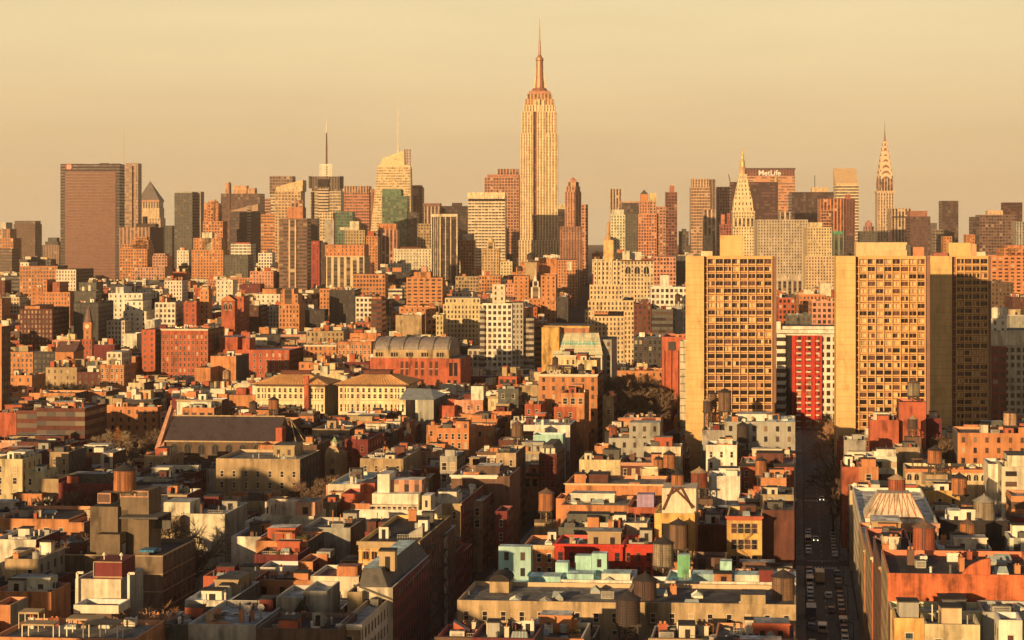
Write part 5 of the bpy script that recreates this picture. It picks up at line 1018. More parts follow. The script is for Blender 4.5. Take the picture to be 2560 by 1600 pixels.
H('orange round-cornered house at left edge bottom', -20,26,1512,345,8,'O','p',1556,n=0,wo=False,cs='G')
H('dark roofed low house behind bright orange shed', -20,130,1452,385,10,'X','p',1478,n=8,wo=False)

# ------------------------------------------------ foreground, centre left
H('cream long wall building with orange terrace houses, centre left', 652,784,1289,455,12,'C','p',1335,n=0,wo=False,roof='k',tiers=[(659,672,1256,dict(c='C',s='s',d=6)),(672,735,1256,dict(c='C',s='p',d=1,y0=6)),(736,784,1256,dict(c='P',s='s',d=8))])
H('white low wall building left of the cream long wall', 578,652,1341,430,16,'W','p',1392,n=3,wo=False,roof='b',tint=False)
H('cream box with orange lid above the white low wall', 612,652,1304,450,8,'C','p',1330,n=0,wo=False)
root, fr, z1, Y = H('white stepped apartment complex with curved glazed terrace, centre', 875,1084,1273,470,24,'W','p',1362,name='white_complex',n=0,wo=False,tint=False,cs='C',roof='w',
  tiers=[(926,1042,1236,dict(c='W',s='p',d=12,y0=2)),(935,965,1190,dict(c='C',s='p',d=8,y0=4)),(966,1043,1206,dict(c='P',s='v',d=6,y0=6)),(1052,1074,1239,dict(c='C',s='s',d=6))])
kx = fr.w/209.
for i in range(9): put('window', winmesh('dark' if i % 3 else 'brown','W'), root, (*fr.p((930+i*13-875)*kx, 1.95), zof(1281,Y)), -fr.al, (1.0,.3,1.5))
b = MB(); b.prism(fr.ring((925-875)*kx,(1046-875)*kx,.2,2.2), zof(1266,Y), zof(1262,Y), bottom=True); b.build('awning', mat('C'), root)
b = MB(); b.prism(fr.ring((876-875)*kx,(924-875)*kx,.3,.7), z1, zof(1259,Y)); b.build('railing_wall', mat('O'), root)
H('bright red orange stepped box behind the white complex', 853,935,1234,485,10,'R','p',1262,n=0,wo=False,tint=False,tiers=[(898,935,1208,dict(c='R',s='p',d=8))])
H('tan wall house between cream wall and white complex', 786,842,1256,480,14,'T','s',1330,n=2,cs='B')
H('grey wall house with curved gutter left of white complex', 758,876,1318,440,16,'G','p',1370,n=4,wo=False)
# arched orange building
root, fr, z1, Y = H('orange yellow corner building with row of six arched windows', 897,1047,1353,402,38,'M','p',1600,name='arcaded_building',n=5,cs='B',sty2='w',wo=False,cor='T',tint=False,roof='d',ch=1.6)
ama = arch_mesh(GL['dark'], mat('O')); kx = fr.w/150.
for px in (915,936,957,985,1007,1029): put('arched_window', ama, root, (*fr.p((px-897)*kx, -.05), zof(1397,Y)), -fr.al, (1.25,.5,2.0))
for y_ in (1376,1404,1418,1462,1495):
    b = MB(); b.prism(fr.ring(-.1,fr.w+.1,-.3,-.01), zof(y_+1.5,Y), zof(y_-1,Y), bottom=True); b.build('string_course', mat('Y' if y_ < 1420 else 'T'), root)
for r, y_ in enumerate((1440,1478,1516)):
    for px in (912,932,952,972,992,1011,1030): put('window', winmesh('dark','T'), root, (*fr.p((px-897)*kx,-.04), zof(y_,Y)), -fr.al, (1.2,.3,2.2))
for px in (903,971,1042):
    b = MB(); b.prism(fr.ring((px-897)*kx-.3,(px-897)*kx+.3,-.22,-.01), 0, z1-1.7); b.build('pilaster', mat('M'), root)
def fire_escape(root, fr, xs, z1, n, ch=3.6, side=False):
    b = MB()
    for i in range(n):
        z = z1-3-i*ch
        if side: P0, P1, Pi = fr.p(fr.w+1.1, xs[0]), fr.p(fr.w+1.1, xs[1]), fr.p(fr.w+.02, xs[0]); P2 = fr.p(fr.w+.02, xs[1])
        else: P0, P1, Pi = fr.p(xs[0], -1.1), fr.p(xs[1], -1.1), fr.p(xs[0], -.02); P2 = fr.p(xs[1], -.02)
        b.quad([(*Pi,z),(*P2,z),(*P1,z),(*P0,z)]); b.bar((*P0,z+1),(*P1,z+1),.04); b.bar((*P0,z+.5),(*P1,z+.5),.03); b.bar((*P0,z),(*P1,z),.06)
        for a in (P0,P1): b.bar((*a,z),(*a,z+1),.04)
        if i < n-1: b.bar((*P0,z),(*P1,z-ch),.07) if i % 2 else b.bar((*P1,z),(*P0,z-ch),.07)
    b.build('fire_escape', mat((.10,.09,.08)), root)
fire_escape(root, fr, (8,14), z1, 6, side=True); fire_escape(root, fr, (24,30), z1, 6, side=True)
H('dark stair rooms and tank shed on the roof behind orange arcade', 912,990,1330,436,9,'U','p',1352,n=0,wo=False,tiers=[(915,938,1305,dict(c='D',s='s',d=5)),(943,990,1306,dict(c='D',s='p',d=6))])
H('cream slab end wall with one dark window beside centre street', 1084,1119,1330,430,10,'C','s',1388,n=0,cs='B')
root, fr, z1, Y = H('long grey tan loft of the street row behind cream end wall', 1086,1152,1258,480,44,'T','s',1330,n=4,cs='U',sty2='w',cor='T',tiers=[(1092,1139,1231,dict(c='W',s='p',d=6))])
fire_escape(root, fr, (6,12), z1, 6, side=True); fire_escape(root, fr, (26,32), z1, 6, side=True)
root, fr, z1, Y = H('grey brick street row house with maroon flank and flat blue roof', 1179,1207,1252,498,40,'T','w',1300,n=3,cs='D',sty2='w',roof='t')
fire_escape(root, fr, (6,12), z1, 5, side=True)
root, fr, z1, Y = H('dark brick street loft behind the maroon flank house', 1216,1236,1222,540,60,'D','w',1260,n=2,cs='D',sty2='w')
H('dark red low houses at the foot of centre street', 1238,1268,1278,470,10,'U','s',1340,n=1,cs='D')
# front row centre left
H('cream terrace block with orange parapet greenhouse, lower centre', 776,897,1440,375,13,'C','p',1500,n=0,wo=False,tiers=[(838,890,1418,dict(c='O',s='p',d=4)),(886,897,1440,dict(c='T',s='p',d=3))],kinds=['planter'],tint=False,roof='r')
H('orange wall with tall white framed windows behind cream terrace', 745,782,1404,395,10,'O','w',1440,n=0,fcol='W')
H('tan stair turret with pale cap on the orange terraces', 796,818,1385,400,5,'O','p',1418,n=0,wo=False,tiers=[(790,824,1380,dict(c='G',s='p',d=5))])
H('low orange terrace building with black pergola left', 640,770,1352,425,14,'O','s',1382,n=9,roof='b',kinds=['planter','chimney','pergola','railing','stair_house'])
H('dark green roof terrace building with maroon eave, lower left centre', 636,745,1386,408,10,'U','p',1418,n=6,wo=False,roof='k',kinds=['planter','skylight','railing','vent_pipe'])
H('long building with light blue banded front below green terrace', 650,760,1418,398,8,'W','h',1446,n=0,wo=False)
H('orange brick house with dark glazed recess, lower left centre', 636,776,1449,380,10,'O','s',1498,n=5,wo=False,tiers=[(684,730,1446,dict(c='K',s='p',d=3))])
H('red low roof house with tank left of the dark glazed recess', 508,580,1440,388,12,'R','p',1470,n=5,wo=False,tint=False,roof='b')
H('bright orange wall house with two cream windows, left of recess house', 576,640,1446,378,10,'O','s',1505,n=2,fcol='W',tint=False)
root, fr, z1, Y = H('cream gabled house with grey mansard and maroon flank, bottom centre', 898,982,1468,352,36,'C','s',1600,name='mansard_house',n=0,cs='U',sty2='w',tint=False)
b = MB(); w_ = fr.w
b.quad([(*fr.p(0,-.3),z1),(*fr.p(w_,-.3),z1-2.5),(*fr.p(w_*.55,3),z1+3.2),(*fr.p(0,3),z1+3.2)]); b.quad([(*fr.p(w_,-.3),z1-2.5),(*fr.p(w_+.3,fr.d),z1-1),(*fr.p(w_*.55,fr.d),z1+3.2),(*fr.p(w_*.55,3),z1+3.2)]); b.quad([(*fr.p(0,3),z1+3.2),(*fr.p(w_*.55,3),z1+3.2),(*fr.p(w_*.55,fr.d),z1+3.2),(*fr.p(0,fr.d),z1+3.2)],1)
b.build('mansard_roof', [mat((.13,.125,.115)), roofmat('t')], root); put('stair_house', unit('stair_house','T'), root, (*fr.p(w_*.62,7),z1+2.2), -fr.al, (3.2,3,4.2))
root, fr, z1, Y = H('grey stepped gable house with black chapel roof, bottom left centre', 690,758,1492,345,12,'G','p',1555,n=0,wo=False,roof='s',tint=False)
H('pale grey narrow gable house right of black chapel roof', 757,817,1477,346,10,'G','p',1560,n=0,wo=False,tint=False,cs='G')
b = MB(); x_, y_ = fr.p(fr.w*.75,-2.5); x2, y2 = fr.p(fr.w*1.3,-2.5); zb_ = z1-7; b.prism([(x_,y_),(x2,y2),(x2,y2+2.2),(x_,y_+2.2)], 0, z1-2.6); xm, ym = (x_+x2)/2, (y_+y2)/2
b.quad([(x_,y_,z1-2.6),(x2,y2,z1-2.6),(xm,ym,z1-.4)]); b.quad([(x_-.2,y_-.2,z1-2.7),(xm,ym-.2,z1-.3),(xm,ym+2.2,z1-.3),(x_-.2,y_+2.2,z1-2.7)]); b.quad([(x2+.2,y2-.2,z1-2.7),(x2+.2,y2+2.2,z1-2.7),(xm,ym+2.2,z1-.3),(xm,ym-.2,z1-.3)]); b.build('black_dormer', mat('K'), root)
H('dark brown flat roofed house with chimneys, bottom left centre', 640,846,1570,325,14,'B','p',1600,n=8,wo=False,roof='d')
root, fr, z1, Y = H('pale stone row house with ribbed cornice flank, bottom left centre', 846,902,1560,330,36,'T','s',1600,n=1,cs='C',sty2='w',cor='W',roof='s')
H('tan roof house with leaning parapet behind the ribbed cornice house', 868,905,1480,350,14,'T','p',1545,n=1,wo=False)
H('jumble of low grey roofs and huts, bottom left', 470,640,1560,330,22,'G','p',1600,n=16,wo=False,roof='s')
H('low pale blue shed roofs beside the bare tree, lower left', 462,575,1500,355,20,'W','p',1540,n=10,wo=False,roof='t')
H('low dark house with sunlit strip roof, left of jumbled roofs', 407,470,1560,332,16,'A','p',1600,n=5,wo=False)

# ------------------------------------------------ foreground, centre and right
H('long tan stucco building with black roof tanks, bottom centre', 1143,1560,1500,366,20,'T','s',1572,n=8,roof='k',tint=False,kinds=['chimney','ac_unit','vent_pipe','railing','skylight'])
H('tan stucco building right half with arched roof house, bottom centre', 1562,1990,1505,364,20,'T','s',1575,n=8,roof='g',tint=False,kinds=['chimney','skylight','vent_pipe','aerial'],tiers=[(1852,1914,1483,dict(c='T',s='p',d=6,y0=.3))])
root, fr, z1, Y = H('round headed tan stair house on the left stucco roof', 1224,1272,1450,378,6,'T','p',1480,n=0,wo=False,tint=False,flat=True)
b = MB(); n = 8; pr = [(fr.w/2-fr.w*.56*math.cos(math.pi*i/n), z1-.3+1.5*math.sin(math.pi*i/n)) for i in range(n+1)]
for i in range(n): b.quad([(*fr.p(pr[i][0],-.3),pr[i][1]),(*fr.p(pr[i+1][0],-.3),pr[i+1][1]),(*fr.p(pr[i+1][0],fr.d+.2),pr[i+1][1]),(*fr.p(pr[i][0],fr.d+.2),pr[i][1])])
b.quad([(*fr.p(u,-.28),v) for u, v in reversed(pr)]); b.build('barrel_cap', mat('K'), root)
H('white roofed building with aqua roof boxes, left part', 1228,1400,1458,388,13,'W','p',1470,n=0,wo=False,roof='t',tint=False,tiers=[(1229,1312,1384,dict(c='L',s='s',d=3,y0=9)),(1374,1406,1424,dict(c='L',s='p',d=3,y0=9.5)),(1316,1396,1447,dict(c='L',s='p',d=5,y0=3.5,r='t'))])
H('white parapet building with aqua roof boxes, middle part', 1402,1580,1449,390,13,'W','p',1468,n=2,wo=False,roof='t',tint=False,kinds=['skylight'],tiers=[(1424,1466,1409,dict(c='L',s='p',d=3,y0=9.6)),(1467,1506,1402,dict(c='L',s='s',d=3,y0=9.4)),(1412,1480,1441,dict(c='L',s='p',d=5,y0=3,r='t')),(1500,1572,1439,dict(c='W',s='p',d=5,y0=3,r='t'))])
H('white parapet building with green rooftop hut, right part', 1664,1990,1452,390,13,'W','p',1472,n=5,wo=False,roof='t',tint=False,kinds=['skylight','vent_pipe','railing','stair_house'],tiers=[(1687,1719,1406,dict(c='e',s='p',d=3,y0=9)),(1796,1826,1420,dict(c='L',s='p',d=3,y0=9)),(1728,1790,1441,dict(c='L',s='p',d=5,y0=3,r='t')),(1836,1960,1441,dict(c='W',s='p',d=5,y0=3,r='t'))])
H('white low infill roof between aqua boxes and green hut', 1582,1662,1462,392,10,'W','p',1474,n=0,wo=False,tint=False)
root, fr, z1, Y = H('orange red house with white window trim and yellow cornice', 1309,1386,1362,426,14,'O','w',1430,n=1,fcol='W',cor='Y',tint=False,dent=True)
root, fr, z1, Y = H('scarlet painted row with brick cornice lines, lower centre', 1387,1557,1359,425,13,'S','w',1418,n=4,fcol='U',tint=False,roof='k',dent=True,cor='S',kinds=['stair_house','chimney','skylight'])
H('deeper red painted house at the right end of scarlet row', 1558,1634,1360,425,13,'S','w',1418,n=2,fcol='R',cor='S')
H('low building with cream stair boxes behind the scarlet row', 1396,1560,1318,450,16,'A','p',1352,n=10,wo=False,roof='k',kinds=['stair_house','ac_unit','chimney'])
root, fr, z1, Y = H('golden concrete frame building with tall dark portal, centre right', 1636,1737,1283,436,16,'M','p',1415,name='portal_building',n=0,wo=False,cs='O',tint=False,roof='w')
kx = fr.w/101.; b = MB(); b.quad([(*fr.p((1654-1636)*kx,-.03),zof(1412,Y)),(*fr.p((1722-1636)*kx,-.03),zof(1412,Y)),(*fr.p((1722-1636)*kx,-.03),zof(1307,Y)),(*fr.p((1654-1636)*kx,-.03),zof(1307,Y))]); b.build('portal_opening', mat('K'), root)
b = MB()
for a, c in ((1652,1655),(1721,1724)): b.prism(fr.ring((a-1636)*kx,(c-1636)*kx,-.6,-.01), zof(1412,Y), zof(1304,Y))
b.prism(fr.ring((1655-1636)*kx,(1721-1636)*kx,-.6,-.01), zof(1307,Y), zof(1304,Y), bottom=True); b.build('portal_frame', mat('M'), root)
b = MB(); yb0 = 2; A_, B_, C_ = (1640,1284), (1664,1222), (1734,1222)
b.prism(fr.ring((1652-1636)*kx,(1738-1636)*kx,4,14), z1-.9, zof(1226,Y)); b.build('white_gable_house', mat('C'), root)
b = MB()
for p_, q_ in (((1654,1280),(1680,1222)),((1680,1222),(1732,1272)),((1665,1245),(1700,1222)),((1700,1222),(1728,1275))): b.bar((*fr.p((p_[0]-1636)*kx,3.6),zof(p_[1],Y)),(*fr.p((q_[0]-1636)*kx,3.6),zof(q_[1],Y)),.2)
b.build('tank_brace', mat('D'), root); FP.append(([Vector((fr.o[0]+g[0], fr.o[1]+g[1])) for g in fr.ring((1652-1636)*kx,(1738-1636)*kx,4,14)], zof(1226,Y)))
root, fr, z1, Y = H('yellow framed loft with three broad window bays and fire escape', 1817,1905,1290,438,16,'M','p',1428,name='loft_building',n=2,wo=False,tint=False,cor='R')
kx = fr.w/88.
for r, y_ in enumerate((1332,1372,1413)):
    for i in range(4): put('window', winmesh('dark' if (i+r)%3 else 'brown','T'), root, (*fr.p((1828+i*17+7-1817)*kx,-.05), zof(y_,Y)), -fr.al, (1.5,.3,2.3))
fire_escape(root, fr, (2.5,6.5), z1-.5, 4, 3.9)
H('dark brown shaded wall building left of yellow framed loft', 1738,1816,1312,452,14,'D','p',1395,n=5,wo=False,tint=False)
H('low arcaded brown block in front of dark shaded wall', 1734,1816,1394,425,8,'B','v',1416,n=0,wo=False)
H('maroon brick end wall beside the right street', 1906,1986,1275,444,16,'D','p',1420,n=5,wo=False,cs='X',tint=False)
H('tan house behind maroon end wall beside the right street', 1900,1984,1236,475,14,'T','p',1272,n=4,wo=False)
H('orange boxes behind tan house beside the right street', 1903,1966,1194,520,12,'O','s',1232,n=3)
H('long bright orange brick wall building with light coping, centre right', 1413,1660,1208,520,18,'O','p',1256,n=4,wo=False,tint=False,cor='Y',ch=.5,roof='k')
H('orange building with glass roof and violet hut, centre right', 1402,1571,1262,478,18,'O','p',1298,n=5,wo=False,tint=False,roof='k',kinds=['skylight','skylight','railing'])
b0 = C.objects[-1]
root, fr, z1, Y = H('brown house with violet roof hut and white frames, centre right', 1571,1642,1268,474,14,'R','w',1302,n=1,fcol='W')
b = MB(); b.prism(fr.ring(2,6.5,3,7), z1-.9, z1+3); b.build('violet_hut', mat((.36,.27,.42)), root)
H('orange chimney house left of the glass roof building', 1390,1412,1246,488,10,'O','p',1286,n=1,wo=False)
H('white roofed stair and lift blocks in front of glass roof', 1448,1618,1306,456,9,'C','p',1318,n=4,wo=False,tiers=[(1558,1616,1308,dict(c='W',s='p',d=5)),(1535,1568,1322,dict(c='C',s='p',d=3))])
H('cream house front with six dark windows above orange wall', 1448,1551,1149,572,12,'Y','w',1207,n=3,fcol='C',wtop=2.5)
H('brown brick loft with ornamental parapet right of cream house front', 1552,1658,1156,568,14,'D','w',1207,n=3,cor='P')
H('light yellow stair wall in front of brown brick loft', 1600,1645,1172,545,5,'Y','p',1207,n=0,wo=False,tint=False)
H('stepped grey stucco house with round topped window, centre right', 1522,1652,1095,612,14,'G','s',1148,n=2,tint=False,wo=False,tiers=[(1572,1649,1057,dict(c='G',s='s',d=8))])
H('pale modern roof house with glass front right of grey stucco', 1610,1702,1116,596,10,'C','W',1148,n=2,wo=True)
H('small orange stair block left of the stepped grey stucco house', 1486,1520,1115,606,8,'O','p',1140,n=1,wo=False)
root, fr, z1, Y = H('dark red corner house with rounded mansard dormers', 1347,1392,1136,580,20,'U','w',1200,n=0,fcol='R',cs='D',sty2='w')
b = MB(); ri = fr.ring(0,fr.w,0,fr.d); r2 = fr.ring(1.5,fr.w-1.5,1.5,fr.d-1.5); b.prism(ri, z1, z1+3, 0, scale=r2); b.build('mansard_roof', mat('A'), root)
for xx in (.2,.5,.8): b = MB(); b.prism(fr.ring(fr.w*xx-.6,fr.w*xx+.6,-.1,1.2), z1+.3, z1+2); b.build('dormer', mat('C'), root)
H('aqua fronted roof house beside the dark street row', 1333,1407,1087,635,8,'L','p',1110,n=0,wo=False,tint=False)
H('white flat roof building above the aqua fronted house', 1300,1425,1062,672,20,'W','p',1086,n=7,wo=False,roof='w',cs='D')
H('red orange stepped brick block at upper end of centre street', 1385,1440,1017,700,16,'R','s',1052,n=3,cs='D')
H('dark red brick house left of upper centre street', 1312,1352,1010,720,14,'R','s',1050,n=2)
H('long white parapet wall house with maroon shop below, right of tank group', 1772,1850,1190,530,12,'W','p',1232,n=5,wo=False,roof='w')
H('big grey stucco block behind black water tank, right of centre', 1812,1988,1054,610,22,'G','s',1130,n=6,tint=False,cs='X',wo=False,roof='t')
H('white house with dark windows left of big grey stucco block', 1765,1842,1112,585,12,'W','s',1180,n=2,tint=False)
H('brown upper house carrying twin water tanks', 1755,1842,1075,640,14,'G','p',1112,n=3,wo=False)
H('red and white low building with chimneys beside right street', 1850,1985,1158,545,16,'R','s',1200,n=7,roof='s',cor='K')
# right of the right street
root, fr, z1, Y = H('cream building with carved arcade frieze and glass roof pavilion', 2151,2346,1306,430,60,'C','p',1365,name='frieze_building',n=0,wo=False,cs='C',sty2='w',tint=False,roof='w',cor='P',dent=True,ch=2.2)
kx = fr.w/195.
for i in range(7): put('arched_window', arch_mesh(GL['dark'], mat('C')) if i == 0 else [o for o in root.children if o.name.startswith('arched_window')][0].data, root, (*fr.p((2168+i*27-2151)*kx,-.05), zof(1356,Y)), -fr.al, (2.2,.5,2.9))
b = MB(); c4 = fr.ring((2165-2151)*kx,(2312-2151)*kx,3,17); cx0 = fr.ring((2198-2151)*kx,(2280-2151)*kx,7,13); zt = zof(1243,Y)
b.prism(c4, z1-.9, z1+.6, 1, top=False); b.prism(c4, z1+.6, zt, 0, scale=cx0); b.build('roof_pavilion', [mat((.60,.56,.44),.5), mat('W')], root)
b = MB()
for i in range(9):
    f_ = i/8; a = fr.p((2165+147*f_-2151)*kx, 2.9); c = fr.p((2198+82*f_-2151)*kx, 6.9); b.bar((*a,z1+.6),(*c,zt+.1),.07)
    if i < 8: c2 = fr.p((2198+82*(i+1)/8-2151)*kx, 6.9); b.bar((*a,z1+.7),(*c2,zt+.1),.05)
b.bar((*fr.p((2165-2151)*kx,2.9),z1+.7),(*fr.p((2312-2151)*kx,2.9),z1+.7),.12); b.build('truss', mat('O'), root)
fm = mat((.07,.06,.05))
root, fr, z1, Y = H('big orange brick wall building with stepped peak, lower right', 2219,2600,1433,291,22,'r','p',1528,name='brick_warehouse',n=0,wo=False,cs='T',sty2='w',tint=False,roof='d')  # tan side colour stands for shade on the west wall
kx = fr.w/380.; b = MB(); pk = [(2405,1434),(2425,1412),(2455,1397),(2477,1393),(2477,1434)]
o3 = [(*fr.p((x-2220)*kx,0),zof(y,Y)) for x,y in pk]; o4 = [(*fr.p((x-2220)*kx,.8),zof(y,Y)) for x,y in pk]
b.quad(list(reversed(o3))); b.quad(o4)
for i in range(5): b.quad([o3[i],o3[(i+1)%5],o4[(i+1)%5],o4[i]])
b.build('wall_peak', mat('r', amt=.42), root); [o for o in root.children if o.name.startswith('wall') and 'peak' not in o.name][0].data.materials[0] = mat('r', amt=.6, sc1=.35, sc2=1.4); clutter(root, fr, z1-.9, 14, kinds=['stair_house','ac_unit','skylight','chimney','vent_pipe'], wallc='R')
H('cream low roof range under the big orange wall, lower right', 2226,2460,1525,280,7,'Y','p',1545,n=3,wo=False,roof='w')
H('orange gold house with dark chimney forms, bottom right', 2236,2310,1545,270,8,'M','s',1600,n=2)
H('golden low house with shed roofs, bottom right', 2312,2450,1560,268,8,'Y','s',1600,n=6)
H('white boxy stair house at bottom right corner', 2497,2556,1550,264,6,'W','s',1590,n=0)
H('grey roof house with framed skylights at right edge bottom', 2456,2600,1530,278,9,'G','p',1550,n=5,wo=False,kinds=['skylight','ac_unit'])
H('orange brick stump wall at right edge behind big wall', 2478,2520,1415,316,6,'O','p',1434,n=0,wo=False)
H('pale metal roofed shed between red tank and big orange wall', 2346,2480,1372,410,12,'G','p',1384,n=3,wo=False,roof='w')
H('tan street loft with long shade-toned west wall, just behind the big orange wall', 2201,2300,1416,315,30,'D','s',1433,n=6,cs='B',sty2='w',cor='T',wo=False,roof='d')  # side colours of these street lofts put shade into the west walls
H('slate roofed street loft with shade-toned west wall, second behind the big orange wall', 2180,2290,1392,349,34,'R','s',1415,n=6,cs='T',sty2='w',cor='C',wo=False,roof='d')
H('low street loft with shade-toned west wall, next to the cream frieze building', 2161,2280,1374,387,36,'O','s',1392,n=6,cs='T',sty2='w',cor='T',wo=False,roof='t')
root, fr, z1, Y = H('tall maroon brick block before the middle concrete tower', 2247,2315,1005,625,14,'R','p',1108,n=0,wo=False,tint=False,cs='D')
H('lower maroon brick wing left of the tall maroon block', 2174,2247,1050,622,12,'R','p',1108,n=3,wo=False,tint=False)
H('dark maroon wing right of the tall maroon block', 2316,2354,1046,632,14,'U','p',1110,n=1,wo=False)
H('orange long loft with white chimneys, right edge middle', 2394,2600,1082,600,20,'O','s',1144,n=8,wo=False,tint=False,kinds=['stair_house','chimney','ac_unit','shed_house'])
root, fr, z1, Y = H('cream arcaded building with blind arches, right middle', 2264,2468,1172,540,14,'Y','p',1204,n=4,wo=False,cor='O',roof='r')
for i in range(11): put('arched_window', am, root, (*fr.p(fr.w*(i+.5)/11,-.05), zof(1200,Y)), -fr.al, (1.3,.4,1.9))
H('white modern house with dark strip window, right of right street', 2168,2242,1141,548,10,'W','h',1176,n=2,wo=False,tiers=[(2192,2240,1124,dict(c='W',s='p',d=5))])
H('orange brick house with square window, right of right street', 2147,2196,1167,535,10,'O','s',1206,n=1)
H('red parapet house on the corner of right street', 2104,2147,1167,536,16,'R','p',1178,n=2,wo=False,cs='D')
H('grey stucco house above the right street trees', 2110,2164,1100,590,12,'G','p',1142,n=2,wo=False)
H('grey tan stucco house below the maroon blocks', 2236,2300,1118,572,10,'T','p',1146,n=2,wo=False)
H('cream stepped balcony building at right edge', 2504,2600,1166,515,14,'C','b',1262,n=3,wo=False,tiers=[(2520,2600,1140,dict(c='C',s='p'))])
H('cream round cornered building left of the balcony building', 2470,2504,1160,525,14,'C','p',1250,n=1,wo=False,cs='C')
H('orange balcony block with pale bands at right edge', 2528,2600,1240,480,12,'O','h',1300,n=1,wo=False)
H('orange and cream low houses row right of right street', 2124,2200,1226,500,12,'Y','s',1262,n=5,tiers=[(2178,2200,1212,dict(c='W',s='p'))])
H('cream boxes between antenna tank and right round building', 2210,2300,1240,485,10,'Y','p',1262,n=4,wo=False)
H('gold lit roof house with red chimneys, right middle', 2300,2400,1226,500,12,'M','s',1262,n=6)
H('dark walled loft with white roof right of glass pavilion', 2350,2520,1300,440,12,'K','p',1330,n=5,wo=False,roof='w')
H('white low building with slit windows at right edge', 2524,2600,1345,425,10,'W','v',1376,n=2,wo=False)
H('brown terrace house with dark void at right edge', 2480,2600,1400,402,8,'D','p',1420,n=4,wo=False)
# ------------------------------------------------ filler rows that follow the street grid
def project(p): return CX+p[0]/p[1]*F
def limit_z(poly, own_y):
    xs = [project(p) for p in poly]; a, b_ = min(xs), max(xs); y0 = min(p[1] for p in poly); z = 1e9
    for (h0, h1, hy, hb) in HB:
        if hy > y0 and h0+1 < b_ and h1-1 > a:
            yf = max(p[1] for p in poly); z = min(z, H0-(hb-3-HZ)*y0/F)
    return z, a, b_
def inside(pt, poly, m=.6):
    n = len(poly)
    for i in range(n):
        e = poly[(i+1)%n]-poly[i]; nn = Vector((-e.y, e.x)).normalized()
        if (pt-poly[i]).dot(nn) < m: return False
    return True
BBC = {}
def bbx(fp):
    k = id(fp)
    if k not in BBC: BBC[k] = (min(p.x for p in fp), max(p.x for p in fp), min(p.y for p in fp), max(p.y for p in fp))
    return BBC[k]
def overlaps(poly):
    px0, px1, py0, py1 = min(p.x for p in poly), max(p.x for p in poly), min(p.y for p in poly), max(p.y for p in poly)
    c = sum(poly, Vector((0,0)))/len(poly); pts = poly+[c]+[(poly[i]+poly[(i+1)%4])/2 for i in range(4)]
    for fp, _ in FP:
        q0, q1, q2, q3 = bbx(fp)
        if q0 > px1 or q1 < px0 or q2 > py1 or q3 < py0: continue
        if any(inside(p, fp) for p in pts): return True
        cf = sum(fp, Vector((0,0)))/len(fp)
        if inside(cf, poly) or any(inside(p, poly) for p in fp): return True
    return False
A1, B1 = R(4.5), math.atan(710/F)
a1 = Vector((math.cos(A1), -math.sin(A1))); b1 = Vector((math.sin(B1), math.cos(B1)))
STREETS = [(-236,-222),(-152,-138),(-84,-69),(0,15),(83,97),(168,182),(250,264)]
def uv_of(p):
    det = a1.x*b1.y-a1.y*b1.x; return ((p.x*b1.y-p.y*b1.x)/det, (a1.x*p.y-a1.y*p.x)/det)
q = random.Random(21); FILL = []
# open ground kept free for the park, courtyard trees and small squares
for (p0, p1, ya, yb2, row) in ((1508,1656,735,1000,1040),(90,330,940,1000,985),(1150,1225,915,945,935),(425,525,404,456,1485),(225,400,640,800,1096),(715,800,893,930,938),(2062,2092,560,830,1150)):
    FP.append(([Vector(((p0-CX)*ya/F,ya)),Vector(((p1-CX)*ya/F,ya)),Vector(((p1-CX)*yb2/F,yb2)),Vector(((p0-CX)*yb2/F,yb2))], 0)); HB.append((p0,p1,(ya+yb2)/2,row))

def try_fill(o, al, be, w_, d, z, near):
    fa, fb = Vector((math.cos(al), -math.sin(al))), Vector((math.sin(be), math.cos(be)))
    poly = [o, o+fa*w_, o+fa*w_+fb*d, o+fb*d]
    xs = [project(p) for p in poly]
    if max(xs) < -30 or min(xs) > 2590: return
    if overlaps(poly): return
    lz, a, b_ = limit_z(poly, o.y); z = min(z, lz-(2.0 if o.y < 620 else .8))
    if z < 7: 
        return
    FILL.append((o, al, be, w_, d, z, poly)); FP.append((poly, z))
blocks = [(STREETS[i][1], STREETS[i+1][0]) for i in range(len(STREETS)-1)]
for bi, (u0, u1) in enumerate(blocks+[(-330,-236),(-420,-335),(264,350)]):
    v = 318
    while v < 1130:
        if int(v/128) != int((v+14)/128): v = (int(v/128)+1)*128+12; continue
        wv = q.uniform(7.5, 14); half = (u1-u0)/2
        for side in (0, 1):
            dd = q.uniform(.78,1.0)*half
            ua = u0 if side == 0 else u1-dd
            n_sub = q.choice([1,2,2,3])
            for k_ in range(n_sub):
                w_ = dd/n_sub; o = a1*(ua+k_*w_)+b1*(v+q.uniform(0,.5))
                try_fill(o, A1, B1, w_-.1, wv-.5, q.choice([13,15,16,18,19,20,22,23]) + (q.uniform(2,12) if v > 700 and q.random() < .3 else 0), True)
        v += wv
# uptown rows
A2, B2 = R(2.2), math.atan(200/F); a2 = Vector((math.cos(A2), -math.sin(A2))); b2 = Vector((math.sin(B2), math.cos(B2)))
v = 1165; row = 0
while v < 3300:
    u = -1.0*v*.36-120
    while u < v*.34:
        w_ = q.uniform(11, 26)*(1 if v < 1900 else 1.35)
        ue = u
        if (u % 230) > 230-22-w_ and (u % 230) < 230: u += w_ if (u % 230)+w_ < 208 else (230-(u % 230)); 
        o = a2*u+b2*v
        hgt = q.choice([16,18,20,24,30,34]) + (q.uniform(8,26) if q.random() < .28 else 0) + (q.uniform(0, 12) if v > 1800 else 0)
        try_fill(o, A2, B2, w_-.3, q.uniform(20,28), hgt, False); u += w_
    row += 1; v += 34 if row % 2 else 50
FILL.sort(key=lambda f: f[0].y)
NIND = 300
ADJ = ['low','plain','narrow','small','flat roofed','squat','shabby','boxy']
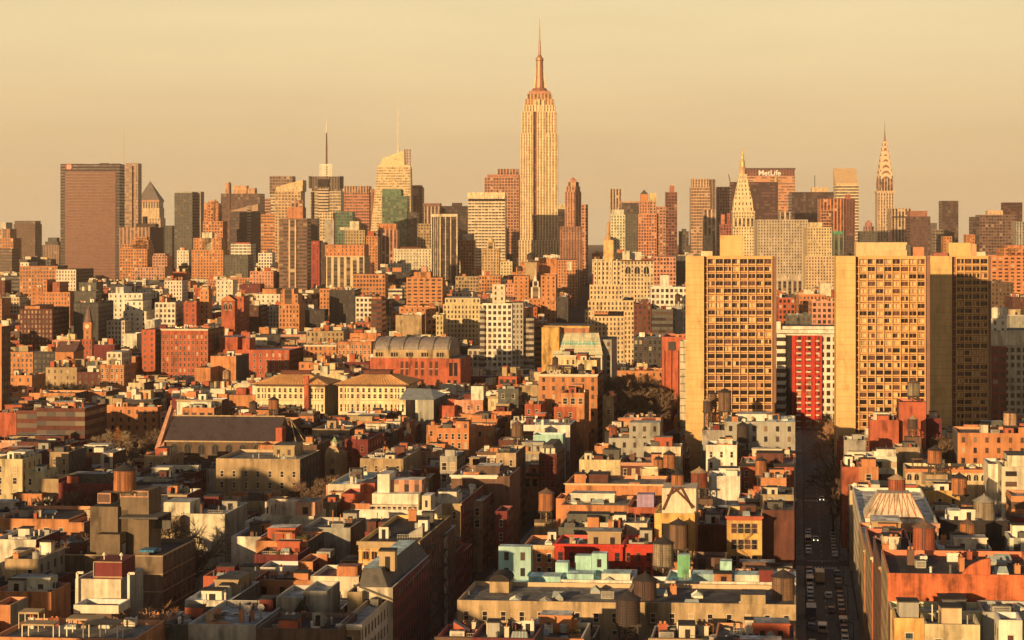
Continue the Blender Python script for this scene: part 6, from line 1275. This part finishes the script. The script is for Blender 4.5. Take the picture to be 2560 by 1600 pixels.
NEARL = [(o['label'], project(o.location), o.location.y) for o in list(C.objects) if o.get('label') and o.parent is None and o.location.y > 0]
def short(lbl):
    s = lbl.split(','); s = s[0].split(' with ')[0].split(' beside ')[0].split(' behind ')[0].split(' above ')[0].split(' below ')[0].split(' under ')[0].split(' left of ')[0].split(' right of ')[0].split(' before ')[0].split(' between ')[0].split(' in front ')[0].split(' in ')[0].split(' over ')[0].split(' at ')[0].split(' on ')[0].split(' carrying ')[0].split(' rising ')[0]
    return s
def make_label(px, Y, col, feat):
    near = sorted(NEARL, key=lambda e: abs(e[1]-px)*Y/F+abs(e[2]-Y)*.7)[:9]
    for adj in (feat, *ADJ):
        for l, ex, ey in near:
            rel = ('behind' if Y > ey+8 else 'in front of') if abs(ex-px) < 40 else ('left of' if px < ex else 'right of')
            cand = ' '.join(f'{adj} {CNAME[col]} building {rel} the {short(l)}'.split()[:16])
            if cand not in LABELS: return cand
    return f'{feat} {CNAME[col]} building number {len(LABELS)} from the lower edge'
stuffm = {}; SB = {}; COUNT = 0
VAR = 'TTOOROCCWYRBDWGDPUAOXUW'
far_mats = []
def far_slot(m):
    if m not in far_mats: far_mats.append(m)
    return far_mats.index(m)
far = MB()
for fi, (o, al, be, w_, d, z, poly) in enumerate(FILL):
    Y = o.y; fr = Frame((o.x, o.y), al, be, w_, d); px = (project(poly[0])+project(poly[1]))/2
    col = q.choice(VAR if Y < 1150 else 'TOOOPPYCCRRBDDAAWWXXXU'); c = jit(col, q); near = Y < 800
    sty = q.choice(['w','s','s','W','p']) if Y < 1150 else q.choice(['w','w','W','s','h'])
    if fi >= NIND:
        b = MB(); walls(b, fr, 0, w_, 0, d, 0, z, sty, Y, .6, 0); sty = sty
        m0 = far_slot(facade(c, sty)); m1 = far_slot(roofmat(q.choice('gsbdk')))
        off = Vector((o.x, o.y, 0))
        for i, f_ in enumerate(b.f): far.quad([Vector(b.v[j])+off for j in f_], m0, b.uv[i*4:i*4+4])
        far.quad([Vector((*p, z))+off for p in fr.ring(0,w_,0,d)], m1)
        for _ in range(q.randrange(4, 10) if Y < 1400 else q.randrange(2,6)):
            xa, ya = q.uniform(.05,.65)*w_, q.uniform(.05,.6)*d; ww, dd, hh = q.uniform(1,w_*.32), q.uniform(1,5), q.uniform(1,4.5)
            mm_ = far_slot(mat(jit(q.choice('CWOTRYA'), q))); rg = fr.ring(xa,xa+ww,ya,ya+dd)
            for i in range(4): far.quad([Vector((*rg[i],z))+off, Vector((*rg[(i+1)%4],z))+off, Vector((*rg[(i+1)%4],z+hh))+off, Vector((*rg[i],z+hh))+off], mm_)
            far.quad([Vector((*p,z+hh))+off for p in rg], mm_)
        continue
    feat = q.choice(['parapeted','grimy','weathered','slim','old','neat','tenement style','loft style'])
    grp = 'low buildings packed along the side streets' if Y < 1150 else 'mid height buildings of the middle distance'
    root = thing('low_rise', make_label(px, Y, col, feat), 'low rise', (o.x, o.y, 0), grp)
    wo = near and sty != 'p'
    body(root, fr, 0, w_, 0, d, 0, z, c, 'p' if wo else sty, Y, roof=q.choice('ggsdddbkwt'), sty2='w' if wo else sty, colside=jit(q.choice('DBAU'), q) if q.random() < .7 else None)  # most side walls coloured darker to stand for shade away from the sun
    if wo: add_windows(root, fr, max(2, z-8), z, sty, Y, q=q, fcol=q.choice('CWTAO'), merge_rest=False)
    if near and q.random() < .45: cornice(root, fr, z, q.choice('TCBOG'), dent=False)
    if near and q.random() < .22 and w_ > 6: fire_escape(root, fr, (w_*.3, w_*.3+3.4), z, 3, 3.3)
    if w_ > 6 and d > 7 and q.random() < .5: extra_storey(root, fr, z-.9, q, col)
    clutter(root, fr, z-.9, 16 if Y < 520 else (12 if near else 7), q=q, wallc=col)
o = far.build('distant_rooftops', far_mats); tag(o, 'mass of small far off city roofs and walls below the skyline', 'rooftops', kind='stuff')
print('FILL', len(FILL), 'individual to', FILL[NIND-1][0].y)
# ------------------------------------------------ streets
def uvp(u, v): p = a1*u+b1*v; return (p.x, p.y)
def sheet(name, quads, z, m, h=0):
    b = MB()
    for (u0,u1,v0,v1) in quads:
        p = [uvp(u0,v0),uvp(u1,v0),uvp(u1,v1),uvp(u0,v1)]
        if h: b.prism(p, z, z+h)
        else: b.quad([(*x,z) for x in p])
    o = b.build(name, m); o['kind'] = 'structure'; return o
sheet('road', [(s0+2.6,s1-2.6,100,1180) for s0,s1 in STREETS], .004, mat((.085,.09,.092), .8, amt=.3, sc1=.3, streak=False))
sheet('cross_street', [(-420,350,v*128+2,v*128+11) for v in range(2,9)], .009, mat((.06,.058,.055), .8, amt=.3, streak=False))
sheet('pavement', [(e,e+2.6,vv*128+11.2,vv*128+129.8) for s0,s1 in STREETS for e in (s0,s1-2.6) for vv in range(1,8)], 0, mat((.20,.19,.17), .9, amt=.3, streak=False), .14)
sheet('lane_marking', [(7.4,7.55,v,v+3) for v in range(330,760,9)]+[(3.2,11.8,v,v+.5) for v in (382.5,394,510,522,638,650)], .018, mat((.55,.53,.46), .7, amt=.3, streak=False))
sheet('crossing', [(3.2+i*.95,3.7+i*.95,v*128-1.5,v*128+1.2) for i in range(9) for v in range(3,6)], .02, mat((.45,.43,.38), .7, amt=.3, streak=False))
# ------------------------------------------------ cars
def car_parts(kind):
    L_, W_, Hh = (4.5,1.8,1.45) if kind == 'car' else (5.4,2.0,2.1) if kind == 'van' else (8.2,2.4,3.2)
    if kind == 'car': pr = [(-2.25,.35),(-2.2,.75),(-1.6,.9),(-1.0,1.4),(.7,1.45),(1.35,.98),(2.15,.85),(2.25,.4)]
    elif kind == 'van': pr = [(-2.7,.35),(-2.7,2.0),(-2.5,2.1),(1.4,2.1),(2.1,1.25),(2.65,1.1),(2.7,.4)]
    else: pr = [(-4.1,.5),(-4.1,3.2),(2.0,3.2),(2.0,2.3),(3.2,2.3),(3.7,1.5),(4.1,1.3),(4.1,.5)]
    b = MB(); h_ = W_/2
    for i in range(len(pr)-1):
        (y0,z0),(y1,z1) = pr[i],pr[i+1]; t0 = h_*(.86 if z0 > 1.2 and kind == 'car' else 1); t1 = h_*(.86 if z1 > 1.2 and kind == 'car' else 1)
        b.quad([(-t0,y0,z0),(t0,y0,z0),(t1,y1,z1),(-t1,y1,z1)])
    for sx in (-1, 1):
        pts = [(sx*h_*(.86 if z > 1.2 and kind == 'car' else 1), y, z) for y, z in pr]; b.quad(pts if sx < 0 else list(reversed(pts)))
    return b, pr, h_
CARM = {}
def car_mesh(kind, col):
    if (kind, col) not in CARM:
        b, pr, h_ = car_parts(kind); CARM[(kind, col)] = b.mesh('car_body', [mat(col, .3, .2, amt=.05)])
    return CARM[(kind, col)]
gb = {}
for kind in ('car','van','truck'):
    b = MB()
    if kind == 'car':
        b.quad([(-.72,-1.62,.93),(.72,-1.62,.93),(.68,-1.02,1.37),(-.68,-1.02,1.37)]); b.quad([(.72,1.37,1.01),(-.72,1.37,1.01),(-.68,.76,1.44),(.68,.76,1.44)])
        for s_ in (-1,1): b.quad([(s_*.91,-1.2,.98),(s_*.91,1.1,1.0),(s_*.80,.7,1.4),(s_*.80,-.95,1.37)][::s_])
    elif kind == 'van':
        b.quad([(.85,2.12,1.3),(-.85,2.12,1.3),(-.85,1.45,2.06),(.85,1.45,2.06)]); b.quad([(-.8,-2.72,1.2),(.8,-2.72,1.2),(.8,-2.72,1.85),(-.8,-2.72,1.85)])
    else: b.quad([(1.0,3.72,1.55),(-1.0,3.72,1.55),(-1.0,3.24,2.25),(1.0,3.24,2.25)])
    gb[kind] = b.mesh('car_window', [mat((.02,.025,.03), .1)])
b = MB(); n = 10
for sx in (-.11,.11):
    p = [(sx,.33*math.cos(2*math.pi*i/n),.33*math.sin(2*math.pi*i/n)) for i in range(n)]; b.quad(p if sx > 0 else list(reversed(p)))
for i in range(n):
    c0,s0_,c1_,s1_ = math.cos(2*math.pi*i/n)*.33, math.sin(2*math.pi*i/n)*.33, math.cos(2*math.pi*(i+1)/n)*.33, math.sin(2*math.pi*(i+1)/n)*.33
    b.quad([(-.11,c0,s0_),(.11,c0,s0_),(.11,c1_,s1_),(-.11,c1_,s1_)])
wheel = b.mesh('wheel', [mat((.02,.02,.02), .8)])
b = MB(); b.cyl(0,0,.16,.16,0,.08,8); lampm = b.mesh('headlight', [mat((1.0,.85,.5), .4, emit=2)])
b = MB(); b.box(-.16,.16,-.03,0,0,.14,0,True); tailm = b.mesh('tail_light', [mat((.35,.02,.01), .4)])
def car(u, v, kind, col, label, lit=False, flip=False):
    x, y = uvp(u, v); root = thing('parked_car' if not lit else 'moving_car', label, kind, (x, y, .005), 'vehicles along the right street'); root.rotation_euler = (0, 0, -B1+(math.pi if flip else 0))
    put('car_body', car_mesh(kind, col), root); put('car_window', gb[kind], root)
    yy = 1.4 if kind != 'truck' else 2.6
    for sx in (-1, 1):
        for sy in (-1, 1): put('wheel', wheel, root, (sx*(.8 if kind != 'truck' else 1.05), sy*yy, .33))
        if lit:
            h = put('headlight', lampm, root, (sx*.62, 2.27, .6)); h.rotation_euler = (R(-90), 0, 0)
        else: put('tail_light', tailm, root, (sx*.7, -2.27 if kind == 'car' else (-2.72 if kind == 'van' else -4.12), .75))
CC = dict(white=(.6,.6,.56), silver=(.4,.41,.40), black=(.03,.03,.035), blue=(.06,.10,.18), grey=(.2,.2,.2), teal=(.12,.2,.2), red=(.25,.04,.03), beige=(.45,.36,.24))
q = random.Random(5); v = 352; k_ = 0
ORD = ['first','second','third','fourth','fifth','sixth','seventh','eighth','ninth','tenth','eleventh','twelfth','thirteenth','fourteenth','fifteenth','sixteenth','seventeenth','eighteenth','nineteenth','twentieth','twenty-first','twenty-second','twenty-third','twenty-fourth','twenty-fifth','twenty-sixth']
for side, u in (('left', 3.7), ('right', 11.3)):
    v = 350 if side == 'left' else 346; k_ = 0
    while v < 640 and k_ < 26:
        if 378 < v < 398 or 506 < v < 526 or (q.random() < .22): v += 6; continue
        kind = q.choices(['car','van','truck'], [7,2,.7])[0]; cn = q.choice(list(CC)); ln = dict(car=5.6, van=6.6, truck=9.6)[kind]
        car(u, v+ln/2, kind, CC[cn], f'{cn} {kind} parked along the {side} kerb of the right street, {ORD[k_]} from the bottom')
        v += ln; k_ += 1
for i, (u, v, kind, cn, lit) in enumerate(((6.2,430,'van','white',False),(8.4,470,'car','silver',False),(6.4,492,'truck','beige',False),(6.0,556,'car','white',True),(8.8,452,'car','black',False),(6.3,412,'car','grey',False),(9.0,640,'car','white',True))):
    car(u, v, kind, CC[cn], f'{cn} {kind} driving in the middle of the right street, {ORD[i]} counted{" with lit headlights" if lit else ""}', lit, lit)
# street lamps along the right street
b = MB(); b.bar((0,0,0),(0,0,8),.09); b.bar((0,0,8),(1.8,0,8.5),.07); polem = b.mesh('pole', [mat('X')])
b = MB(); b.box(1.6,2.4,-.15,.15,8.38,8.52,0,True); headm = b.mesh('lamp_head', [mat('G')])
for i, v in enumerate(range(360, 620, 42)):
    for side, u, rz in (('left',2.4,0),('right',12.6,math.pi)):
        x, y = uvp(u, v); t = thing('street_lamp', f'{side} kerb grey street lamp, {ORD[i]} from the bottom of right street', 'street lamp', (x,y,.14), 'street lamps of the right street'); t.rotation_euler = (0,0,rz-B1)
        put('pole', polem, t); put('lamp_head', headm, t)

# ------------------------------------------------ bare winter trees
def tree_meshes(seed, ht, spread, twigs, up=.6, thick=1.0, leafy=False):
    q = random.Random(seed); tr, cr_ = MB(), MB()
    def limb(mb, p, d, l, r, n=4):
        e = p+d*l; u = d.cross(Vector((0.3,0.9,0.2))).normalized(); w_ = d.cross(u)
        for i in range(n):
            a, b_ = 2*math.pi*i/n, 2*math.pi*(i+1)/n
            va, vb = u*math.cos(a)+w_*math.sin(a), u*math.cos(b_)+w_*math.sin(b_)
            mb.quad([p+va*r, p+vb*r, e+vb*r*.62, e+va*r*.62])
        return e
    def grow(p, d, l, r, depth):
        mb = tr if depth > 3 else cr_
        e = limb(mb, p, d, l, r, 5 if depth > 3 else 3)
        if depth == 0: return
        nb = 3 if depth > 1 else twigs
        for i in range(nb):
            nd = (d*up + Vector((q.gauss(0,spread), q.gauss(0,spread), q.gauss(.12,spread*.6)))).normalized()
            grow(p+(e-p)*q.uniform(.65,1), nd, l*q.uniform(.62,.82), r*.68, depth-1)
    grow(Vector((0,0,0)), Vector((.02,.01,1)), ht*.26, ht*.022*thick, 6)
    return tr, cr_
TM = []
bark = mat((.13,.10,.07), amt=.2); twg = mat((.26,.20,.14), amt=.3); twr = mat((.46,.27,.15), amt=.3); twd = mat((.17,.115,.08), amt=.3)
for sd_, tw in ((1,6),(2,6),(3,7)):
    t, c = tree_meshes(sd_, 14, .42, tw); zm = max(v[2] for v in c.v); TM.append((t.mesh('trunk',[bark]), {k: c.mesh('crown',[m]) for k, m in (('g',twg),('r',twr),('d',twd))}, zm))
tq = random.Random(9)
def tree(px, py_base, Y, ht, label, kind='g', group='bare winter trees', i=None, wide=1.0):
    ht = zof(ht, Y) if ht > 200 else ht; x = (px-CX)*Y/F; t = thing('bare_tree', label, 'tree', (x, Y, py_base), group); m = TM[(i if i is not None else tq.randrange(3))]
    s = ht/m[2]; t.scale = (s*wide, s*wide, s); t.rotation_euler = (0,0,tq.uniform(0,6.28))
    put('trunk', m[0], t); put('crown', m[1][kind], t)
tree(482, 0, 436, 1262, 'big bare grey tree standing right of the banded brown building', 'g', i=0)
tree(455, 0, 428, 1310, 'smaller bare tree half hidden behind the big grey tree', 'd', i=1)
POS = ['leftmost','second','third','fourth','fifth','sixth','seventh','eighth','ninth','tenth','eleventh','rightmost']
for i, (px, Y, ht) in enumerate(((1530,820,938),(1552,880,935),(1566,800,950),(1580,890,932),(1597,830,940),(1612,890,930),(1628,840,935),(1645,880,932),(1540,770,965),(1575,755,975),(1605,762,965),(1640,775,960))):
    tree(px, 0, Y, ht, f'bare brown park tree left of the red slab tower, {POS[i]} of the park group', 'r' if i < 8 and i % 2 else 'd')
for i, (px, Y, ht) in enumerate(((110,990,13),(135,960,14),(160,985,13),(185,960,14),(210,990,12),(235,965,13),(262,990,12),(290,950,12),(318,985,12))):
    tree(px, 0, Y, ht, f'bare grey tree behind the low orange terrace wall, {POS[i]} in that row', 'g')
for i, (px, Y, ht, kd) in enumerate(((240,700,15,'d'),(270,720,16,'g'),(330,690,18,'g'),(352,680,18,'d'),(375,700,18,'d'),(395,690,17,'g'),(225,660,12,'d'))):
    tree(px, 0, Y, ht, f'bare brown tree left of the long brown church, {POS[i]} of that cluster', kd)
for i, (px, Y, ht, kd) in enumerate(((2066,800,1030,'r'),(2076,760,1038,'r'),(2086,720,1045,'r'),(2080,670,1085,'r'),(2078,600,1150,'d'),(2082,560,1190,'d'),(2340,640,1090,'d'),(2352,625,1085,'d'))):
    tree(px, 0, Y, ht, f'bare street tree right of the right street, {POS[i]} going nearer', kd)
for i, (px, Y, ht, kd) in enumerate(((745,900,17,'d'),(725,915,17,'g'),(770,905,16,'d'),(790,925,16,'g'),(1165,930,15,'d'),(1190,940,16,'r'),(1210,920,15,'d'))):
    tree(px, 0, Y, ht, f'bare tree behind the hip roofed halls, {POS[i]} of the ones there', kd)
for i, (px, Y, ht, kd) in enumerate(((118,425,1335,'d'),(205,422,1330,'d'),(345,340,1515,'r'),(395,338,1510,'r'),(190,500,1195,'d'),(815,548,1180,'d'),(775,556,1195,'d'))):
    tree(px, 0, Y, ht, f'bare courtyard tree among the foreground roofs, {POS[i]} of the courtyard trees', kd)
# orange conifer
root = thing('conifer_tree', 'tall orange lit conifer left of the long brown church', 'tree', ((295-CX)*660/F, 660, 0))
b = MB(); b.cyl(0,0,.35,.1,0,15,6); b.build('trunk', bark, root)
b = MB(); cq = random.Random(4)
for i in range(2600):
    h = cq.uniform(3,23); rr = 2.5*math.sin(min(1,(23.5-h)/9)*math.pi/2)*math.sin(min(1,(h-1)/6)*math.pi/2)*cq.uniform(.45,1.08); a = cq.uniform(0,6.283); p = Vector((rr*math.cos(a), rr*math.sin(a), h)); d = .38
    t1 = Vector((cq.uniform(-1,1),cq.uniform(-1,1),cq.uniform(-.3,1))).normalized()*d; t2 = Vector((cq.uniform(-1,1),cq.uniform(-1,1),cq.uniform(-.3,1))).normalized()*d
    b.quad([p, p+t1, p+t2])
b.build('crown', mat((.34,.15,.05), amt=.4), root)

# ------------------------------------------------ roof water towers
def ground_z(x, y):
    z = 0; p = Vector((x, y))
    for fp, zz in FP:
        if zz > z:
            q0, q1, q2, q3 = bbx(fp)
            if q0 <= x <= q1 and q2 <= y <= q3 and inside(p, fp, -.05): z = zz
    return z
wood = {k: None for k in 'orbdgk'}
def woodmat(k):
    cols = dict(o=(.42,.17,.07), r=(.34,.09,.045), b=(.20,.12,.075), d=(.085,.05,.045), g=(.30,.25,.18), k=(.05,.035,.035), p=(.56,.36,.22))
    if ('w', k) in MC: return MC[('w', k)]
    m, nt, p = principled('wood_staves'); base = grime(nt, cols[k], .5, 3, .35)
    tc = N(nt, 'ShaderNodeTexCoord'); sx = N(nt, 'ShaderNodeSeparateXYZ'); lk(nt, tc.outputs['Object'], sx.inputs[0])
    at_ = N(nt, 'ShaderNodeMath', operation='ARCTAN2'); lk(nt, sx.outputs[0], at_.inputs[0]); lk(nt, sx.outputs[1], at_.inputs[1])
    mu = N(nt, 'ShaderNodeMath', operation='MULTIPLY'); lk(nt, at_.outputs[0], mu.inputs[0]); mu.inputs[1].default_value = 7
    fl = N(nt, 'ShaderNodeMath', operation='FLOOR'); lk(nt, mu.outputs[0], fl.inputs[0]); wn = N(nt, 'ShaderNodeTexWhiteNoise', noise_dimensions='1D'); lk(nt, fl.outputs[0], wn.inputs['W'])
    mr = N(nt, 'ShaderNodeMapRange'); lk(nt, wn.outputs[0], mr.inputs[0]); mr.inputs[3].default_value = .72; mr.inputs[4].default_value = 1.2
    sc_ = N(nt, 'ShaderNodeVectorMath', operation='SCALE'); lk(nt, base, sc_.inputs[0]); lk(nt, mr.outputs[0], sc_.inputs['Scale']); lk(nt, sc_.outputs[0], p.inputs['Base Color']); p.inputs['Roughness'].default_value = .8
    MC[('w', k)] = m; return m
CN2 = dict(o='orange', r='red', b='brown', d='dark', g='grey', k='black', p='peach')
def water_tower(label, px, wpx, ycone, ytank, Y, k='b', roofc='k', zleg=None, yroof=None, maxleg=7.0):
    x, _, zt = at(px, ytank, Y); s = Y/F; r = wpx/2*s; ht = (ytank-(yroof or (ycone+wpx*.3)))*s; hc = (zt+ (ytank-ycone)*s) - (zt+ht)
    g = ground_z(x, Y)
    if zt-g > maxleg: 
        w_ = r*1.5; b = MB(); hh = zt-3.2; bl = thing('building', ' '.join(f'slim stair tower carrying the {label}'.split()[:16]), 'building', (x, Y, 0)); b.box(-w_,w_,-w_*.8,w_,max(0,g-.5),hh); b.build('wall', mat(rnd.choice('RTOBG')), bl); FP.append(([Vector((x-w_,Y-w_)),Vector((x+w_,Y-w_)),Vector((x+w_,Y+w_)),Vector((x-w_,Y+w_))], hh)); g = hh
    g = min(g, zt-.8); root = thing('water_tower', label, 'water tower', (x, Y, g), 'wooden roof water towers'); lg = zt-g
    b = MB(); b.cyl(0,0,r,r*.95,lg,lg+ht,24); b.cyl(0,0,r*.98,r*.98,lg-.02,lg,24); tk = b.build('tank', woodmat(k), root)
    b = MB()
    for i in range(9): z = lg+ht*(i+.4)/9; b.cyl(0,0,r*1.012,r*1.012,z,z+.04,24)
    b.build('hoops', mat((.10,.07,.06), .5, amt=.1), tk)
    b = MB(); b.cyl(0,0,r*1.1,r*.04,lg+ht,lg+ht+hc,16); b.cyl(0,0,.18,.18,lg+ht+hc-.1,lg+ht+hc+.25,6); b.build('cone_roof', mat(dict(k=(.04,.035,.035), b=(.16,.10,.07), g=(.30,.29,.25), t=(.42,.30,.18), o=(.45,.24,.11))[roofc], .7, amt=.3), root)
    b = MB()
    for i in range(-3, 4): b.box(-r*1.02, r*1.02, i*r*.3-.09, i*r*.3+.09, lg-.28, lg-.02, 0, True)
    b.box(-r*1.05,r*1.05,-r*.75,-r*.62,lg-.5,lg-.28,0,True); b.box(-r*1.05,r*1.05,r*.62,r*.75,lg-.5,lg-.28,0,True); b.build('platform', mat((.06,.05,.045)), root)
    lm = MB(); lm.bar((0,0,0),(0,0,lg-.5),.14); me = lm.mesh('leg', [mat((.07,.055,.05))])
    L4 = [(-r*.72,-r*.68),(r*.72,-r*.68),(r*.72,r*.68),(-r*.72,r*.68)]
    for lx, ly in L4: put('leg', me, root, (lx, ly, 0))
    if lg > 1.6:
        b = MB()
        for i in range(4):
            p_, q_ = L4[i], L4[(i+1)%4]; b.bar((*p_,.2),(*q_,lg-.5),.06); b.bar((*q_,.2),(*p_,lg-.5),.06); b.bar((*p_,lg*.5),(*q_,lg*.5),.06)
        b.build('brace', mat((.07,.055,.05)), root)
    b = MB(); b.cyl(0,0,.22,.22,0,lg-.1,6); b.build('riser_pipe', mat('T'), root)
    b = MB(); b.bar((-.2-r*.3,-r*1.06,lg-1),(-.2-r*.3,-r*1.06,lg+ht),.04); b.bar((.2-r*.3,-r*1.06,lg-1),(.2-r*.3,-r*1.06,lg+ht),.04)
    for i in range(int(ht/.5)): b.bar((-.2-r*.3,-r*1.06,lg+i*.5),(.2-r*.3,-r*1.06,lg+i*.5),.03)
    b.build('ladder', mat((.10,.08,.07)), root)
for a in (
 ('big orange water tower on top of the banded brown building',312,56,1158,1225,405,'o','k'),
 ('orange water tower in front of the left hip roofed hall',684,27,991,1022,640,'o','k'),
 ('brown water tower right of the white flat roof building',1294,30,1052,1090,650,'b','b'),
 ('brown water tower with legs at left end of orange wall building',1366,40,1220,1275,505,'o','b'),
 ('orange water tower behind the taller brown one, centre right',1647,26,1140,1178,562,'o','k'),
 ('tall brown water tower above the light yellow stair wall',1673,31,1126,1170,556,'o','k'),
 ('orange brown water tower above the white gable house',1694,32,1177,1217,446,'o','k'),
 ('wide red water tower with tan roof right of white gable house',1748,42,1168,1217,525,'r','t'),
 ('dark water tower half hidden behind the stepped grey stucco house',1683,36,1073,1112,640,'k','k'),
 ('small dark tower leftmost of the three before the first concrete tower',1769,23,995,1028,648,'d','t'),
 ('brown rear tower of the three before the first concrete tower',1780,24,977,1012,655,'b','k'),
 ('large brown tower of the three before the first concrete tower',1812,33,970,1026,645,'b','k'),
 ('black water tower on tall legs in front of grey stucco block',1857,30,1054,1103,604,'k','k'),
 ('orange water tower right of the red and white low building',1903,29,1142,1187,540,'o','k'),
 ('big grey brown water tower over the scarlet row',1658,53,1341,1412,408,'g','k'),
 ('dark water tower before the white parapet roofs, tall one',1613,58,1431,1506,372,'d','k'),
 ('darkest squat water tower at bottom centre beside the tall dark one',1570,62,1477,1556,352,'k','k'),
 ('brown water tower standing in the dark portal building',1696,46,1296,1368,430,'b','k'),
 ('large brown water tower on lattice legs beside the right street',1958,58,1423,1509,372,'b','k'),
 ('grey water tower on the tall maroon block',2284,31,948,988,632,'g','b'),
 ('dark water tower before the tall maroon block wall',2282,24,1040,1068,612,'d','t'),
 ('peach water tower near the right edge in front of gridded tower',2525,33,1022,1062,606,'p','k'),
 ('orange water tower above the cream arcaded building',2337,36,1114,1157,532,'o','k'),
 ('orange water tower with thin aerial above the glass pavilion',2242,43,1184,1240,443,'r','t'),
 ('orange tower with tilted dark roof, right middle',2398,40,1182,1234,500,'o','k'),
 ('wide grey water tower with pale cone roof, right side',2460,54,1236,1300,446,'g','g'),
 ('orange tower half behind the wide grey tower',2420,34,1250,1300,452,'o','k'),
 ('bright orange copper water tower below the wide grey tower',2418,38,1297,1347,420,'o','b'),
 ('big red water tower right of the cream frieze building',2310,56,1300,1375,332,'r','b'),
 ('small dark tower above the letter sign',1388,15,891,909,748,'d','k'),
 ('small dark cone tower on the orange letter sign building',1453,16,908,922,744,'d','k'),
 ('cream water tower on single column before blank orange wall',566,18,923,947,905,'p','t'),
 ('small tank tower on red brick blocks behind white tower',1262,18,960,985,850,'r','b'),
 ('small dark tower on dark roofs left of hip roofed hall',1022,12,1052,1070,690,'d','k'),
 ('reddish tank behind the grey stucco house left end',1533,22,1062,1095,625,'r','b'),
 ('small dark tower near the avenue gap above orange roofs',1300,14,664,676,1600,'d','k'),
 ('small dark cone tower at the orange blocks below the tallest tower',1327,20,631,648,1880,'k','k'),
 ('small dark tower on white block left of first concrete tower',1694,13,733,752,1140,'d','k'),
 ('small round tank right of the pair of hip roofed halls',1190,14,958,970,850,'r','b'),
): water_tower(*a)
# scattered small roof water towers in the middle distance
q = random.Random(77); cand = [f for f in FILL if 620 < f[0].y < 1560 and f[5] > 12 and f[3] > 7 and f[4] > 7]; q.shuffle(cand); n = 0
for (o, al, be, w_, d, z, poly) in cand[:46]:
    c = sum(poly, Vector((0,0)))/4; Y = c.y; px = project(c); wp = q.uniform(3,4.2)*F/Y; yt = HZ+(H0-(z+q.uniform(1.5,3)))*F/Y; yc_ = yt-wp*1.3
    if any(h0-3 < px < h1+3 and hy > Y and yc_ < hb+2 for h0,h1,hy,hb in HB): continue
    near = min(NEARL, key=lambda e: abs(e[1]-px)*Y/F+abs(e[2]-Y)*.7); kk = q.choice('orbdgk'); l = ' '.join(f'small {CN2[kk]} {["water tower","roof tank","cone roofed tank"][n%3]} by the {short(near[0])}'.split()[:15])
    while l in LABELS: l = l.replace('small ', 'small far ', 1) if 'far' not in l else l+' again'
    water_tower(l, px, wp, yc_, yt, Y, kk, 'k'); n += 1
# ------------------------------------------------ unseen tall blocks added left behind and beside the camera to shade the foreground
for i, (x, y, w_, d, h_) in enumerate(((-222,232,26,22,50),(-186,246,20,20,46),(-168,150,34,22,57),(-82,132,26,18,55),(-226,392,16,30,54),(-196,372,18,26,50))):
    t = thing('apartment_slab', f'{["tan","brown","red brick","grey"][i%4]} tall block, {ORD[i]} of the unseen blocks added for shade left of the viewpoint', 'shade block', (x, y, 0), 'unseen blocks added to shade the foreground')
    b = MB(); fr_ = Frame((x, y), A1, B1, w_, d); walls(b, fr_, 0, w_, 0, d, 0, h_, 'w', 600, .6, 0); b.quad([(*p, h_) for p in fr_.ring(0,w_,0,d)], 1); b.build('wall', [facade('TBRG'[i%4],'w'), roofmat('g')], t)
    b = MB(); b.prism(fr_.ring(w_*.3,w_*.6,d*.3,d*.7), h_+.01, h_+4); b.build('lift_house', mat('T'), t)
# ------------------------------------------------ haze
b = MB(); b.box(-9000, 9000, -900, 13100, -1, 460, 0, True)
hm = bpy.data.materials.new('haze_air'); hm.use_nodes = True; hn = hm.node_tree; hn.nodes.clear()
ho = N(hn, 'ShaderNodeOutputMaterial'); pv = N(hn, 'ShaderNodeVolumePrincipled'); pv.inputs['Color'].default_value = (.92,.76,.64,1); pv.inputs['Density'].default_value = .00004; pv.inputs['Anisotropy'].default_value = .0
lk(hn, pv.outputs[0], ho.inputs['Volume']); hz = b.build('haze', hm); hz['kind'] = 'stuff'
